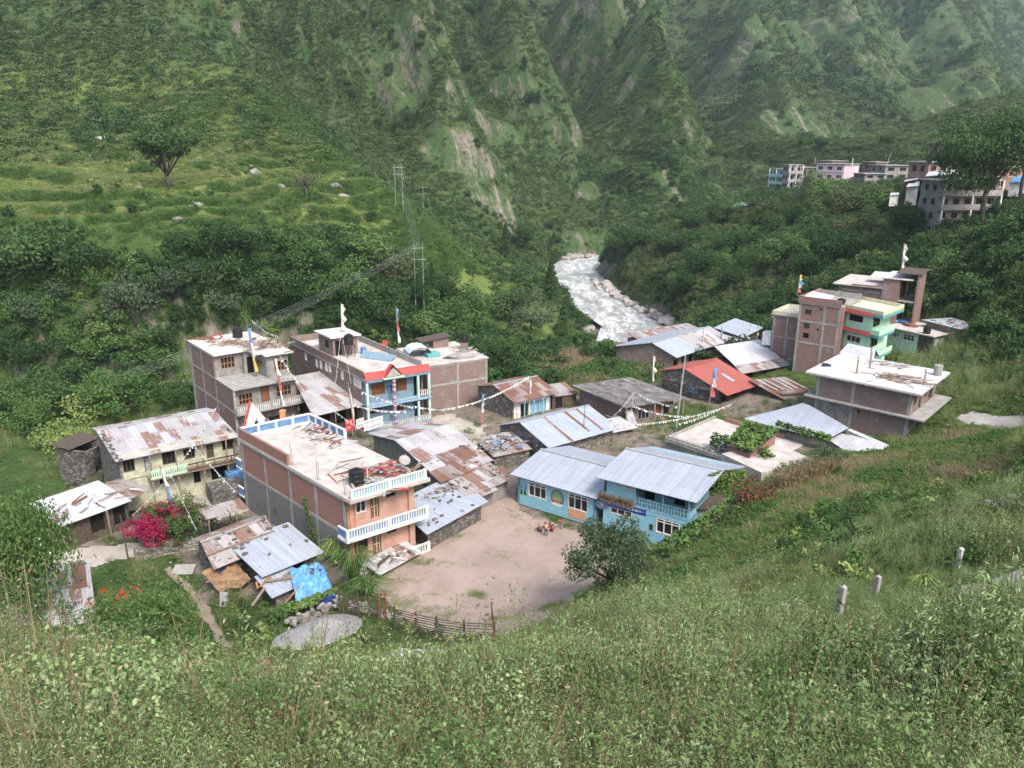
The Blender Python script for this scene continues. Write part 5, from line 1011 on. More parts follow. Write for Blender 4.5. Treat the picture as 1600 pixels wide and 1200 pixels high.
# ================= school, two wings
def school_board(n,b_):
    v=n.coord(); sx=n.N('SeparateXYZ'); n.L(v,sx.inputs[0]); fr=n.math('FRACT',n.math('DIVIDE',sx.outputs[0],.33)); g=n.ramp(fr,[(0,.35),(.09,1.)])
    col=n.ramp(n.noise(v,2.5,4),[(.3,(.20,.41,.51)),(.7,(.26,.49,.58))]); col=n.mix(g,(.10,.28,.38),col); n.L(col,b_.inputs['Base Color'])
M['board']=mat('blue_boarding',rough=.6,build=school_board)
b=Bd('school_wing','single-storey light blue boarded school wing with grey tin roof and painted wall',(797,741),(930,779),2.95,0,'school',C=(893,696)); S1=b
L,W=b.L,b.W; yf=.55; zf=b.pf(*zz(Z3,150,850),yf)[1]
b.part('foundation',MB().box(.45,L-.3,yf+.03,W-.5,-1,zf),M['stoned'])
b.wall('f',.45,L-.3,zf,3.0,M['board'],yf,[b.op(Z3,288,580,508,815,'win:white:3:.78','f',yf),b.op(Z3,783,718,1025,975,'win:white:3:.78','f',yf)],t=.12); b.gz0=zf
b.shell(.45,L-.3,yf,W-.5,zf,3.0,M['board'],sides='rb',t=.12)
b.gable(-.05,L+.1,0,9.1,2.95,4.0,M['tins'],yr=4.5,zb=3.0,wallm=M['board'],wx=(.45,L-.3),wy=(yf,8.6))
# painted figures, emblem and orange board on the wall: flat paint, so flat pieces laid on the boards
p0=b.pf(*zz(Z3,170,745),yf); 
mb=MB();mg=MB();ms=MB();md=MB()
for fx in (200,245):
    c=b.pf(*zz(Z3,fx,670),yf); x=c[0]; z=b.pf(*zz(Z3,fx,735+(fx-200)*.25),yf)[1]
    md.box(x-.10,x+.10,yf-.012,yf-.004,z,z+.42); mb.box(x-.13,x+.13,yf-.013,yf-.004,z+.42,z+.85); ms.box(x-.06,x+.06,yf-.013,yf-.004,z+.85,z+1.0)
o=thing('painted_wall_figures','two painted figures in blue on green ground at the left end of the school wall','mural',b.w(0,yf,0),b.rz)
x0=b.pf(*zz(Z3,165,745),yf);x1=b.pf(*zz(Z3,270,755),yf); mg.box(x0[0],x1[0],yf-.010,yf-.003,x1[1]-.02,x1[1]+.2)
def shiftb(mb): mb.v=[(x+b.k*y-b.k*yf,y-yf,z) for x,y,z in mb.v]; return mb
shiftb(mb).build('blue_shirts',M['blue'],o); shiftb(mg).build('green_ground',plain('mural_green',(.12,.32,.08)),o); shiftb(ms).build('heads',M['skin'],o); shiftb(md).build('trousers',M['navy'],o)
o=thing('painted_emblem','round painted emblem with figures, red flowers and scroll on the school wall','mural',b.w(0,yf,0),b.rz)
c0=b.pf(*zz(Z3,645,790),yf); R=.62
def disc(cx,cz,rx,rz_,y,n=20,a0=0,a1=2*math.pi):
    m_=MB(); V=[(cx,y,cz)]+[(cx+rx*math.cos(a0+(a1-a0)*i/n),y,cz+rz_*math.sin(a0+(a1-a0)*i/n)) for i in range(n+1)]; m_.add(V,[(0,i+1,i+2) for i in range(n)]); return m_
shiftb(disc(c0[0],c0[1]+.02,.68,.80,yf-.004)).build('grey_ring',plain('mural_grey',(.12,.17,.2)),o)
shiftb(disc(c0[0],c0[1]+.05,.50,.62,yf-.008)).build('green_field',plain('mural_dull_green',(.2,.33,.22)),o)
m_=MB(); 
for dx,h in ((-.22,.5),(.02,.7),(.25,.5)): m_.add([(c0[0]+dx-.13,yf-.012,c0[1]-.3),(c0[0]+dx+.13,yf-.012,c0[1]-.3),(c0[0]+dx,yf-.012,c0[1]-.3+h)],[(0,1,2)])
shiftb(m_).build('yellow_figures',plain('mural_yellow',(.45,.42,.12)),o)
m_=MB(); r=random.Random(3); [m_.add([(c0[0]+q+r.uniform(-.05,.05),yf-.014,c0[1]-.38),(c0[0]+q+.14,yf-.014,c0[1]-.40),(c0[0]+q+.1,yf-.014,c0[1]-.22),(c0[0]+q,yf-.014,c0[1]-.2)],[(0,1,2,3)]) for q in (-.5,-.33,-.16,.0,.16,.33)]
shiftb(m_).build('red_flowers',M['redp'],o); m_=disc(c0[0],c0[1]-.42,.66,.34,yf-.010,16,math.pi*1.05,math.pi*1.95); shiftb(m_).build('white_scroll',M['white'],o)
def board_sign(name,label,b,yf,x0,x1,z0,z1,m,txt,rows,seed,th=.03):
    o=thing(name,label,'sign',b.w(0,yf,0),b.rz); k=b.k
    MB().box(x0,x1,-th,-.004,z0,z1).build('board',M[m],o); t=MB(); r=random.Random(seed)
    for i in range(rows):
        zc=z1-(z1-z0)*(i+.6)/(rows+.2); h=(z1-z0)/(rows)*.38; x=x0+(x1-x0)*.12; xe=x1-(x1-x0)*.1
        while x<xe:
            wl=r.uniform(.14,.42); n=max(1,int(wl/.11)); t.box(x,min(xe,x+n*.11),-th-.008,-th-.002,zc+h*.35,zc+h*.5)
            for j in range(n): xx=x+j*.11; t.box(xx+.05,xx+.08,-th-.0078,-th-.0022,zc-h*.5,zc+h*.33); t.box(xx+.01,xx+.05,-th-.0076,-th-.0024,zc-h*r.uniform(0,.4),zc-h*.0+.02)
            x+=n*.11+.09
    t.build('lettering',M[txt],o); return o
p=b.pf(*zz(Z3,790,910),yf);q=b.pf(*zz(Z3,990,1045),yf); q2=b.pf(*zz(Z3,790,1015),yf)
board_sign('orange_notice_board','orange board with rows of pale lettering under the second school window',b,yf,p[0],q[0],q2[1],p[1],'orange','cream',4,5)
b=Bd('school_two_storey_wing','two-storey light blue school wing with carved balcony and grey tin roof',(932,745),(1086,784),5.0,0,'school',C=(1014,693)); S2=b
L,W=b.L,b.W; yf=.6
zmid=b.pf(*zz(Z4,480,750),yf)[1]
xa=b.pf(*zz(Z4,480,700),yf)[0]; xe=b.pf(*zz(Z4,1045,800),yf)[0]; x0_=b.pf(*zz(Z4,160,560),yf)[0]
b.wall('f',x0_,xa,zmid,5.0,M['board'],yf,[b.op(Z4,330,508,480,575,'win:white:3','f',yf)],t=.12)
b.wall('f',x0_,xe,-1,zmid,M['board'],yf,[b.op(Z4,225,725,450,870,'win:white:3:.75','f',yf),b.op(Z4,705,858,938,1075,'win:white:3:.78','f',yf),b.op(Z4,630,920,665,1000,'door:timberd:timberd','f',yf)],t=.12)
yi=yf+1.5
b.wall('f',xa,xe,zmid+.1,4.9,M['board'],yi,[(xa+.1,xa+1.0,zmid+.2,4.3,'hole'),(xa+2.,xa+2.7,zmid+.8,zmid+1.9,'hole'),((xa+xe)/2+.4,xe-1,zmid+.4,4.2,'hole'),(xe-.8,xe-.3,zmid+1,zmid+1.8,'win:lblue:1')],t=.12)
b.part('balcony_floor',MB().box(xa,xe,yf+.12,yi,zmid-.02,zmid+.1),M['timber']); b.shell(x0_,xe,yf+.0,W-.5,-1,4.9,M['board'],sides='rb',t=.12)
b.part('inner_wall',MB().box(xa-.06,xa+.06,yf+.12,yi,zmid+.1,4.9),M['board'])
# carved balcony boards
mb=MB(); zt_=zmid+.95; n=18; mb.box(xa,xe,yf-.02,yf+.06,zt_-.12,zt_); mb.box(xa,xe,yf-.02,yf+.06,zmid,zmid+.18)
for i in range(n):
    x=xa+(xe-xa)*i/n; wd=(xe-xa)/n; mb.box(x+.0,x+wd*.62,yf,yf+.04,zmid+.18,zt_-.12); mb.box(x+wd*.62,x+wd,yf,yf+.04,zmid+.52,zmid+.62)
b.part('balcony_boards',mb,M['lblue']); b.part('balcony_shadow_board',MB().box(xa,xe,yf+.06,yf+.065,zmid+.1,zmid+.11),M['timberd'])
mb=MB(); [mb.box(x-.08,x+.08,yf-.03,yf+.12,zmid,4.95) for x in (xa,(xa+xe)/2+.1,xe-.05)]; b.part('post',mb,M['lblue']); b.part('trim',MB().box(x0_+.8,xe,yf-.03,yf-.002,zmid-.35,zmid-.2),M['lblue'])
b.gz0=3.6; b.gable(-.05,L+.2,-.1,10.6,5.0,5.9,M['tins'],yr=5.1,zb=4.4,wallm=M['timberd'],wx=(x0_,xe),wy=(yf,10))
p=b.pf(*zz(Z4,65,720),yf);q=b.pf(*zz(Z4,600,810),yf)
xs0=b.pf(*zz(Z4,65,700),yf)[0]; xs1=b.pf(*zz(Z4,598,800),yf)[0]; zb_=zmid-.42
o=board_sign('school_banner','long dark blue banner with white lettering and round emblem across the school front',b,yf,xs0,xs1,zb_-.1,zb_+.42,'tarpd','white',1,8)
m_=MB(); c=(xs0+.65); m_.add([(c+.62*math.cos(a*math.pi/12),-.045,zb_-.15+.38*math.sin(a*math.pi/12)) for a in range(24)],[tuple(range(24))]); m_.build('emblem_oval',M['blue'],o); m_=MB(); m_.add([(c+.2*math.cos(a*math.pi/8),-.05,zb_-.12+.2*math.sin(a*math.pi/8)) for a in range(16)],[tuple(range(16))]); m_.build('emblem_symbol',M['pink'],o)
t=thing('firewood_stack','brown firewood stacked on the ledge above the school banner','firewood stack',b.w(0,yf,0),b.rz); r=random.Random(8)
mb=MB().box(x0_-.3,xa,-.38,-.02,zb_+.46,zb_+.52); mb.build('ledge',M['timber'],t); mb=MB()
for i in range(170): x=r.uniform(x0_-.3,xa-.1); z=zb_+.52+r.uniform(0,.45); mb.tube([(x,-.40+r.uniform(-.05,.05),z),(x+r.uniform(-.2,.2),-.06,z+r.uniform(-.05,.1))],r.uniform(.025,.055),5)
mb.build('logs',M['logw'],t)
o=Bd('corrugated_side_shed','dark corrugated iron shed at the right end of the school under the vines',zz(Z4,1135,900),zz(Z4,1390,905),2.2,.6,'shed',W=3); o.shell(0,o.L,0,3,-.6,2.8,M['tin']) ; o.shed(-.4,o.L+.4,-.3,3.3,2.85,3.1,M['timberd'])
# ================= vine roofs and low concrete roof behind the school
b=Bd('brick_vine_shed','low brick shed whose sloping roof carries a squash vine on the concrete terrace',zz(V7,1215,150),zz(V7,1330,165),3.9,2.8,'shed',C=zz(V7,1180,60)); VS=b
VSR=[P(*zz(V7,x,y),z) for x,y,z in ((1195,110,4.4),(1320,160,4.4),(1460,45,5.2),(1290,5,5.2))]
b.root.location=(0,0,0); b.root.rotation_euler=(0,0,0)
mb=MB(); mb.slab([tuple(p) for p in VSR],.1); mb.build('roof',M['timberd'],b.root); mb=MB()
for i in range(4):
    p=VSR[i];q=VSR[(i+1)%4]; cc=sum(VSR)/4; p=p+(cc-p)*.08;q=q+(cc-q)*.08; mb.add([(p[0],p[1],1.5),(q[0],q[1],1.5),(q[0],q[1],q[2]-.15),(p[0],p[1],p[2]-.15)],[(0,1,2,3)])
mb.build('wall',M['brick'],b.root); b.root.location=(0,0,0)
b=Bd('low_concrete_roof','low pinkish concrete roof with dark jars beside the vine shed',zz(V7,1440,230),zz(V7,1600,190),4.0,2.6,'roof terrace',W=5); b.part('roof',MB().box(-1.5,b.L+1,0,5,-1.5,1.3),M['concw'])
t=Bd('round_gravel_roof','round pale stone roof patch at the end of the vine trellis',zz(V7,1400,190),zz(V7,1500,190),3.5,2.4,'roof'); o=MB().tube([(t.L/2,1,-1),(t.L/2,1,1.1),(t.L/2,1,1.3)],[1.7,1.75,1.6],20); t.part('drum',o,M['rockp'])
# ================= the town on the shelf
def townb(name,label,A,B,zr,zg,W,wm,rm,st,cols,frame='white',side='f',kind='win',bal=None,cat='building'):
    b=Bd(name,label,A,B,zr,zg,cat,W=W); h=zr-zg; ops=[]; f=h/st
    for i in range(st):
        for j in range(cols): x=b.L*(j+.5)/cols; w_=b.L/cols*.27; ops.append((x-w_,x+w_,i*f+f*.3,i*f+f*.75,kind+':'+frame+':2'))
    b.shell(0,b.L,0,W,-6,h,M[wm],{'f':ops,'l':[(W*u_-.5,W*u_+.5,i*f+f*.3,i*f+f*.75,kind+':'+frame+':2') for i in range(st) for u_ in (.3,.7)]},t=.3); b.part('roof',MB().box(-.6,b.L+.6,-.6,W+.4,h,h+.25),M[rm])
    for i in range(1,st): b.part('floor_slab',MB().box(-.5 if bal else -.1,b.L+.1,-1.3 if bal else -.1,0,i*f-.15,i*f+.1),M[bal or 'conc'])
    if bal:
        for i in range(st): b.part('balcony_wall',MB().box(-.5,b.L+.1,-1.35,-1.2,i*f+.12,i*f+1.0),M[bal])
        mb=MB(); [mb.box(x-.15,x+.15,-1.3,-1.05,0,h) for x in (0,b.L/2,b.L)]; b.part('pillar',mb,M['white'])
    return b
# t~310-330: a metre is about 4 px
townb('turquoise_town_house','narrow turquoise town house with four balcony floors at the left end of the town',(1207,264),(1228,265),CH-8.5,CH-20,4,'lblue','conc',4,2,bal='mintp')
townb('grey_town_house','grey concrete town house right beside the turquoise one',(1233,258),(1253,258),CH-6.5,CH-19,4,'conc','conc',4,2,'timberd',bal='conc')
townb('brown_town_house','brownish half-built town house left of the pink one',(1253,262),(1273,262),CH-7.5,CH-18,8,'brick2','conc',3,2,'timberd')
townb('pink_town_house','pale pink town house with a flat dark roof',(1276,256),(1320,257),CH-6.2,CH-19,11,'pinkp' if 'pinkp' in M else 'white','conc',4,3,'white')
townb('brick_town_house','low brick town house behind the pink one with rooftop tanks',(1300,252),(1323,252),CH-5.5,CH-14,8,'brick','conc',3,2,'timberd')
townb('grey_block_town_house','broad grey block town house with a brick top storey',(1384,259),(1421,259),CH-6.2,CH-14,9,'cement','conc',3,2,'timberd')
townb('brick_top_town_house','small brick upper storey left of the grey block house',(1369,254),(1386,254),CH-5.2,CH-12,7,'brick','conc',2,1,'timberd')
townb('low_grey_town_house','low grey town house below the block house',(1352,272),(1385,272),CH-9,CH-13,7,'cement','conc',2,2,'timberd')
# nearer houses below the big tree: t~165
def near(name,label,A,B,t,h,W,wm,rm,st,cols,bal=None,frame='wood',ov=1):
    a=T(*A,t); return townb(name,label,(*A,t),(*B,t*1.02),float(a[2]),float(a[2])-h,W,wm,rm,st,cols,frame,bal=bal)
near('grey_hillside_house','four-storey grey hillside house with slab balconies under the big tree',(1472,283),(1562,281),158,11,5.5,'cement','conc',4,5,bal='conc',frame='wood')
near('brick_upper_house','brick and concrete house rising behind the big tree crown',(1452,254),(1484,250),185,9,5,'brick2','conc',3,2,frame='timberd')
near('right_edge_brick_house','brick and grey house at the right edge behind the big tree',(1562,232),(1606,228),190,10,8,'brick','conc',3,2,frame='white')
near('upper_brown_house','brown house top seen through the big tree crown',(1490,224),(1530,223),230,9,8,'brick2','conc',3,2,frame='timberd')
o=Bd('white_tin_roof_house','white glaring tin roof house left of the big tree',(1446,275),(1498,270),CH-6,CH-9,'house',W=7)
def roofat(name,label,q,t,th,m,wm,h):
    pts=[T(px,py,tt) for px,py,tt in q]; r=thing(name,label,'house',tuple(pts[0]-np.array([0,0,h]))); o0=pts[0]-np.array([0,0,h])
    mb=MB(); mb.slab([tuple(p-o0) for p in pts],.12); mb.build('roof',M[m],r); mb=MB(); c=sum(pts)/len(pts)
    for i in range(len(pts)):
        p=pts[i]+(c-pts[i])*.1;q_=pts[(i+1)%len(pts)]; q_=q_+(c-q_)*.1; zz0=min(p[2],q_[2])-h; mb.add([tuple(np.array([p[0],p[1],zz0])-o0),tuple(np.array([q_[0],q_[1],zz0])-o0),tuple(q_-o0-np.array([0,0,.3])),tuple(p-o0-np.array([0,0,.3]))],[(0,1,2,3)])
    mb.build('wall',M[wm],r); return r
bpy.data.objects.remove(o.root)
roofat('white_tin_roof_house','white glaring tin roof house left of the big tree',[(1446,275,175),(1500,271,172),(1498,265,186),(1452,267,188)],0,0,'tinw','cement',4)
roofat('pale_roof_hut','pale tin roofed hut below the white tin house',[(1412,284,185),(1432,280,182),(1438,276,192),(1418,278,194)],0,0,'tinw','timberd',3.4)
roofat('lower_pale_roof_hut','second pale roofed hut just under the first on the slope edge',[(1416,292,178),(1436,290,176),(1437,284,184),(1420,285,186)],0,0,'tinw','concw',4)
roofat('blue_roof_house','bright blue tin roof house at the right edge behind the big tree',[(1575,285,170),(1625,284,168),(1625,270,182),(1590,275,182)],0,0,'tarp','white',3)
roofat('white_box_hut','tiny white hut on the slope left of the pale roofed huts',[(1390,305,180),(1405,304,180),(1405,301,184),(1392,301,184)],0,0,'tinw','concwh',2.5)
roofat('field_hut','tiny grey-roofed field hut on the far river terrace',[(1143,323,255),(1168,320,253),(1170,316,262),(1150,317,264)],0,0,'tin','timberd',2.4)

# ---------------------------------------------------------------- loose things
SG={}
def spot(px,py,z=None): return P(px,py,z) if z is not None else G(px,py)
# gravel pile
g=spot(498,990); n=40; V=[];Q=[]
for i in range(n+1):
    for j in range(n+1):
        u,v=i/n*2-1,j/n*2-1; x=u*3.1;y=v*2.2; a=R_(38); X=g[0]+x*math.cos(a)-y*math.sin(a);Y=g[1]+x*math.sin(a)+y*math.cos(a); r=math.hypot(u,v); V.append((X,Y,float(H(X,Y))+.9*max(0,1-r)**.9*(1+.25*math.sin(u*5))-.12*(r>.98)+nr.uniform(-.03,.03)))
Q=[(i*(n+1)+j,(i+1)*(n+1)+j,(i+1)*(n+1)+j+1,i*(n+1)+j+1) for i in range(n) for j in range(n) if math.hypot((i+.5)/n*2-1,(j+.5)/n*2-1)<1]
meta(meshnp('gravel_pile',V,np.array(Q)[:,::-1],M['gravel']),'grey gravel pile beside the bamboo fence below the stone wall','gravel pile')
RK=[rockmesh('boulder',100+i,M['rock'],2,.75) for i in range(4)]; RP=[rockmesh('pale_boulder',120+i,M['rockp'],2,.7) for i in range(4)]; RW=[rockmesh('white_stone',140+i,M['rockw'],1,.7) for i in range(3)]
r=random.Random(5); g=spot(640,1042)
for i in range(70):
    x=r.gauss(0,1.15);y=r.gauss(0,.9); X,Y=g[0]+x,g[1]+y; s=r.uniform(.13,.3); obj_at('white_stone',r.choice(RW),(X,Y,float(H(X,Y))+.1+.35*max(0,1-(x*x+y*y)/3)),'white broken stone in the pile among the tall weeds','stone','white stones heaped among the weeds',r.uniform(0,6),(s*1.2,s,s))
# river boulders: right bank and far head of the pool
def banks(path,n,w,smin,smax,ms,label,group,seed,dz=0):
    r=random.Random(seed)
    for i in range(n):
        k=r.uniform(0,len(path)-1.001);a,b=path[int(k)],path[int(k)+1];f=k-int(k); px=a[0]*(1-f)+b[0]*f+r.uniform(-w,w)*.6;py=a[1]*(1-f)+b[1]*f+r.uniform(-w,w)*.35; q=spot(px,py); s=r.uniform(smin,smax)*(1.3 if r.random()<.2 else 1)
        obj_at('river_boulder',r.choice(ms),(q[0],q[1],max(q[2],-15.9)+s*.2+dz),label,'boulder',group,r.uniform(0,6),(s*r.uniform(.9,1.5),s,s*r.uniform(.7,1)),(r.uniform(-.2,.2),r.uniform(-.2,.2)))
banks([(945,452),(962,468),(990,480),(1020,492),(1050,505)],58,7,1.0,2.4,RK+RP,'grey boulder on the right bank of the white river','boulders along the right river bank',6)
banks([(928,440),(938,458)],12,5,1,1.8,RP,'pale boulder at the river bend upstream','boulders at the upstream bend',7)
banks([(875,410),(900,402),(930,405)],14,5,1.5,2.8,RK,'grey rock at the foot of the stream gully','rocks at the foot of the gully',8)
banks([(925,520),(915,530)],6,5,.8,1.4,RK,'dark rock on the left river bank by the bushes','rocks on the left river bank',9)
for px,py,s,lb in ((398,270,1.9,'large grey boulder with a dark face in the middle of the terraced slope'),(521,292,2.0,'pale grey boulder right of the bare tree on the terraces'),(537,308,1.6,'flat grey boulder below the pale one near the slope edge'),(385,225,1.0,'small boulder high on the terraced slope'),(157,218,1.6,'whitish boulder high on the left terraces'),(46,238,1.2,'small pale boulder at the left of the terraces'),(440,293,1.3,'boulder left of the bare tree'),(52,98,1.6,'lonely pale boulder high on the bushy slope'),(220,297,1.5,'dark boulder left of the tall open tree'),(305,322,1.7,'pale boulder below the tall open tree'),(283,343,1.2,'small grey boulder at the field edge above the bluff'),(392,262,1.0,'boulder fragment above the large grey boulder'),(468,185,1.2,'small grey boulder near the ridge of the terraces')):
    q=spot(px,py); s*=.8; obj_at('hill_boulder',RK[int(px)%4],(q[0],q[1],q[2]+s*.1),lb,'boulder',None,px,(s*1.4,s*1.1,s))
# dry stone walls built of single stones
def drywall(name,label,pts,h,w,s,seed,zs=None,m='rock'):
    P_=[spot(*p) for p in pts]; t=thing(name,label,'stone wall',tuple(P_[0])); r=random.Random(seed); me=MB()
    for a,b in zip(P_[:-1],P_[1:]):
        L=float(np.hypot(*(b-a)[:2]))
        for i in range(int(L/s*h/s*2.2)):
            f=r.random();c=a*(1-f)+b*f; x=c[0]+r.uniform(-w,w)/2;y=c[1]+r.uniform(-w,w)/2;z=float(H(x,y))+r.uniform(0,h); k=s*r.uniform(.6,1.1); q=r.uniform(0,3.1)
            V=[];
            for dx,dy,dz in ((-1,-1,-1),(1,-1,-1),(1,1,-1),(-1,1,-1),(-1,-1,1),(1,-1,1),(1,1,1),(-1,1,1)):
                dx*=k*.7*r.uniform(.7,1);dy*=k*.5*r.uniform(.7,1);dz*=k*.32*r.uniform(.7,1); V.append((x+dx*math.cos(q)-dy*math.sin(q)-P_[0][0],y+dx*math.sin(q)+dy*math.cos(q)-P_[0][1],z+dz-P_[0][2]))
            me.add(V,[(0,3,2,1),(4,5,6,7),(0,1,5,4),(1,2,6,5),(2,3,7,6),(3,0,4,7)])
    me.build('stones',M[m],t); return t
drywall('dry_stone_wall','low dry stone wall between the tin pen and the gravel pile',[(452,985),(490,965),(531,948)],.8,.7,.36,11)
drywall('dry_stone_wall','grey tumbled stone wall at the right edge above the road',[(1490,822),(1545,812),(1605,795)],1.0,1.0,.42,12)
drywall('dry_stone_wall','short rubble wall beside the fence gate',[(545,950),(600,965),(630,975)],.5,.5,.3,13)
drywall('dry_stone_wall','stone retaining wall behind the small yard beds near the yellow house',[(118,725),(135,748),(120,762)],.8,1.0,.4,14,m='stoned')
# bamboo fence: posts and rails
fp=[spot(531,957),spot(560,963),spot(592,968)]; fp2=[spot(617,983),spot(650,992),spot(682,1000),spot(725,1008),spot(772,1013)]
for nm,pl,lb,h in (('bamboo_fence',fp,'left panel of the bamboo rail fence between tarpaulin store and gate',1.7),('bamboo_fence',fp2,'long right run of the bamboo rail fence below the courtyard',1.6)):
    o0=pl[0]; t=thing(nm,lb,'fence',tuple(o0)); 
    for a,b in zip(pl[:-1],pl[1:]):
        m_=MB()
        for i in range(9): z=.12+h*i/9.3; m_.bar(tuple(a-o0+np.array([0,0,z])),tuple(b-o0+np.array([0,0,z+rnd.uniform(-.04,.04)])),.04)
        m_.build('rails',M['wood'] if 0 else M['timberd'],t)
    for i,p in enumerate(pl): m_=MB(); m_.bar(tuple(p-o0-np.array([0,0,.3])),tuple(p-o0+np.array([.02,0,h+.1])),.12); m_.build('post',M['timberd'],t)
t=thing('gate_posts','pair of thick dark gate posts with a top bar in the bamboo fence','gate',tuple(spot(592,968))); 
for q in ((.1,0,0),(.45,.1,0)): m_=MB(); m_.bar((q[0],q[1],-.3),(q[0],q[1],2.0),.15); m_.build('post',M['wood'],t)
d=spot(617,983)-spot(592,968); m_=MB(); m_.bar((.4,.1,1.75),(float(d[0]),float(d[1]),float(d[2])+1.5),.07); m_.build('top_bar',M['timber'],t)
# concrete marker posts on the slope
for px,py0,py1,lb in ((1218,958,1003,'pale concrete marker post lowest on the slope'),(1309,930,965,'grey concrete marker post second from the left'),(1366,912,935,'short stained concrete marker post third from the left'),(1494,868,893,'white capped concrete marker post beside the road')):
    q=spot(px,py1); t_=float(np.linalg.norm(q-np.array([0,0,CH]))); h=(py1-py0)*t_/1240*1.02+.25; s=.085
    m_=MB().add([(-s,-s,-.5),(s,-s,-.5),(s,s,-.5),(-s,s,-.5),(-s*.85,-s*.85,h),(s*.85,-s*.85,h),(s*.85,s*.85,h),(-s*.85,s*.85,h),(0,0,h+.07)],[(0,3,2,1),(0,1,5,4),(1,2,6,5),(2,3,7,6),(3,0,4,7),(4,5,8),(5,6,8),(6,7,8),(7,4,8)]); o=m_.build('concrete_post',M['concwh'] if 'pale' in lb or 'white' in lb else M['conc'],loc=tuple(q)); o.rotation_euler=(0.03,.02,.5); meta(o,lb,'marker post','concrete marker posts on the slope')
# ---- prayer flag poles
FM=[plain('flag_'+n,c,.8,.85,6) for n,c in (('white',(.62,.62,.60)),('blue',(.12,.25,.42)),('yellow',(.50,.40,.12)),('red',(.42,.10,.09)),('green',(.12,.30,.18)))]
def topz(base,px,py): r=ray(px,py); return CH+r[2]*math.hypot(base[0],base[1])/math.hypot(r[0],r[1])
def fpole(bx,by,tx,ty,label,z=None,cols=(0,),rad=.05,flag=(.25,.95),wd=.3,mm='timber',name='prayer_flag_pole',cat='flag pole',t=None):
    b=T(bx,by,t) if t else spot(bx,by,z); h=topz(b,tx,ty)-b[2]; d=tx-bx; lean=d*math.hypot(b[0],b[1])/1240
    o=thing(name,label,cat,tuple(b)); MB().tube([(0,0,-.3),(lean*.5,0,h*.5),(lean,0,h)],[rad,rad*.85,rad*.6],6).build('pole',M[mm],o)
    if cols:
        r=random.Random(int(bx*7+by)); z0,z1=h*flag[0],h*flag[1]; n=14; a=r.uniform(-.5,.5)
        for ci,c in enumerate(cols):
            za=z0+(z1-z0)*ci/len(cols);zb=z0+(z1-z0)*(ci+1)/len(cols); V=[]
            k=max(3,int(n/len(cols)))
            for i in range(k+1):
                z=za+(zb-za)*i/k; w_=wd*(.75+.35*math.sin(i*1.3+ci)); x=lean*z/h; an=a+.6*math.sin(i*.8+ci*2); V+=[(x+.04,0,z),(x+.04+w_*math.cos(an)*.6,w_*math.sin(an)*.6+.05*math.sin(i*2),z-.05),(x+.04+w_*math.cos(an+.4),w_*math.sin(an+.4),z-.12)]
            F=[]; 
            for i in range(k): F+=[(3*i,3*i+1,3*i+4,3*i+3),(3*i+1,3*i+2,3*i+5,3*i+4)]
            MB().add(V,F).build('flag',FM[c],o)
    return b,h
W_=(0,)
fpole(400,589,393,499,'tall prayer pole with blue and orange cloth on the grey building terrace',5.3,(2,0,1),.05,(.1,.85),.45)
fpole(447,668,437,555,'white prayer pole with red cloth in front of the grey building balcony',0,(0,3,0),.05,(.3,.95),.4)
fpole(534,520,535,472,'tall white prayer pole behind the stair house of the slate blue building',8.4,W_,.05,(.1,.95),.6)
fpole(623,549,621,478,'prayer pole with red and white cloth behind the slate blue building',6,(0,3,1),.05,(.2,.95),.3)
fpole(555,680,548,597,'bare whitish prayer pole in front of the tin shop',0,W_,.09,(.1,.9),.18)
fpole(279,838,264,728,'tall pole with hanging blue cloth in front of the bougainvillea',-.4,(2,1,1,0),.07,(.05,.95),.4)
fpole(305,760,299,683,'prayer pole with dark blue cloth before the yellow house middle',-.6,(1,3,1),.05,(.2,.95),.45)
fpole(347,757,338,678,'thick wooden pole standing before the right half of the yellow house',-.6,(),.12)
fpole(322,757,322,700,'thin wooden pole under the yellow house balcony',-.6,(),.07)
fpole(203,887,200,802,'crooked dark pole by the lane left of the rusty shack',-.4,(),.07,mm='timberd',name='crooked_pole',cat='pole')
fpole(64,882,56,806,'white prayer pole beside the left edge tree on the lane',-.4,W_,.07,(.1,.9),.9)
fpole(751,667,754,613,'teal and white prayer pole at the left of the small stone house',0,(3,0,1),.05,(.15,.95),.35)
fpole(807,656,806,617,'short prayer pole with red and blue cloth beside the small stone house door',0,(3,0,1),.05,(.2,.95),.5)
fpole(827,650,827,586,'slim green and white pole in front of the small stone house veranda',0,(4,0),.05,(.2,.9),.2)
fpole(924,592,924,568,'short black post behind the flat roofed brick house',-1.2,(),.06,mm='timberd',name='short_post',cat='post')
fpole(1019,600,1018,551,'white cloth prayer pole behind the flat roofed brick house',.4,W_,.06,(.1,.9),.5)
fpole(1056,672,1063,555,'tall plain grey pole right of the flat roofed brick house',1.2,(),.11,mm='metal')
fpole(910,699,912,630,'thin black pole behind the school ridge',.5,(),.05,mm='timberd',name='thin_pole',cat='pole')
fpole(1095,562,1096,514,'whitish prayer pole left of the sheds at the far end of the village',.6,W_,.07,(.1,.9),.3)
fpole(1124,553,1124,508,'whitish prayer pole in front of the far grey roof shed',.8,(0,1),.07,(.1,.9),.3)
fpole(1168,540,1170,505,'prayer pole with red foot right of the far grey roof shed',1,(3,0),.07,(.1,.9),.3)
fpole(1181,535,1182,505,'prayer pole nearest the brick side wing in the far village',1,W_,.06,(.1,.9),.25)
fpole(1106,645,1110,571,'prayer pole with purple and white cloth beside the red roof house',1.2,(3,0,1),.06,(.35,.95),.6)
fpole(1234,585,1237,527,'whitish pole in front of the white long roof',1.6,W_,.07,(.1,.9),.25)
fpole(1264,577,1266,534,'reddish pole between the white long roof and the mint building',2,(3,3,0),.06,(.1,.9),.35)
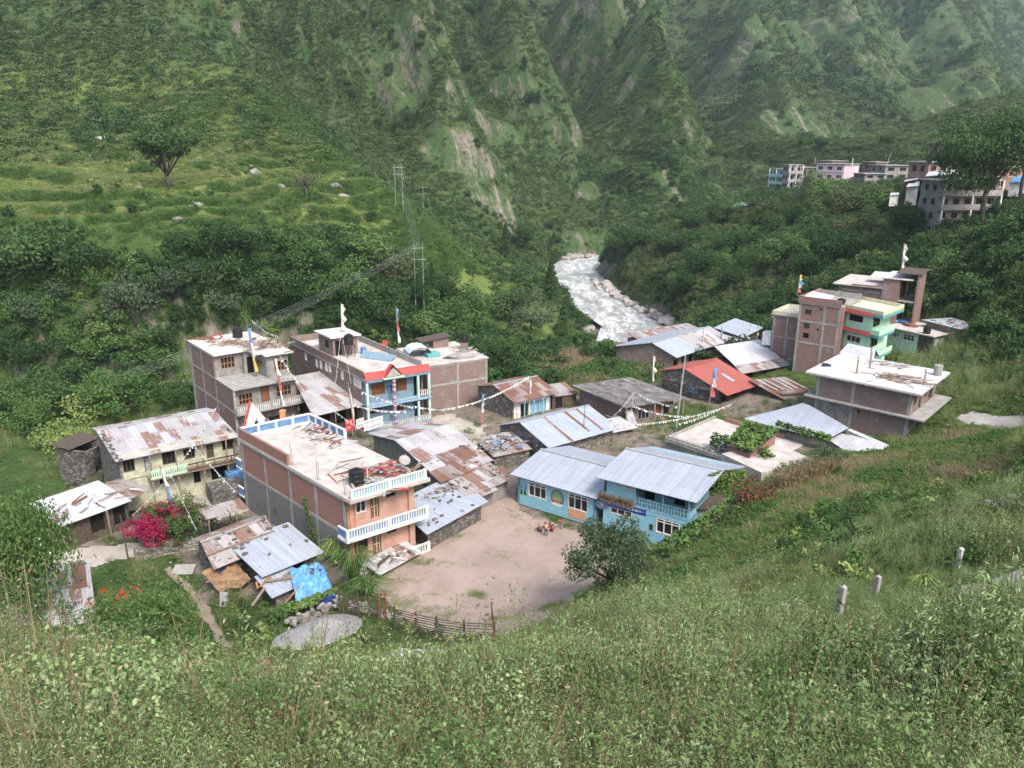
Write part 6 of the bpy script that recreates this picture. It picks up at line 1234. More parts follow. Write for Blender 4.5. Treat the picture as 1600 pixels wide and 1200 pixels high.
fpole(1246,458,1247,428,'bright multicoloured prayer pole on the brick rear building roof',12.6,(3,0,1,2),.06,(.05,.95),.7)
fpole(1408,426,1406,378,'tall white prayer pole on the tall brick building tower',13.5,W_,.06,(.1,.95),.7)
fpole(1439,508,1441,462,'thin dark pole in front of the slanting roof hut',None,(),.07,mm='timberd',name='thin_pole',cat='pole')
fpole(1413,331,1416,298,'pale pole with a lamp head on the slope below the pale roofed huts',None,(),.1,mm='metal',name='utility_pole',cat='pole')
fpole(1384,262,1389,238,'thin pale mast on the grey block town house',CH-7.4,(),.13,mm='metal',name='thin_mast',cat='mast')
fpole(1331,262,1331,247,'short white pole right of the pink town house',CH-7.4,(),.2,mm='white',name='short_white_pole',cat='pole')
fpole(1273,256,1273,245,'ochre post above the brown town house',CH-7.4,(),.3,mm='woodl',name='ochre_post',cat='post')
# ---- strings of flags
def fstring(A,B,n,label,sag=.08,wh=True,sz=.17):
    a=T(*A);b=T(*B); o=thing('prayer_flag_string',label,'flag string',tuple(a)); d=b-a; L=float(np.linalg.norm(d)); f=lambda t:(float(d[0]*t),float(d[1]*t),float(d[2]*t-sag*L*4*t*(1-t)))
    MB().tube([f(i/16) for i in range(17)],.011,4).build('cord',M['white'],o); dd=Vector((d[0],d[1],0)).normalized(); r=random.Random(n)
    for i in range(n):
        t=(i+.5)/n; p=Vector(f(t)); s=sz*r.uniform(.8,1.1); q=dd*s/2; off=Vector((r.uniform(-.1,.1),r.uniform(-.1,.1),0)); m_=MB().add([tuple(p-q),tuple(p+q),tuple(p+q+off-Vector((0,0,s*1.1))),tuple(p-q*.9+off-Vector((0,0,s*1.1)))],[(0,1,2,3)]); m_.build('flag',FM[0] if wh and r.random()<.8 else FM[r.choice((0,0,1,2,3,4))],o)
for A,B,n,lb,sg in (((559,634,84),(634,642,86),26,'string of pale flags sagging before the slate blue building lower floor',.05),((565,612,84),(645,636,88),22,'string of pale flags from the slate blue building corner down to the right',.03),
 ((645,634,88),(690,640,90),14,'short flag string at the right of the slate blue balcony',.02),((690,640,90),(827,588,93),46,'long flag string rising to the small stone house pole',.06),
 ((523,642,82),(566,672,80),16,'flag string crossing the tin shop front',.02),((338,636,74),(207,805,62),34,'pastel flag string from the yellow house roof to the low shed',.05),((263,732,62),(307,828,60),22,'pastel flag string falling right of the bougainvillea',.02),
 ((300,692,66),(368,768,64),18,'flag string crossing the right half of the yellow house',.02),((393,500,86),(434,525,92),16,'flag string from the terrace pole to the grey building roof corner',.05),((437,556,84),(475,610,86),14,'flag string from the balcony pole to the tin shop roof',.03),
 ((949,664,78),(1143,632,88),60,'thick white flag string crossing in front of the flat roofed house',.035),((990,613,88),(952,655,80),18,'flag string fanning left from the flat roof mast',.03),((990,614,88),(985,650,82),12,'flag string falling straight from the flat roof mast',.05),
 ((991,612,88),(1062,636,84),24,'flag string fanning right from the flat roof mast',.05),((990,634,85),(1080,650,84),28,'lower flag string below the flat roof edge',.06),((1060,662,80),(1143,630,88),24,'flag string rising right from the tall grey pole',.02),((535,500,98),(532,520,88),6,'flags hanging beside the black tank stand',.0),((532,522,86),(524,600,84),20,'flag string hanging down the slate building brick side',.02),((536,530,86),(549,600,83),16,'flag string from the tank stand to the whitish pole',.05)):
    fstring(A,B,n,lb,sg,wh='pastel' not in lb)
# ---- power line
def upole(px,py,ty,t,label,two=True):
    b=T(px,py,t); b[2]=float(H(b[0],b[1])); h=topz(b,px,ty)-b[2]; o=thing('power_pole',label,'power pole',tuple(b),.3)
    for x in ((-.9,.9) if two else (0,)): MB().tube([(x,0,-.3),(x,0,h)],[.075,.055],7).build('pole',M['conc'],o)
    for k in (.93,.8): MB().bar((-1.5,0,h*k),(1.5,0,h*k),.09).build('crossarm',M['metal'],o)
    return np.array([b[0],b[1],b[2]+h*.95])
a=upole(624,322,256,196,'left double power pole on the ridge of the terraces'); b=upole(655,440,378,168,'double power pole among the trees above the village'); c=upole(662,340,288,250,'farther thin power pole behind the ridge',False); d=T(-40,665,118)
def wire(a,b,off,sag,label):
    o=MB(); n=24; f=lambda t:tuple(a+(b-a)*t+np.array([off*.5,-off,off*.9-sag*4*t*(1-t)])); o.tube([f(i/n) for i in range(n+1)],.013,4); x=o.build('power_wire',M['metal']); meta(x,label,'power wire','power wires over the gorge')
for i in range(5): wire(b,d,-1.3+.65*i,2.5,'grey power wire running from the double pole down to the lower left')
for i in range(4): wire(a,b,-1.2+.8*i,.8,'grey power wire between the ridge pole and the pole above the village')
# ---- small goods
def boxthing(name,px,py,z,sz,m,label,cat,rz=.6,t=None):
    q=spot(px,py,z); o=MB(); o.box(-sz[0]/2,sz[0]/2,-sz[1]/2,sz[1]/2,0,sz[2]).box(-sz[0]/2-.02,sz[0]/2+.02,-sz[1]/2-.02,sz[1]/2+.02,sz[2]*.82,sz[2]*.9); x=o.build(name,M[m],loc=tuple(q)); x.rotation_euler=(0,0,rz); meta(x,label,cat)
def sheetsign(name,label,x0,y0,x1,y1,z,h,m,txt,seed,legs=False):
    b=Bd(name,label,(x0,y0),(x1,y1),z,0,'sign',W=1); b.root.location.z=0
    MB().box(0,b.L,-.03,.0,z-h,z).build('board',M[m],b.root); r=random.Random(seed); t=MB()
    for k in range(max(1,int(h/.45))):
        zc=z-h*(k+.5)/max(1,int(h/.45)); x=.15
        while x<b.L-.3: w_=r.uniform(.1,.3); t.box(x,x+w_,-.04,-.032,zc+.09,zc+.13); t.box(x+w_*.4,x+w_*.4+.05,-.0395,-.0325,zc-.12,zc+.09); t.box(x+.02,x+w_*.4,-.0398,-.0322,zc-.02,zc+.02); x+=w_+.06
    t.build('lettering',M[txt],b.root)
    if legs:
        l=MB(); l.bar((.1,0,0),(.1,0,z-h),.07); l.build('leg',M['metal'],b.root); l=MB(); l.bar((b.L-.1,0,0),(b.L-.1,0,z-h),.07); l.build('leg',M['metal'],b.root)
sheetsign('red_billboard','red board with white lettering on legs before the tin shop',539,657,551,654,2.0,1.3,'red','white',3,True)
sheetsign('red_lettered_banner','white banner with red lettering beside the pole before the tin shop',556,656,568,652,2.1,1.1,'white','redp',4)
sheetsign('long_banner','long pale banner with blue lettering hung on the slate blue building fence',568,658,598,649,2.2,1.2,'white','blue',5)
boxthing('blue_tarp_crate',368,752,0,(1.6,1.2,1.1),'tarp','bright blue covered crate by the pink brick building back corner','crate')
boxthing('water_drum',1197,655,1.9,(.5,.5,.7),'tarpd','dark blue drum beside the red roof house yard','drum'); boxthing('green_gas_box',568,648,0,(.7,.5,.9),'tealp','small green box inside the tin shop front','box')
q=spot(272,1000)
for i in range(6):
    a=P(318+ i*0+i*9,812-i*1,-.2)
# clutter in the shack yard
planks('yard_clutter','clutter of pans, cloth and boards before the shacks','clutter',GS,-.4,-1.3,-.9,4.5,3,40,['timberd','navy','concwh','tarpd'],201,1.0,.5)
planks('shack_side_stones','stones and slabs leaning at the rusty shack wall','rubble',RS,-1.2,-.5,-1.2,2.6,3.5,40,['rock','stoned','timberd'],202,.8,.4)
o=MB().slab([(-.8,-.5,0),(.8,-.5,0),(.8,.5,.35),(-.8,.5,.35)],.06).build('stone_plate',M['conc'],loc=tuple(spot(287,893))); meta(o,'pale rectangular slab lying by the path at the rusty shack','slab')
o=MB().slab([(-.3,0,0),(.3,0,0),(.3,.25,1.0),(-.3,.25,1.0)],.05).build('grey_sheet_scrap',M['metal'],loc=tuple(spot(350,948))); meta(o,'small grey panel leaning in the weeds below the shacks','panel')
# ---------------------------------------------------------------- people
def person(label,loc,rz,pose,shirt,trous,hgt=1.3,hair='hair'):
    """joints in units of body height; one skinned body, hair and clothing as children"""
    J={'stand':dict(pel=(0,0,.50),sp=(0,-.01,.66),ch=(0,-.01,.78),nk=(0,-.015,.85),hd=(0,-.03,.925),kl=(-.055,-.01,.27),kr=(.06,-.03,.27),fl=(-.06,0,.03),fr=(.08,-.02,.03),el=(-.15,-.02,.65),er=(.15,-.03,.64),hl=(-.15,-.09,.52),hr=(.14,-.10,.52)),
       'bend':dict(pel=(0,.05,.50),sp=(0,-.04,.62),ch=(0,-.15,.68),nk=(0,-.22,.72),hd=(0,-.29,.74),kl=(-.06,0,.27),kr=(.07,-.02,.27),fl=(-.07,.03,.03),fr=(.08,.0,.03),el=(-.12,-.2,.55),er=(.12,-.2,.54),hl=(-.06,-.28,.45),hr=(.07,-.28,.44)),
       'squat':dict(pel=(0,.06,.16),sp=(0,.03,.28),ch=(0,-.03,.38),nk=(0,-.07,.45),hd=(0,-.11,.52),kl=(-.09,-.16,.30),kr=(.09,-.16,.30),fl=(-.08,-.02,.03),fr=(.08,-.02,.03),el=(-.13,-.12,.27),er=(.13,-.12,.27),hl=(-.05,-.24,.24),hr=(.06,-.24,.22))}[pose]
    o=thing('person',label,'person',loc,rz); s=hgt
    def skin(name,E,rad,m,parent,sub=1):
        ks=[];
        for a,b in E:
            for k in (a,b):
                if k not in ks: ks.append(k)
        me=bpy.data.meshes.new(name); me.from_pydata([tuple(c*s for c in JJ[k]) for k in ks],[(ks.index(a),ks.index(b)) for a,b in E],[]); me.materials.append(m)
        x=bpy.data.objects.new(name,me); COL.objects.link(x); x.parent=parent; md=x.modifiers.new('skin','SKIN'); md.use_smooth_shade=True
        for i,k in enumerate(ks): v=me.skin_vertices[0].data[i]; q=rad[k]*s; v.radius=(q,q*.85); v.use_root=(i==0)
        ss=x.modifiers.new('sub','SUBSURF'); ss.levels=sub; ss.render_levels=sub; return x
    JJ=dict(J); mid=lambda a,b,t=.5:tuple(JJ[a][i]*(1-t)+JJ[b][i]*t for i in range(3))
    JJ['sl']=tuple(np.array(JJ['ch'])+np.array([-.10,0,.02])); JJ['sr']=tuple(np.array(JJ['ch'])+np.array([.10,0,.02]))
    JJ['tl']=tuple(np.array(JJ['fl'])+np.array([-.01,-.11,-.01])); JJ['tr']=tuple(np.array(JJ['fr'])+np.array([.01,-.11,-.01])); JJ['hipl']=tuple(np.array(JJ['pel'])+np.array([-.05,0,-.02])); JJ['hipr']=tuple(np.array(JJ['pel'])+np.array([.05,0,-.02])); JJ['ht']=tuple(np.array(JJ['hd'])+np.array([0,-.005,.05])); JJ['no']=tuple(np.array(JJ['hd'])+np.array([0,-.065,-.005]))
    E=[('pel','sp'),('sp','ch'),('ch','nk'),('nk','hd'),('hd','ht'),('hd','no'),('pel','hipl'),('pel','hipr'),('hipl','kl'),('hipr','kr'),('kl','fl'),('kr','fr'),('fl','tl'),('fr','tr'),('ch','sl'),('ch','sr'),('sl','el'),('sr','er'),('el','hl'),('er','hr')]
    rad=dict(pel=.075,sp=.07,ch=.08,nk=.033,hd=.062,ht=.05,no=.012,hipl=.055,hipr=.055,kl=.036,kr=.036,fl=.024,fr=.024,tl=.02,tr=.02,sl=.036,sr=.036,el=.025,er=.025,hl=.02,hr=.02)
    for sd,sg in (('l',-1),('r',1)):
        for i in range(4): k='f%s%d'%(sd,i); JJ[k]=tuple(np.array(JJ['h'+sd])+np.array([(i-1.5)*.012,-.035,-.045+.004*abs(i-1.5)])); E.append(('h'+sd,k)); rad[k]=.0055
        k='th'+sd; JJ[k]=tuple(np.array(JJ['h'+sd])+np.array([-sg*.03,-.025,-.01])); E.append(('h'+sd,k)); rad[k]=.006
    bd=skin('body',E,rad,M['skin'],o)
    big={k:v*1.18 for k,v in rad.items()}; JJ['wl']=mid('el','hl',.5);JJ['wr']=mid('er','hr',.5); big['wl']=big['wr']=.03
    skin('shirt',[('pel','sp'),('sp','ch'),('ch','sl'),('ch','sr'),('sl','el'),('sr','er'),('el','wl'),('er','wr')],big,shirt,bd)
    JJ['al']=mid('kl','fl',.85);JJ['ar']=mid('kr','fr',.85); big['al']=big['ar']=.033; big['pel']=.085
    skin('trousers',[('pel','hipl'),('pel','hipr'),('hipl','kl'),('hipr','kr'),('kl','al'),('kr','ar')],big,trous,bd)
    JJ['h1']=tuple(np.array(JJ['hd'])+np.array([0,.018,.02]));JJ['h2']=tuple(np.array(JJ['hd'])+np.array([0,.012,.055])); skin('hair',[('h1','h2')],dict(h1=.066,h2=.058),M[hair],bd); return o
cg=P(853,837,0)
g_=float(H(cg[0],cg[1]))+.04
def atyd(px,py): q=P(px,py,g_); return (q[0],q[1],float(H(q[0],q[1]))+.05)
person('child standing bent forward in dark trousers at the front of the courtyard group',atyd(853,838),2.9,'bend',M['orange'],M['navy'],1.35)
person('child crouching in a bright red shirt in the courtyard group',atyd(862,831),1.2,'squat',M['red'],M['navy'],1.25)
person('crouching child with dark patterned clothes at the left of the courtyard group',atyd(843,831),4.2,'squat',M['wood'],M['navy'],1.25)
person('crouching child in a dark top behind the courtyard group',atyd(851,826),.4,'squat',M['shirt'],M['wood'],1.25)
person('child squatting in a grey shirt at the back of the courtyard group',atyd(861,824),5.4,'squat',M['shirt'],M['navy'],1.3)
person('child bending over in a red top at the right of the courtyard group',atyd(877,827),5.2,'bend',M['red'],M['shirt'],1.2)
person('dark haired child standing against the school wall under the tree',atyd(1027,852),2.6,'stand',M['navy'],M['navy'],1.3)
person('person in dark clothes standing on the roof beside the brick parapet',A_.w(*A_.pz(*zz(Z1,335,375),6.15)[:2],6.15),1.2,'stand',M['navy'],M['redp'],1.45)
person('person squatting in a striped shirt at the back of the bleached roof',A_.w(*A_.pz(*zz(Z1,455,275),6.15)[:2],6.15),.5,'squat',M['shirt'],M['navy'],1.5)
person('person standing inside the front of the tin shop',tuple(P(505,668,0)),.8,'stand',M['redp'],M['navy'],1.6)

# ---------------------------------------------------------------- plants
def leafmat(name,c1,c2,c3=None,trans=.25,tr=None):
    m=bpy.data.materials.new(name); m.use_nodes=True; n=NT(m.node_tree); b=m.node_tree.nodes['Principled BSDF']; b.inputs['Roughness'].default_value=.65; b.inputs['Specular IOR Level'].default_value=.15
    oi=n.N('ObjectInfo'); tone=n.attr('tone'); f=n.math('ADD',n.math('MULTIPLY',oi.outputs['Random'],.5),n.math('MULTIPLY',tone,.5))
    st=[(.15,c1),(.6,c2)]+([(.92,c3)] if c3 else []); col=n.ramp(f,st); n.L(col,b.inputs['Base Color'])
    t=n.N('BsdfTranslucent'); n.L(n.mix(.5,col,(.10,.14,.03)),t.inputs[0]); mx=n.N('MixShader'); mx.inputs[0].default_value=trans; out=m.node_tree.nodes['Material Output']; n.L(b.outputs[0],mx.inputs[1]); n.L(t.outputs[0],mx.inputs[2]); n.L(mx.outputs[0],out.inputs[0]); return m
LM=dict(dark=leafmat('dark_foliage',(.022,.055,.019),(.048,.098,.031),(.085,.14,.048)),mid=leafmat('green_foliage',(.05,.105,.03),(.095,.172,.048),(.145,.22,.075)),
 light=leafmat('light_foliage',(.12,.19,.05),(.20,.28,.08),(.29,.35,.13)),olive=leafmat('olive_foliage',(.055,.08,.03),(.105,.13,.052),(.165,.18,.085)),
 weed=leafmat('grey_green_weeds',(.135,.215,.078),(.24,.335,.14),(.36,.44,.23)),grass=leafmat('yellow_green_grass',(.13,.18,.055),(.22,.27,.095),(.34,.34,.17)),
 dry=leafmat('dry_grass',(.12,.10,.05),(.20,.165,.09),(.30,.25,.16)),mgrass=leafmat('mountain_grass_green',(.036,.088,.025),(.068,.138,.037),(.105,.175,.055)),mgrass2=leafmat('mountain_grass_olive',(.06,.105,.034),(.105,.155,.052),(.16,.20,.08)),straw=leafmat('straw',(.20,.15,.085),(.32,.25,.16),(.42,.34,.24)),
 mount=leafmat('hillside_bushes',(.026,.068,.02),(.056,.112,.034),(.10,.152,.05)),grey=leafmat('greyish_foliage',(.055,.09,.05),(.095,.14,.075),(.14,.19,.11)),
 mag=leafmat('magenta_blossom',(.15,.012,.035),(.30,.014,.07),(.42,.035,.12),.15),rust=leafmat('reddish_weeds',(.10,.045,.025),(.17,.08,.045),(.22,.11,.07)),vine=leafmat('squash_leaves',(.06,.12,.03),(.13,.21,.055),(.24,.29,.10)),org=leafmat('orange_flowers',(.5,.05,.02),(.6,.08,.02)))
M['bark']=mat('bark',rough=.9,build=c_noise((.05,.04,.032),(.12,.10,.085),2,'Object',bumpy=.5))
def leaves(C,size,rs,asp=1.8,up=.5,nrm=None,jit=.5):
    """leaf quads at the spots C"""
    C=np.asarray(C,float);n=len(C); N=rs.randn(n,3); N/=np.linalg.norm(N,axis=1)[:,None]; 
    if nrm is not None: N=N*jit+nrm*(1-jit)
    N[:,2]+=up; N/=np.linalg.norm(N,axis=1)[:,None]+1e-9
    a=rs.randn(n,3); a-=N*(a*N).sum(1)[:,None]; a/=np.linalg.norm(a,axis=1)[:,None]+1e-9; b=np.cross(N,a); s=size*rs.uniform(.6,1.3,n)[:,None]
    V=np.stack([C-a*s*.5,C+b*s*.5/asp+a*s*.05,C+a*s*.5+N*s*.0,C-b*s*.5/asp+a*s*.05],1).reshape(-1,3)
    return V
def quadmesh(name,parts,mats,link=False):
    """parts: (V (4n,3), material index, tone per quad)"""
    V=np.concatenate([p[0] for p in parts]); mi=np.concatenate([np.full(len(p[0])//4,p[1]) for p in parts]); tone=np.concatenate([np.repeat(p[2],4) for p in parts]); Q=np.arange(len(V)).reshape(-1,4)
    return meshnp(name,V,Q,mats,{'tone':tone},link=link,mi=mi.astype('i'))
def blobs(rs,n,k,rx,ry,rz,zc,shell=.55,fl=0,lob=None):
    """leaf spots in k lobes of an uneven crown -> centres, outward normals, tone"""
    L=[];R=[]
    for i in range(k):
        d=rs.randn(3); d/=np.linalg.norm(d); q=rs.uniform(.35,.85); c=d*q*np.array([rx,ry,rz]); 
        if c[2]<-.5*rz:c[2]*=.4
        L.append(c+[0,0,zc]); R.append(rs.uniform(.28,.5)*(rx+ry+rz)/3)
    L=np.array(L);R=np.array(R); w=R**2; idx=rs.choice(k,n,p=w/w.sum()); d=rs.randn(n,3); d/=np.linalg.norm(d,axis=1)[:,None]; rr=(shell+(1-shell)*rs.rand(n)**.6)
    # gaps: drop leaves in noisy pockets
    C=L[idx]+d*(R[idx]*rr)[:,None]*np.array([1,1,.8 if fl==0 else fl]); t=np.clip(.5+.25*rs.randn(k)[idx]+.15*rs.randn(n),0,1)
    g=np.sin(C[:,0]*4.1/R.mean()+i)+np.sin(C[:,1]*3.7/R.mean())+np.sin(C[:,2]*4.9/R.mean()); keep=g>-1.0
    return C[keep],d[keep],t[keep]
def bars(rs,P0,P1,w):
    P0=np.asarray(P0,float);P1=np.asarray(P1,float);d=P1-P0; s=np.cross(d,rs.randn(len(d),3)); s/=np.linalg.norm(s,axis=1)[:,None]+1e-9; s*=w/2
    return np.stack([P0-s,P0+s,P1+s*.4,P1-s*.4],1).reshape(-1,3)
# --- prototypes of small plants (mesh data, origin on the ground)
def m_bush(seed,key,n,k,rx,rz,leaf,key2=None,up=.4,dead=0):
    rs=np.random.RandomState(seed); C,d,t=blobs(rs,n,k,rx,rx,rz*.55,rz*.5); ok=C[:,2]>0; C,d,t=C[ok],d[ok],t[ok]
    V=leaves(C,leaf,rs,1.6,up,d,.6); return quadmesh('bush',[(V,0,t)],[LM[key]])
def m_weed(seed,key,stems,h,leaf,spread,per=26,lean=.3,w=.012,plume=None,asp=3.5):
    rs=np.random.RandomState(seed); P0=[];P1=[];C=[];T_=[]; PC=[]
    for i in range(stems):
        b=rs.uniform(-spread,spread,2)*.5; hh=h*rs.uniform(.6,1.1); tip=b+rs.uniform(-lean,lean,2)*hh; a=np.array([b[0],b[1],0]);e=np.array([tip[0],tip[1],hh]); m=(a+e)/2+[0,0,.06*hh]; P0+=[a,m];P1+=[m,e]; tn=rs.rand()
        f=rs.rand(per)**.8; c=a+(e-a)*f[:,None]; r_=.16*h*(1.05-f); c[:,:2]+=rs.randn(per,2)*r_[:,None]; c[:,2]+=rs.randn(per)*.03; C.append(c); T_.append(np.clip(tn+.2*rs.randn(per),0,1))
        if plume: PC.append(e+rs.randn(14,3)*np.array([.03,.03,.12])*h-[0,0,.05])
    C=np.concatenate(C);T_=np.concatenate(T_); ps=[(leaves(C,leaf,rs,asp,.5),0,T_),(bars(rs,P0,P1,w),1,rs.rand(len(P0)))]
    if plume: PC=np.concatenate(PC); ps.append((leaves(PC,leaf*.9,rs,4,.2),1,rs.rand(len(PC))))
    return quadmesh('weed',ps,[LM[key],LM[plume or 'dry']])
def m_grass(seed,key,n,h,w,spread,lean=.5,dry=.15):
    rs=np.random.RandomState(seed); b=rs.randn(n,2)*spread*.5; l=rs.randn(n,2)*lean*h; hh=h*rs.uniform(.5,1.15,n)[:,None]; z=np.zeros((n,1)); P0=np.hstack([b,z]);P1=np.hstack([b+l*.35,hh*.6]);P2=np.hstack([b+l,hh*.95]); nd=int(n*dry)
    A=bars(rs,P0,P1,w);B=bars(rs,P1,P2,w*.7); t=rs.rand(n); k=np.zeros(n,int);k[:nd]=1
    ps=[]
    for q in (0,1):
        s=k==q
        if s.any(): ss=np.repeat(s,4); ps+=[(A[ss],q,t[s]),(B[ss],q,t[s])]
    return quadmesh('grass',ps,[LM[key],LM['dry']])
# --- scatter: instances of visible plants carried by one object of stuff
def scatter(name,protos,pts,scl,label=None,cat='vegetation',seed=1,tilt=.12,squash=(.85,1.2),mi=None):
    pts=np.asarray(pts,'f'); n=len(pts)
    if n==0:return
    rs=np.random.RandomState(seed); me=bpy.data.meshes.new(name); me.vertices.add(n); me.vertices.foreach_set('co',pts.ravel())
    rot=np.c_[rs.uniform(-tilt,tilt,n),rs.uniform(-tilt,tilt,n),rs.uniform(0,6.28,n)]; sc_v=np.asarray(scl)[:,None]*np.c_[np.ones(n),np.ones(n),rs.uniform(*squash,n)]
    for k,a in (('rot',rot),('scl',sc_v)): at=me.attributes.new(k,'FLOAT_VECTOR','POINT'); at.data.foreach_set('vector',a.astype('f').ravel())
    at=me.attributes.new('pick','INT','POINT'); at.data.foreach_set('value',(rs.randint(0,len(protos),n) if mi is None else np.asarray(mi)).astype('i'))
    o=bpy.data.objects.new(name,me); COL.objects.link(o); g=bpy.data.node_groups.new(name,'GeometryNodeTree'); g.interface.new_socket('Geometry',in_out='INPUT',socket_type='NodeSocketGeometry'); g.interface.new_socket('Geometry',in_out='OUTPUT',socket_type='NodeSocketGeometry')
    N=g.nodes.new; gi=N('NodeGroupInput');go=N('NodeGroupOutput'); ip=N('GeometryNodeInstanceOnPoints'); jn=N('GeometryNodeJoinGeometry')
    for p in protos[::-1]: oi=N('GeometryNodeObjectInfo'); oi.inputs['Object'].default_value=p; oi.inputs['As Instance'].default_value=True; oi.transform_space='ORIGINAL'; g.links.new(oi.outputs['Geometry'],jn.inputs[0])
    def na(nm,ty): a=N('GeometryNodeInputNamedAttribute'); a.data_type=ty; a.inputs[0].default_value=nm; return a.outputs[0]
    g.links.new(gi.outputs[0],ip.inputs['Points']); g.links.new(jn.outputs[0],ip.inputs['Instance']); ip.inputs['Pick Instance'].default_value=True; g.links.new(na('pick','INT'),ip.inputs['Instance Index'])
    e=N('FunctionNodeEulerToRotation'); g.links.new(na('rot','FLOAT_VECTOR'),e.inputs[0]); g.links.new(e.outputs[0],ip.inputs['Rotation']); g.links.new(na('scl','FLOAT_VECTOR'),ip.inputs['Scale']); g.links.new(ip.outputs[0],go.inputs[0])
    md=o.modifiers.new('scatter','NODES'); md.node_group=g; meta(o,label,cat if label else None,None,'stuff'); return o
def vis(x,y,z): # inside the picture with a margin
    p=R_(PITCH); dz=z-CH; f=y*math.cos(p)-dz*math.sin(p); v=y*math.sin(p)+dz*math.cos(p); return (f>1)&(np.abs(x/f)<.72)&(v/f<.56)&(v/f>-.60)
def slp(x,y,e=1.5): return np.hypot((H(x+e,y)-H(x-e,y))/(2*e),(H(x,y+e)-H(x,y-e))/(2*e))
def field(n,r0,r1,seed,dens=None,a0=-.66,a1=.66,power=2.):
    """random ground spots between two distances, kept by the density function"""
    rs=np.random.RandomState(seed); r=(r0**power+(r1**power-r0**power)*rs.rand(n))**(1/power); a=rs.uniform(a0,a1,n); x=r*np.sin(a);y=r*np.cos(a);z=H(x,y); k=vis(x,y,z)
    if dens is not None: k&=rs.rand(n)<dens(x,y,z)
    return np.c_[x,y,z][k]
FOOT=[]  # building footprints to keep clear
for o in list(bpy.data.objects):
    if o.parent is None and o.get('category') in ('building','house','shed','shack','hut','school','kiosk','terrace','pen','covered heap','planter','roof terrace','shelter','stair house'):
        pts=[]
        for c in o.children:
            if c.type=='MESH': mw=Matrix.Translation(o.location)@Matrix.Rotation(o.rotation_euler.z,4,'Z'); pts+=[mw@Vector(q) for q in c.bound_box]
        if pts:
            # footprint in the frame of the building
            iv=Matrix.Rotation(-o.rotation_euler.z,2); L_=[iv@Vector((p.x-o.location.x,p.y-o.location.y)) for p in pts]; FOOT.append((o.location.x,o.location.y,o.rotation_euler.z,min(l.x for l in L_),max(l.x for l in L_),min(l.y for l in L_),max(l.y for l in L_)))
def clear(x,y,m=.2):
    k=np.ones(np.shape(x),bool)
    for ox,oy,a,x0,x1,y0,y1 in FOOT:
        c,s=math.cos(a),math.sin(a); u=(x-ox)*c+(y-oy)*s; v=-(x-ox)*s+(y-oy)*c; k&=~((u>x0-m)&(u<x1+m)&(v>y0-m)&(v<y1+m))
    return k
def pmask(px): pl=gpoly(px); return lambda x,y,z=None: inpoly(x,y,pl)
yardm=pmask([(560,915),(600,888),(655,858),(668,842),(757,790),(800,760),(812,800),(900,830),(1070,870),(1030,885),(965,900),(920,930),(880,955),(800,992),(740,992),(650,975),(600,935)])
lanem=pmask([(0,905),(60,868),(200,848),(290,838),(318,800),(300,775),(330,750),(375,750),(384,800),(330,822),(300,856),(240,866),(130,884),(40,912),(0,925)])
roadm=pmask([(1462,942),(1500,918),(1560,905),(1620,880),(1640,960),(1600,985),(1560,950),(1520,938)])
_pp=[G(*q)[:2] for q in ((258,888),(290,915),(318,950),(335,985),(352,1015),(372,1034),(405,1044),(440,1048))]
def nearpath(x,y,w=.7):
    d=np.full(np.shape(x),1e9)
    for a,b in zip(_pp[:-1],_pp[1:]):
        t=np.clip(((x-a[0])*(b[0]-a[0])+(y-a[1])*(b[1]-a[1]))/((b[0]-a[0])**2+(b[1]-a[1])**2),0,1); d=np.minimum(d,np.hypot(x-a[0]-t*(b[0]-a[0]),y-a[1]-t*(b[1]-a[1])))
    return d<w
gv=spot(498,990); wv=spot(640,1042)
upm=pmask([(1485,650),(1520,642),(1620,648),(1620,675),(1540,668),(1500,666)]); _hp=[G(*q)[:2] for q in ((1468,402),(1460,430),(1448,450),(1434,470),(1420,486))]
def nearhp(x,y):
    k=np.zeros(np.shape(x),bool)
    for a,b in zip(_hp[:-1],_hp[1:]):
        t=np.clip(((x-a[0])*(b[0]-a[0])+(y-a[1])*(b[1]-a[1]))/((b[0]-a[0])**2+(b[1]-a[1])**2),0,1); k|=np.hypot(x-a[0]-t*(b[0]-a[0]),y-a[1]-t*(b[1]-a[1]))<1.0
    return k
bare=lambda x,y:(upm(x,y)|nearhp(x,y)|yardm(x,y)|lanem(x,y)|roadm(x,y)|nearpath(x,y)|~clear(x,y,.1)|(np.hypot(x-gv[0],y-gv[1])<3.6)|(np.hypot(x-wv[0],y-wv[1])<1.2))
def proto(me,name,px,py,label,cat='plant',s=1):
    q=G(px,py); s=s*(.5 if q[2]>12 and py>1000 else 1); o=bpy.data.objects.new(name,me); COL.objects.link(o); o.location=tuple(q); o.scale=(s,s,s); return meta(o,label,cat)
fieldm=pmask([(1060,880),(1180,775),(1370,700),(1490,655),(1600,610),(1600,720),(1400,790),(1300,850),(1200,880),(1080,930),(990,950)])
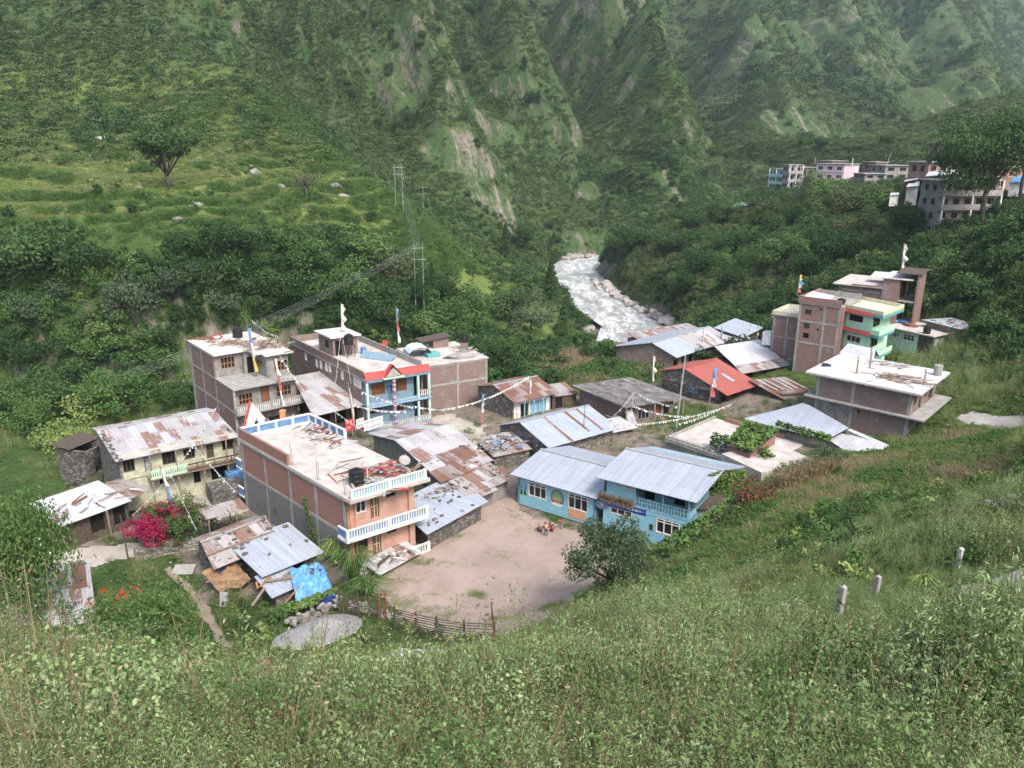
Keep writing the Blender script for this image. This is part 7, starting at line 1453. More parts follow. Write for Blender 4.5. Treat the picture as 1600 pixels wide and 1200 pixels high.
# near slope: weeds and grass
WD=[proto(m_weed(1,'weed',11,1.25,.06,.6,60),'tall_weed',300,1150,'feathery grey-green weed in the left foreground'),proto(m_weed(2,'weed',8,1.5,.055,.5,80,.2),'tall_weed',735,1130,'taller feathery weed in the middle foreground'),
    proto(m_weed(3,'mid',10,1.1,.07,.7,52,.3,asp=2.4),'leafy_weed',1180,1110,'dark leafy weed clump in the right foreground'),proto(m_weed(4,'grass',10,1.3,.05,.6,30,.25,.01,'dry'),'seeding_grass',560,1140,'seeding pale grass clump in the foreground'),
    proto(m_grass(5,'grass',70,.75,.014,.35,.5,.25),'grass_tuft',930,1140,'yellow-green grass tuft in the foreground'),proto(m_grass(6,'weed',60,.9,.016,.3,.45,.1),'grass_tuft',1420,1130,'long green grass tuft in the right foreground'),
    proto(m_weed(7,'rust',6,1.2,.05,.4,16,.25,.012,'rust'),'dry_weed',850,1150,'reddish dry weed among the foreground grass'),proto(m_weed(8,'olive',12,.9,.06,.8,50,.45),'low_weed',120,1160,'low olive weed in the left corner')]
def picks(rs,x,y):
    a=fbm(x*.25,y*.25,3,77); p=np.where(a>.12,rs.choice([0,1,2],len(x)),np.where(a<-.12,rs.choice([3,4,4,7,6],len(x),p=[.3,.25,.2,.17,.08]),rs.choice([0,1,3,4,5,7],len(x)))); return p
rs=np.random.RandomState(3)
pt=field(100000,3.2,48,201,lambda x,y,z:(~bare(x,y))*(1-.92*fieldm(x,y))*sm(z,2.2,5.0),power=1.35)
pt2=field(34000,2.2,12,202,power=1.2); pt=np.vstack([pt,pt2]); d=np.linalg.norm(pt-[0,0,CH],axis=1); pt=pt[d>3.4]; d=np.linalg.norm(pt-[0,0,CH],axis=1)
rdc=G(1560,930); nrd=np.hypot(pt[:,0]-rdc[0]+1.5,pt[:,1]-rdc[1]+4)<9; PQ=[G(px,py) for px,py in ((1218,1003),(1309,965),(1366,935),(1494,893))]
for q in PQ: nrd|=(np.hypot(pt[:,0]-q[0]*.97,pt[:,1]-q[1]*.97)<1.3)
ap=pt[:,0]/pt[:,1]; nrd|=(ap>.5)&(np.hypot(pt[:,0],pt[:,1])<27)&(np.hypot(pt[:,0],pt[:,1])>9.5)
s=np.where(nrd,.4,1)*np.where(pt[:,2]<13,.75,1)*np.where((pt[:,0]<2.5)&(pt[:,1]>8.5),.62,1)*(.24+.5*rs.rand(len(pt))**1.8)*np.clip(.45+d/30,.5,1.0)*(1+.5*fbm(pt[:,0]*.3,pt[:,1]*.3,2,88))
scatter('foreground_weeds',WD,pt,s,seed=4,tilt=.2,mi=picks(rs,pt[:,0],pt[:,1]))
q_=fbm(pt[:,0]*.35,pt[:,1]*.35,3,89); k=(q_>.12)&~nrd&(pt[:,2]>12)&~((pt[:,0]<2.5)&(pt[:,1]>8.5))&(rs.rand(len(pt))<.35); scatter('tall_weed_patches',[WD[0],WD[1],WD[2]],pt[k],s[k]*np.where(pt[k][:,0]<-2,1.25,1.6),seed=41,tilt=.2)
SK=proto(m_weed(9,'straw',3,1.9,.04,.3,10,.15,.012,'dry'),'dry_stalk_weed',1010,1150,'pale dry stalks standing above the foreground weeds'); k=(rs.rand(len(pt))<.018)&(pt[:,2]>14); scatter('dry_stalks',[SK],pt[k],rs.uniform(.35,.8,k.sum()),seed=42,tilt=.25)
DB=proto(m_bush(26,'mid',800,11,.7,.9,.038),'dark_weed_bush',1380,1120,'dark small-leaved bush among the foreground weeds','bush'); DL=proto(m_bush(27,'weed',800,11,.7,.8,.038),'pale_weed_bush',500,1130,'pale small-leaved bush among the foreground weeds','bush'); k=(rs.rand(len(pt))<.014)&(pt[:,2]>8); scatter('small_weed_bushes',[DB,DL],pt[k],rs.uniform(.35,.95,k.sum()),seed=43)
# low cover on the field and between the houses
SG_=[proto(m_grass(15,'light',34,.22,.02,.35,.9,.1),'grass_tuft',1330,770,'short bright grass tuft on the right field'),proto(m_grass(16,'dry',26,.25,.02,.4,1.1,.6),'stubble',1240,800,'dry maize stubble on the right field','stubble'),proto(m_bush(17,'mid',70,5,.35,.5,.13),'low_herb',1420,740,'low broad-leaved herb on the right field'),proto(m_weed(18,'straw',7,.45,.06,.5,5,.8,.02,'straw'),'maize_stalks',1180,830,'broken pale maize stalks on the right field','maize stalks')]
fn=lambda x,y:fbm(x*.15,y*.15,4,99)
pt=field(60000,36,100,203,lambda x,y,z:fieldm(x,y)*(~bare(x,y))*(.8+.2*fn(x,y)),a0=.05,a1=.66); rs=np.random.RandomState(5)
a=fn(pt[:,0],pt[:,1])+.25*rs.randn(len(pt)); scatter('field_cover',SG_,pt,rs.uniform(.7,1.5,len(pt)),seed=5,mi=np.where(a>.44,3,np.where(a>.36,1,np.where(a<-.2,2,0))))
m2m=pmask([(745,600),(770,560),(960,535),(1075,535),(1030,565),(1010,600),(890,600),(820,600)])
pt=field(22000,95,150,204,lambda x,y,z:m2m(x,y)*clear(x,y)*.9,a0=-.1,a1=.3); rs=np.random.RandomState(6); a=fn(pt[:,0],pt[:,1])+.2*rs.randn(len(pt)); scatter('meadow_cover',SG_,pt,rs.uniform(1.2,2.6,len(pt)),seed=6,mi=np.where(a>.2,3,np.where(a>.1,1,np.where(a<-.12,2,0))))
vill=lambda x,y,z:(~bare(x,y))*np.where(fbm(x*.13,y*.13,4,95)>.08,.25,1.)*(z<4)
BS=[proto(m_bush(21,'mid',260,9,.9,1.3,.20),'round_bush',440,975,'round green bush by the gravel pile','bush'),proto(m_bush(22,'dark',260,9,.9,1.2,.18),'dark_bush',370,985,'dark green bush right of the footpath','bush'),proto(m_bush(23,'light',240,8,.9,1.1,.20),'light_bush',410,1000,'light green bush above the footpath end','bush'),proto(m_bush(24,'olive',240,9,.8,1.2,.16),'olive_bush',480,1040,'olive bush left of the white stones','bush')]
pt=field(16000,44,118,205,lambda x,y,z:vill(x,y,z)*.55); g_=[G(*q) for q in ((615,915),(785,968),(600,930),(690,960),(660,880),(900,945),(745,930),(860,950),(640,950),(600,905),(700,835),(720,815))]; rr_=np.random.RandomState(61); e_=np.vstack([np.c_[q[0]+rr_.randn(60)*w_,q[1]+rr_.randn(60)*w_,np.zeros(60)] for q,w_ in zip(g_,(1.0,.9,.8,.7,.5,.7,.3,.5,.8,.6,.5,.5))]); e_[:,2]=H(e_[:,0],e_[:,1]); e2=field(9000,48,75,207,lambda x,y,z:yardm(x,y)*(fbm(x*.5,y*.5,3,66)>.16)*.5); e_=np.vstack([e_,e2]); scatter('yard_grass',[SG_[0]],e_,rr_.uniform(.3,.9,len(e_)),seed=62); scatter('village_grass',[SG_[0],SG_[2],WD[4]],pt,np.random.RandomState(7).uniform(.6,1.6,len(pt)),seed=7)
# bushy belt below the slope and round the courtyard edge
beltm=[pmask(q) for q in ([(160,985),(280,925),(330,985),(440,1045),(470,1070),(300,1080),(140,1060)],[(330,930),(420,960),(450,985),(430,1010),(380,1015),(340,985)],[(470,1020),(580,985),(600,1000),(560,1040),(480,1045)],
 [(900,935),(960,900),(1040,870),(1120,800),(1150,770),(1180,790),(1090,850),(1010,930),(960,985),(900,975)],[(1120,720),(1160,740),(1340,690),(1330,740),(1200,770),(1140,760)],[(1230,830),(1400,770),(1600,730),(1600,800),(1500,850),(1380,900),(1200,930),(1180,880)],[(1380,880),(1500,830),(1600,820),(1600,870),(1520,890),(1470,910)])]
bd=[1,.7,.5,1,.9,.5,1]
def beltd(x,y,z):
    d=np.zeros_like(x)
    for m_,k in zip(beltm,bd): d=np.maximum(d,m_(x,y)*k)
    return d*(~bare(x,y))
pt=field(15000,20,80,206,lambda x,y,z:beltd(x,y,z)*.55); scatter('belt_bushes',BS+[WD[0],WD[2]],pt,np.random.RandomState(8).uniform(.35,.95,len(pt)),seed=8)
pt=field(60000,55,150,209,lambda x,y,z:clear(x,y,.3)*(~upm(x,y))*(~nearhp(x,y))*(x>28)*(z>4.2)*(~fieldm(x,y))*(~roadm(x,y))*.8,a0=.25); rs=np.random.RandomState(15); scatter('slope_grass',SG_[:1]+SG_[2:3]+[WD[4],WD[0]],pt,rs.uniform(.9,1.9,len(pt)),seed=15,mi=rs.choice([0,1,2,3],len(pt),p=[.72,.18,.06,.04]))
# gorge and river slopes: dense bushes
GB=[proto(m_bush(31,'dark',620,12,2.0,2.6,.36),'gorge_bush',100,560,'dark broad bush on the gorge wall','bush'),proto(m_bush(32,'mid',620,12,1.9,2.4,.36),'gorge_bush',430,520,'green bush on the gorge wall below the poles','bush'),proto(m_bush(33,'mount',560,12,2.0,2.8,.34),'gorge_bush',1100,420,'dull green bush on the right river slope','bush'),proto(m_bush(34,'olive',520,11,1.8,2.2,.32),'gorge_bush',1180,440,'olive bush on the right river slope','bush'),proto(m_bush(35,'light',460,10,1.6,2.0,.34),'gorge_bush',720,400,'light green bush on the sunny spur','bush'),proto(m_bush(36,'grey',500,11,1.8,2.4,.32),'gorge_bush',900,510,'greyish bush on the left river bank','bush')]
um2=pmask([(1470,640),(1650,640),(1650,705),(1470,695)])
slope_d=lambda x,y,z:clear(x,y,1.)*(~upm(x,y))*(~nearhp(x,y))*(_riv(x,y)>10.5)
gd=lambda x,y,z: slope_d(x,y,z)*np.where((x<15)&(y<200),sm(y,100,112)*(1-.97*sm(z,10,13)*sm(y,138,148))*(1-.9*m2m(x,y))*(.55+.9*np.clip(fbm(x*.06,y*.06,4,111)+.35,0,1)),0)
pt=field(42000,98,185,211,lambda x,y,z:gd(x,y,z)*np.clip(.42*np.sqrt(1+slp(x,y)**2),0,1)); rs=np.random.RandomState(9); a=fbm(pt[:,0]*.04,pt[:,1]*.04,3,121)+.2*rs.randn(len(pt)); scatter('gorge_bushes',GB,pt,rs.uniform(.45,1.2,len(pt)),seed=9,mi=np.where(a>.1,1,np.where(a<-.05,0,np.where(rs.rand(len(pt))<.25,4,2))))
rd=lambda x,y,z: slope_d(x,y,z)*np.where(x>15,1.,0)*sm(y,100,112)*(.35+.9*np.clip(fbm(x*.05,y*.05,4,131)+.3,0,1))*(~m2m(x,y))
pt=field(34000,100,345,212,lambda x,y,z:rd(x,y,z)*(z<24)*np.clip(.45*np.sqrt(1+slp(x,y)**2),0,1),a0=0.0,power=1.7); rs=np.random.RandomState(10); a=fbm(pt[:,0]*.03,pt[:,1]*.03,3,122)+.25*rs.randn(len(pt)); scatter('river_slope_bushes',GB,pt,rs.uniform(.35,1.15,len(pt)),seed=10,mi=np.where(a>.15,3,np.where(a<-.12,0,np.where(a<.02,2,np.where(rs.rand(len(pt))<.2,4,1)))))
pt=field(9000,62,140,213,lambda x,y,z:slope_d(x,y,z)*sm(z,6.5,9)*(x>40)*.8*(~um2(x,y)),a0=.3); scatter('near_slope_bushes',[GB[0],GB[1],GB[2],BS[0],BS[1]],pt,np.random.RandomState(11).uniform(.3,.8,len(pt)),seed=11)
pt=field(9000,175,345,214,lambda x,y,z:(x<26)*(x>-60)*(z<14)*(_riv(x,y)>10.5)*sm(y,185,200)*(.12+.9*np.clip(fbm(x*.05,y*.05,4,133)+.25,0,1)),a0=-.4,a1=.12); scatter('spur_cover',[GB[1],GB[4],GB[2],GB[0]],pt,np.random.RandomState(20).uniform(.3,1.0,len(pt)),seed=20)
# terraces: grass clumps and small bushes, thicker along the terrace edges
TG=[proto(m_grass(41,'grass',60,.9,.09,.9,.7,.2),'terrace_grass',120,270,'yellow-green grass clump on the left terraces'),proto(m_grass(42,'light',60,.8,.09,.9,.7,.05),'terrace_grass',80,240,'bright grass clump on the left terraces'),proto(m_bush(43,'mid',150,7,.8,1.0,.26),'terrace_bush',330,290,'small bush on the left terraces','bush'),proto(m_grass(44,'mid',60,.9,.10,1.0,.6,0),'terrace_grass',200,255,'darker green grass on a terrace edge')]
td=lambda x,y,z:(sm(y,148,156)*(x<12)*(z>0)*(1-.7*sm(y,240,300)))
pt=field(60000,150,300,221,td,a1=.1); rs=np.random.RandomState(12); a=fbm(pt[:,0]*.05,pt[:,1]*.05,3,141)+.2*rs.randn(len(pt)); rise=slp(pt[:,0],pt[:,1],.5)>.75; scatter('terrace_cover',TG,pt,rs.uniform(.5,1.1,len(pt))*np.where(rise,1.3,.7),seed=12,mi=np.where(a>.42,2,np.where(rise,3,np.where(a<-.02,1,0))))
# mountains
MB_=[proto(m_bush(51,'mount',150,9,2.6,3.0,.75),'mountain_bush',600,180,'bush on the steep middle mountain','bush'),proto(m_bush(52,'dark',150,8,2.4,3.4,.75),'mountain_bush',830,250,'dark bush on the steep middle mountain','bush'),proto(m_bush(53,'olive',120,8,2.4,2.2,.7),'mountain_bush',700,150,'olive bush on the steep middle mountain','bush'),proto(m_bush(54,'dark',190,7,2.2,7.5,.8),'mountain_tree',760,150,'slim tree on the steep middle mountain','tree')]
def md_(x,y,z):
    r=np.hypot(x,y); k=sm(r,215,270)*(z>-30)*(_riv(x,y)>11); n1=fbm(x*.02,y*.02,4,151); q_=ribs(x,y); ri=q_[0]*.9+q_[1]*.7
    return k*np.clip(.24+1.5*n1-1.0*ri,.02,1)*(1-.9*sm(samp(ROCK,x,y),.2,.6))*np.clip(.45*np.sqrt(1+slp(x,y,3)**2),0,1)
pt=field(230000,220,620,231,md_,power=1.5); pt=pt[~((pt[:,0]>15)&(pt[:,1]<345)&(pt[:,2]<24))]; rs=np.random.RandomState(13); a=fbm(pt[:,0]*.02,pt[:,1]*.02,3,152)+.25*rs.randn(len(pt)); scatter('mountain_bushes',MB_,pt,rs.uniform(.35,1.15,len(pt)),seed=13,mi=np.where(rs.rand(len(pt))<.06,3,np.where(a>.1,2,np.where(a<-.1,1,0))))
pt=field(120000,600,1900,232,md_,power=1.3); rs=np.random.RandomState(14); scatter('far_mountain_bushes',MB_,pt,rs.uniform(.8,2.0,len(pt)),seed=14)
MG=[proto(m_bush(55,'mgrass',70,7,1.6,1.1,.42,up=.9),'mountain_grass',640,240,'grassy clump on the steep middle mountain'),proto(m_bush(56,'mgrass2',70,7,1.6,1.0,.42,up=.9),'mountain_grass',560,120,'olive grassy clump on the steep middle mountain'),proto(m_bush(57,'mount',90,6,1.7,1.5,.5),'mountain_herb',880,180,'small green bush on the steep middle mountain','bush')]
mg=lambda x,y,z: sm(np.hypot(x,y),205,250)*(z>-30)*(_riv(x,y)>10.5)*np.clip(.5*np.sqrt(1+slp(x,y,3)**2),0,1)*(~((x>15)&(y<345)&(z<24)))*(1-.97*sm(samp(ROCK,x,y)+.5*fbm(x*.12,y*.12,3,154),.12,.42))*np.clip(.75+2.*fbm((x*.93+y*.36)*.06,z*.02,3,155),.45,1)
pt=field(260000,210,700,233,mg,power=1.5); rs=np.random.RandomState(16); q_=ribs(pt[:,0],pt[:,1]); a=.6*fbm(pt[:,0]*.03,pt[:,1]*.03,3,153)+.7*q_[0]+.7*q_[1]+.16*rs.randn(len(pt)); scatter('mountain_grass_cover',MG,pt,rs.uniform(.6,1.7,len(pt)),seed=16,mi=np.where(a>.12,1,np.where(a<-.12,2,0)))
pt=field(150000,690,1900,234,mg,power=1.1); q_=ribs(pt[:,0],pt[:,1]); a=.7*q_[0]+.7*q_[1]+.2*rs.randn(len(pt)); scatter('far_mountain_cover',MG,pt,rs.uniform(2,4.5,len(pt)),seed=17,mi=np.where(a>.15,1,2))
# ---------------------------------------------------------------- trees one can tell apart
def m_tree(seed,kind,h,r,key,nl=2600,leaf=.34,key2=None):
    rs=np.random.RandomState(seed); rd=random.Random(seed); tb=MB(); tr=h*(.018 if kind in('flat','open') else .028); C=[];D=[];TN=[]
    if kind=='pine':
        tb.tube([(0,0,-.5),(0,0,h*.5),(0,0,h)],[tr,tr*.7,tr*.15],7); n=nl; f=rs.rand(n)**.75; z=h*(.12+.86*f); tier=.5+.5*np.abs(np.sin(z*2.6)); rr=r*(1.02-f)*tier*np.sqrt(rs.rand(n))*1.15; a=rs.rand(n)*6.28; C=np.c_[rr*np.cos(a),rr*np.sin(a),z-.25*rr]; D=np.c_[np.cos(a),np.sin(a),np.zeros(n)+.2]; TN=rs.rand(n)
    else:
        lo={'dense':.25,'open':.22,'flat':.42,'bare':.35,'low':.12}[kind]; tb.tube([(0,0,-.5),(.02*h,0,h*lo*.6),(.0,.02*h,h*lo)],[tr*1.2,tr,tr*.85],8); nb={'dense':9,'open':11,'flat':14,'bare':16,'low':9}[kind]; top=[]
        for i in range(nb):
            a=2*math.pi*(i*.618)+rd.uniform(-.3,.3); e=rd.uniform(.25,1.2); L=(h*(1-lo))*rd.uniform(.45,.9)
            if kind in('open','flat'): e=rd.uniform(.5,1.25); L=h*(1-lo)*rd.uniform(.6,.95)
            hx=min(r*.82,L*math.cos(e)); p=(hx*math.cos(a),hx*math.sin(a),h*lo*rd.uniform(.75,1)+L*math.sin(e)*(.9 if kind!='low' else .7)); s0=(0,.01*h,h*lo*rd.uniform(.6,1)); m_=tuple(s0[j]*.45+p[j]*.55+(0,0,-.04*h)[j]+rd.uniform(-.03,.03)*h for j in range(3)); tb.tube([s0,m_,p],[tr*.55,tr*.35,tr*.12],5); top.append(p)
            for q in range(3): pp=tuple(m_[j]*.4+p[j]*.6+rd.uniform(-.14,.14)*h for j in range(3)); tb.tube([m_,pp],[tr*.22,tr*.06],4); top.append(pp)
        top=np.array(top); k=len(top); fl=.55 if kind in('flat','open') else .8; R0=r*{'dense':.36,'open':.24,'flat':.30,'bare':.22,'low':.42}[kind]; Rk=R0*rs.uniform(.7,1.25,k); idx=rs.choice(k,nl,p=Rk**2/(Rk**2).sum()); d=rs.randn(nl,3); d/=np.linalg.norm(d,axis=1)[:,None]; C=top[idx]+d*(Rk[idx]*(.45+.55*rs.rand(nl)**.5))[:,None]*[1,1,fl]; D=d; TN=np.clip(.5+.3*rs.randn(k)[idx]+.12*rs.randn(nl),0,1); ok=C[:,2]>h*.06; C,D,TN=C[ok],D[ok],TN[ok]
    cr=quadmesh('crown',[(leaves(C,leaf,rs,1.7,.35,D,.65),0,TN)],[LM[key]])
    me=bpy.data.meshes.new('trunk'); me.from_pydata(tb.v,[],tb.f); me.materials.append(M['bark']); me.polygons.foreach_set('use_smooth',[True]*len(tb.f)); return (me,cr,h,r)
TK={'dense_dark':m_tree(61,'dense',9,4.2,'dark',3600,.42),'dense_mid':m_tree(62,'dense',8,3.6,'mid',3200,.40),'dense_olive':m_tree(63,'dense',8,3.4,'olive',2800,.38),'light':m_tree(64,'low',6,3.2,'light',2400,.36),'grey':m_tree(65,'dense',8,3.6,'grey',3000,.38),'pine':m_tree(66,'pine',10,2.6,'dark',3000,.40),'low_dark':m_tree(67,'low',6,3.6,'dark',3000,.38),'low_mid':m_tree(68,'low',6,3.6,'mid',2800,.38)}
def tree(name,k,px,pyb,pyt,label,group=None,wpx=None,g=None,cat='tree',t=None):
    q=G(px,pyb) if t is None else T(px,pyb,t); 
    if t is not None: q[2]=float(H(q[0],q[1]))
    tm,cm,h,r=TK[k] if isinstance(k,str) else k; dist=float(np.linalg.norm(q-np.array([0,0,CH]))); hh=(pyb-pyt)*dist/1240*1.03; s=hh/(h*1.05); sx=(wpx*dist/1240/2)/(r*1.08) if wpx else s
    o=thing(name,label,cat,(q[0],q[1],q[2]-.1),rnd.uniform(0,6.28),group)
    for nm,me in (('trunk',tm),('crown',cm)): c=bpy.data.objects.new(nm,me); COL.objects.link(c); c.parent=o; c.scale=(sx,sx,s)
    return o
nm_={'dense_dark':'broadleaf_tree','dense_mid':'broadleaf_tree','dense_olive':'broadleaf_tree','light':'light_green_tree','grey':'greyish_tree','pine':'conifer','low_dark':'spreading_tree','low_mid':'spreading_tree'}
ds_={'dense_dark':'dark broadleaf tree','dense_mid':'green broadleaf tree','dense_olive':'olive broadleaf tree','light':'light green tree','grey':'grey-green tree','pine':'dark conifer','low_dark':'low spreading dark tree','low_mid':'low spreading green tree'}
big=[('dense_dark',60,452,332,135,'large dark tree at the left edge of the bluff top'),('low_dark',140,420,362,90,'dark tree right of the large one on the bluff top'),('grey',212,505,395,75,'tall grey-green tree halfway down the bluff'),('dense_dark',365,405,330,90,'dark tree on the bluff top below the bare tree'),('low_dark',300,392,345,70,'dark low tree on the bluff top in the middle'),
 ('dense_mid',480,430,350,85,'tree on the slope below the flat boulder'),('dense_mid',570,430,345,90,'rounded tree on the slope right of the bluff'),('dense_olive',610,455,370,80,'olive tree beside the lower power pole'),('pine',676,470,408,36,'dark conifer just right of the lower power pole'),('low_mid',500,470,400,90,'green tree under the wires'),
 ('dense_dark',440,480,405,90,'dark tree left of the wires on the gorge side'),('pine',860,470,400,44,'dark conifer at the river edge'),('pine',880,525,462,34,'conifer right above the river bank bushes'),('dense_dark',790,500,430,80,'dark tree above the left river bank'),('dense_mid',730,520,430,85,'green tree behind the brick block'),('grey',830,520,440,70,'grey-green tree nearest the river bend'),
 ('pine',790,405,345,34,'conifer at the foot of the mountain gully'),('dense_dark',820,395,330,40,'dark tree in the gully left of the stream'),('light',275,628,562,60,'bright green tree left of the grey terrace building'),('light',100,700,640,75,'yellow-green tree above the ruined shed'),('dense_mid',190,655,575,90,'green tree behind the yellow house'),('dense_dark',60,660,575,110,'dark tree at the left behind the ruined shed'),
 ('dense_mid',240,600,520,80,'green tree in the gorge left of the grey building'),('low_mid',150,650,600,90,'low green tree above the yellow house gable'),('light',590,560,500,60,'light tree behind the slate blue building'),('dense_mid',690,560,480,90,'leafy tree behind the brick block roof tank'),('dense_dark',780,580,500,70,'dark tree at the meadow corner'),('low_mid',650,520,470,80,'low tree above the stair house'),
 ('dense_dark',1420,378,305,58,'dark tree left of the grey hillside house'),('dense_olive',1330,340,285,90,'olive tree below the block town house'),('dense_mid',1285,335,270,60,'palm-like green tree before the pink town house'),('grey',1250,330,262,30,'tall thin tree before the brown town house'),('dense_dark',1300,420,345,80,'dark tree in the middle of the right slope'),('dense_mid',1230,420,360,80,'green tree on the right slope under the town'),
 ('dense_dark',1160,400,345,80,'dark tree on the shelf above the river'),('dense_dark',1060,400,345,80,'dark tree at the shelf edge above the river'),('low_dark',1000,385,335,80,'spreading dark tree at the left of the river shelf'),('dense_dark',960,405,350,50,'dark tree at the corner above the river'),('low_dark',1105,430,375,70,'spreading dark tree on the slope above the boulders'),('dense_mid',1370,360,290,70,'green tree above the bright grass patch'),
 ('dense_olive',1190,350,300,60,'olive tree left of the turquoise town house'),('dense_dark',1265,440,380,60,'dark tree above the bright grass patch'),('low_dark',1540,470,415,90,'dark spreading tree on the near right slope'),('low_dark',1590,420,360,80,'dark tree at the right edge below the big one'),('low_mid',1480,430,375,60,'green tree at the foot of the grey hillside house'),('low_dark',1560,520,470,80,'dark bush-like tree low on the right slope'),('low_mid',1500,500,460,50,'green bushy tree right of the slanting hut'),('low_mid',1330,395,350,60,'spreading green tree mid right slope'),('dense_mid',1130,345,300,60,'tree beside the tiny field hut')]
for k,px,b_,t_,w_,lb in big: tree(nm_[k],k,px,b_,t_,lb,None,w_)
def massed(n,poly,keys,hpx,label,group,seed):
    r=random.Random(seed); m_=[];pl=poly; xs=[p[0] for p in pl];ys=[p[1] for p in pl]
    while len(m_)<n:
        x,y=r.uniform(min(xs),max(xs)),r.uniform(min(ys),max(ys))
        if inpoly(np.array([x]),np.array([y]),pl)[0]: m_.append((x,y))
    for x,y in m_: k=r.choice(keys); hp=r.uniform(*hpx); tree(nm_[k],k,x,y,y-hp,ds_[k]+' '+label,group+' '+k.replace('_',' '),hp*r.uniform(.8,1.15))
massed(34,[(0,420),(440,430),(640,470),(760,500),(760,545),(640,510),(290,520),(290,600),(0,620)],['dense_dark','dense_mid','low_dark','grey','low_mid','dense_dark'],(45,80),'in the wood filling the gorge left of the river','gorge wood',301)
massed(30,[(940,400),(1100,350),(1400,330),(1430,400),(1330,400),(1150,470),(1000,470)],['dense_dark','dense_mid','low_dark','dense_olive','low_dark'],(32,55),'in the wood on the slope between river and town','right slope wood',302)
massed(26,[(860,300),(1150,170),(1500,190),(1400,240),(1200,240),(1050,320),(900,380),(840,390)],['dense_dark','pine','dense_mid'],(12,24),'dotted on the lower mountain above the town','mountain foot trees',303)
massed(30,[(500,20),(760,20),(900,150),(860,330),(760,330),(560,210)],['dense_dark','pine','low_dark'],(12,26),'clinging to the steep middle mountain','mountain face trees',304)
massed(12,[(0,640),(120,630),(300,610),(290,660),(110,670),(0,700)],['dense_mid','low_mid','dense_dark','light'],(45,75),'on the near gorge edge left of the houses','near gorge trees',305)
# special trees
OT_=m_tree(71,'open',13,6.2,'dark',7500,.44); tree('open_crowned_tree',OT_,262,297,173,'tall open-crowned dark tree with visible branches standing on the terraces',None,112)
BT_=m_tree(72,'bare',8,3.6,'olive',520,.26); tree('bare_tree',BT_,478,312,250,'nearly bare twiggy tree on the terraces',None,58)
BG_=m_tree(73,'flat',20,10.,'dark',19000,.42); tree('big_umbrella_tree',BG_,1532,362,172,'huge dark umbrella-shaped tree over the houses at the right edge',None,180,t=150)
tree('big_umbrella_tree',m_tree(74,'flat',16,7,'dark',3600,.40),1590,330,185,'second tall tree behind the huge one at the right edge',None,110,t=170)
CY_=m_tree(75,'open',7,5.2,'grey',8000,.27); o=tree('courtyard_tree',CY_,951,926,782,'grey-green tree with spreading low branches at the courtyard corner',None,165)
tree('left_edge_tree',m_tree(76,'low',9,4.6,'mid',12000,.26),20,905,610,'dense green tree filling the left edge beside the lane',None,128,t=50)
tree('fine_leaved_tree',m_tree(77,'open',7,4.6,'dark',3000,.20),-5,1035,910,'fine-leaved dark tree in front of the patched tin hut',None,130,t=36)
tree('fine_leaved_tree',m_tree(78,'open',5,2.6,'dark',1300,.18),104,1030,950,'smaller fine-leaved tree right of the larger one before the tin hut',None,70,t=36)
# broad flowering shrub
b=m_tree(79,'low',4,3.,'mid',8000,.19); o=tree('flowering_shrub',b,225,1012,893,'broad bright green shrub with a few orange-red flowers left of the footpath','' or None,150,cat='shrub')
q=o.location; rs=np.random.RandomState(5)
for i,(px,py) in enumerate(((162,922),(190,926),(213,921),(226,947),(188,958),(140,943),(181,935),(196,930))):
    w_=T(px,py,float(np.linalg.norm(Vector(q)-Vector((0,0,CH))))*.955*math.cos(R_(20))); C=w_-np.array([q.x,q.y,q.z])+rs.randn(14,3)*.12; me=quadmesh('flower_cluster',[(leaves(C,.16,rs,1.2),0,rs.rand(14))],[LM['org']]); c=bpy.data.objects.new('flower_cluster',me); COL.objects.link(c); c.parent=o; c.rotation_euler=(0,0,-o.rotation_euler.z)
    c.location=(0,0,0)
# bougainvillea
q=KI.w(KI.L*.5,1.6,1.5); o=thing('bougainvillea','bougainvillea with a magenta left half and dark green right half over the stone kiosk','flowering bush',q,KI.rz)
rs=np.random.RandomState(9); C,d,t=blobs(rs,6000,18,2.7,2.4,1.7,.4); C[:,0]-=1.1; C[:,1]-=1.0; me=quadmesh('blossom',[(leaves(C,.16,rs,1.3,.5,d,.6),0,t)],[LM['mag']]); c=bpy.data.objects.new('blossom',me); COL.objects.link(c); c.parent=o
C,d,t=blobs(rs,8000,18,3.0,2.6,2.2,.2); C[:,0]+=1.5; C[:,1]-=.9; me=quadmesh('foliage',[(leaves(C,.17,rs,1.5,.4,d,.6),0,t),(leaves(C[::7]+.05,.13,rs,1.3,.4),1,t[::7])],[LM['mid'],LM['mag']]); c=bpy.data.objects.new('foliage',me); COL.objects.link(c); c.parent=o
MB().tube([(0,1.5,-1.6),(0,1.2,-.2),(-.6,.6,.8)],[.14,.12,.06],7).build('stem',M['bark'],o)
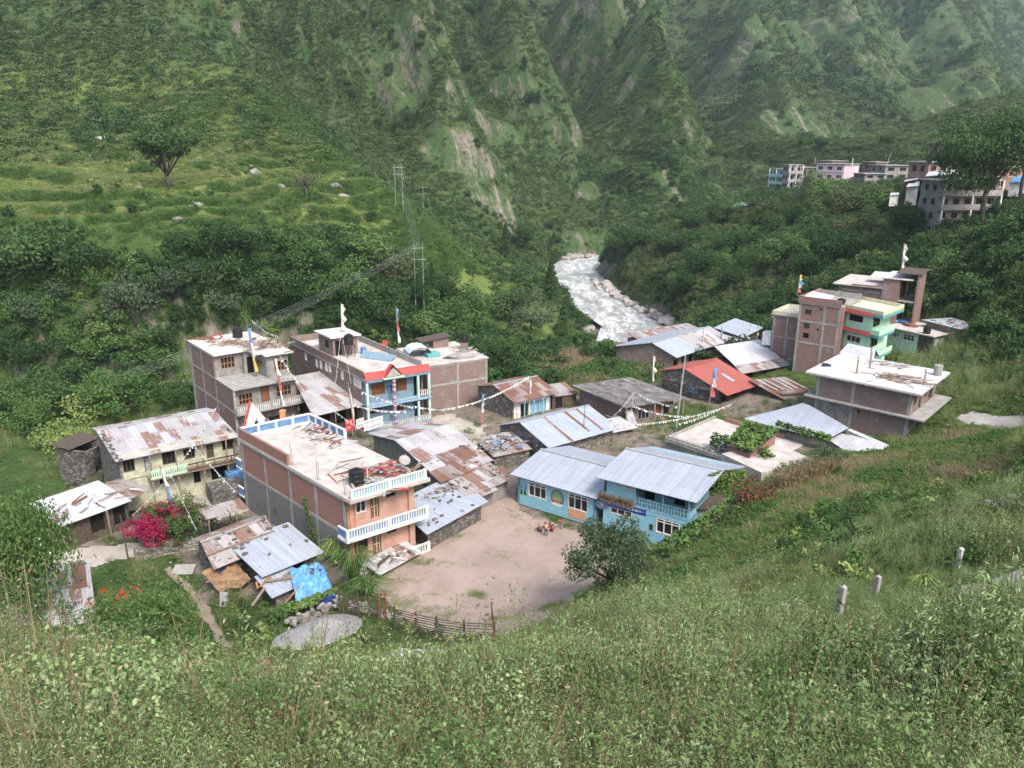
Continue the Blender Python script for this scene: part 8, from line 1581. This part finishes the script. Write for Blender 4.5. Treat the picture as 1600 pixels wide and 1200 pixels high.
# vines on roofs
def vine(name,label,quad,n,th,leaf=.34,key='vine',cat='vine',hang=0,seed=3):
    rs=np.random.RandomState(seed); q=[np.array(p,float) for p in quad]; u=rs.rand(n);v=rs.rand(n); k=(fbm(u*5,v*5,3,seed)>-.28); u,v=u[k],v[k]; C=(q[0]*((1-u)*(1-v))[:,None]+q[1]*(u*(1-v))[:,None]+q[2]*(u*v)[:,None]+q[3]*((1-u)*v)[:,None]); C[:,2]+=rs.rand(len(u))*th; t=np.clip(.5+.8*fbm(u*7,v*7,3,seed+3)+.1*rs.randn(len(u)),0,1)
    o=thing(name,label,cat,tuple(q[0])); me=quadmesh('foliage',[(leaves(C-q[0],leaf,rs,1.15,1.3),0,t)],[LM[key]]); c=bpy.data.objects.new('foliage',me); COL.objects.link(c); c.parent=o
    m_=MB(); 
    for i in range(5): a=C[rs.randint(len(C))]-q[0];b_=C[rs.randint(len(C))]-q[0]; m_.tube([tuple(a-[0,0,.05]),tuple((a+b_)/2-[0,0,.02]),tuple(b_-[0,0,.05])],.02,4)
    m_.build('stems',M['bark'],o)
vine('squash_vine','thick yellow-green squash vine covering the brick shed roof on the terrace',[p+np.array([0,0,.06]) for p in VSR],1500,.35,.38,seed=3)
e=lambda Z,x,y,z:P(*zz(Z,x,y),z)
vine('squash_vine','squash vine running over the right end of the two-storey school wing',[e(V7,1010,370,3.6),e(V7,1190,440,2.2),e(V7,1300,270,4.6),e(V7,1130,300,5.2)],1500,.9,.40,seed=4)
vine('squash_vine','squash vine trailing along the trellis wire in front of the blue tin house',[e(V4,355,855,4.0),e(V4,620,940,3.8),e(V4,640,910,4.0),e(V4,370,835,4.2)],700,.35,.34,seed=5)
vine('squash_vine','squash vine hanging down right of the brick vine shed',[e(V7,1350,160,4.2),e(V7,1440,270,2.6),e(V7,1470,250,2.8),e(V7,1400,120,4.4)],500,.5,.34,seed=6)
vine('climbing_shrub','dark climbing shrub at the terrace corner behind the school',[e(V7,1110,140,3.2),e(V7,1200,150,3.2),e(V7,1210,90,3.6),e(V7,1130,90,3.6)],500,1.0,.26,'dark','shrub',seed=7)
vine('squash_vine','squash vine with yellow leaves draped over the dry stone wall',[spot(425,975)+np.array([0,0,.3]),spot(490,962)+np.array([0,0,.7]),spot(530,935)+np.array([0,0,.7]),spot(440,955)+np.array([0,0,.4])],800,.3,.26,seed=8)
vine('creeper','dark creeper climbing the cement block wall of the pink brick building',[A_.w(-.12,5.2,-.5),A_.w(-.12,3.6,-.5),A_.w(-.12,5.5,4.2),A_.w(-.12,6.1,4.2)],420,.15,.18,'mid','creeper',seed=9)
vine('low_creeper','green creeper bank along the foot of the school right end',[spot(1000,880)+np.array([0,0,.2]),spot(1062,872)+np.array([0,0,.4]),spot(1140,800)+np.array([0,0,.8]),spot(1085,850)+np.array([0,0,1.4])],1400,.7,.26,'mid','creeper',seed=10)
# corn stalk stack, brush heap, banana-like grass clumps
def stalks(name,label,px,py,w_,h,key,n,seed,cat='stalk stack'):
    q=spot(px,py); rs=np.random.RandomState(seed); o=thing(name,label,cat,tuple(q),.5); b=np.c_[rs.uniform(-w_/2,w_/2,n),rs.randn(n)*.35,np.zeros(n)]; t=b+np.c_[rs.randn(n)*.35,rs.randn(n)*.3,h*rs.uniform(.6,1.05,n)]; L=b+(t-b)*rs.rand(n,1); me=quadmesh('stalks',[(bars(rs,b,t,.05),0,rs.rand(n)),(leaves(L+rs.randn(n,3)*.12,.5,rs,6,-.2),0,rs.rand(n))],[LM[key]]); c=bpy.data.objects.new('stalks',me); COL.objects.link(c); c.parent=o
stalks('maize_stalk_stack','standing stack of dry brown maize stalks beside the low concrete roof',1262,757,6.5,2.0,'straw',700,1); stalks('maize_stalk_stack','sparser dry maize stalks left of the main stack',1225,765,3.5,1.3,'straw',240,2)
q=spot(1175,785); o=obj_at('brush_heap',m_bush(81,'rust',1500,9,2.3,2.2,.2),tuple(q),'reddish brown heap of dry brush behind the school vine','brush heap',None,.5)
stalks('cut_stalks','row of cut maize stalks laid along the field edge above the school',1130,805,2,.5,'straw',120,5,'cut stalks')
pt=field(2600,40,80,401,pmask([(985,955),(1000,930),(1130,800),(1200,755),(1330,725),(1330,745),(1180,800),(1060,915)]),a0=.05); scatter('laid_stalks',[SG_[3],SG_[1]],pt,np.random.RandomState(2).uniform(.7,1.3,len(pt)),seed=31,tilt=.7)
def fanplant(name,px,py,h,label,seed,z=None,key='mid'):
    q=spot(px,py,z); rs=np.random.RandomState(seed); n=150; a=rs.rand(n)*6.28; r_=h*rs.uniform(.3,.8,n); P0=np.c_[rs.randn(n)*.1,rs.randn(n)*.1,np.zeros(n)];P1=np.c_[r_*.45*np.cos(a),r_*.45*np.sin(a),h*rs.uniform(.6,1,n)];P2=np.c_[r_*1.1*np.cos(a),r_*1.1*np.sin(a),P1[:,2]*.75]
    me=quadmesh(name,[(bars(rs,P0,P1,.07),0,rs.rand(n)),(bars(rs,P1,P2,.06),0,rs.rand(n))],[LM[key]]); obj_at(name,me,tuple(q),label,'plant')
fanplant('napier_grass_clump',553,912,3.0,'large arching grass clump at the foot of the pink building corner',1,0); fanplant('napier_grass_clump',528,880,2.2,'upper arching grass clump against the cement wall',2,.2,'light'); fanplant('napier_grass_clump',1290,735,2.4,'arching green leaves above the maize stack',3,4.0,'grey'); fanplant('napier_grass_clump',575,935,2.0,'small arching grass clump beside the fence',4,0)
fanplant('fern_clump',1440,925,.7,'bright yellow-green fern clump left of the gravel road',5,None,'light')
pb=bpy.data.objects.new('pebble',RW[0]); COL.objects.link(pb); pb.location=tuple(G(735,905)); pb.scale=(.07,.06,.05); meta(pb,'single pale pebble on the courtyard earth','pebble')
pt=field(20000,48,85,402,lambda x,y,z:(yardm(x,y)*.35+(~bare(x,y))*.03)*(z<3)); scatter('yard_pebbles',[pb],pt,np.random.RandomState(3).uniform(.03,.09,len(pt))*np.random.RandomState(4).uniform(.6,1.6,len(pt)),seed=51)
# tall dry stems standing in the foreground
def stem(px,pyb,pyt,t,label,seed,key='dry',w_=.02,leaf=.05,n=30,lean=0.):
    b=T(px,pyb,t); h=topz(b,px,pyt)-b[2]; rs=np.random.RandomState(seed); k=10; z=np.linspace(0,h,k); P_=np.c_[lean*z+.03*np.sin(z*2),.02*np.cos(z*3),z]; C=P_[rs.randint(4,k,n)]+rs.randn(n,3)*np.array([.07,.07,.12]); me=quadmesh('tall_weed_stalk',[(bars(rs,P_[:-1],P_[1:],w_),0,rs.rand(k-1)),(leaves(C,leaf,rs,2.5),0,rs.rand(n))],[LM[key]]); obj_at('tall_weed_stalk',me,tuple(b),label,'plant stem')
for i,(px,b_,t_,tt,lb,key) in enumerate(((768,1180,940,7,'reddish seed-bearing stem rising before the courtyard','rust'),(427,1200,1010,7,'pale straw stem in the left foreground','straw'),(1041,1200,955,7,'dark green spike in the right foreground','olive'),(684,1200,1010,7,'thin weed stem in the centre foreground','weed'),(860,1175,1090,6,'bleached curved stem in the centre foreground','straw'),(1525,1140,950,8,'thin dark stem near the right edge','olive'))): stem(px,b_,t_,tt,lb,i,key)
rs=np.random.RandomState(44)

# ---------------------------------------------------------------- haze
zt=float(GZ.max())+30; zb=float(GZ.min())-1
hz=MB().box(-2300,2300,-60,2600,zb-1,zt)
m=bpy.data.materials.new('air'); m.use_nodes=True; n=m.node_tree; n.nodes.remove(n.nodes['Principled BSDF']); pv=n.nodes.new('ShaderNodeVolumePrincipled'); pv.inputs['Color'].default_value=(.72,.88,1,1); pv.inputs['Density'].default_value=.00013; pv.inputs['Anisotropy'].default_value=.2
n.links.new(pv.outputs[0],n.nodes['Material Output'].inputs['Volume']); meta(hz.build('haze',m),kind='stuff')
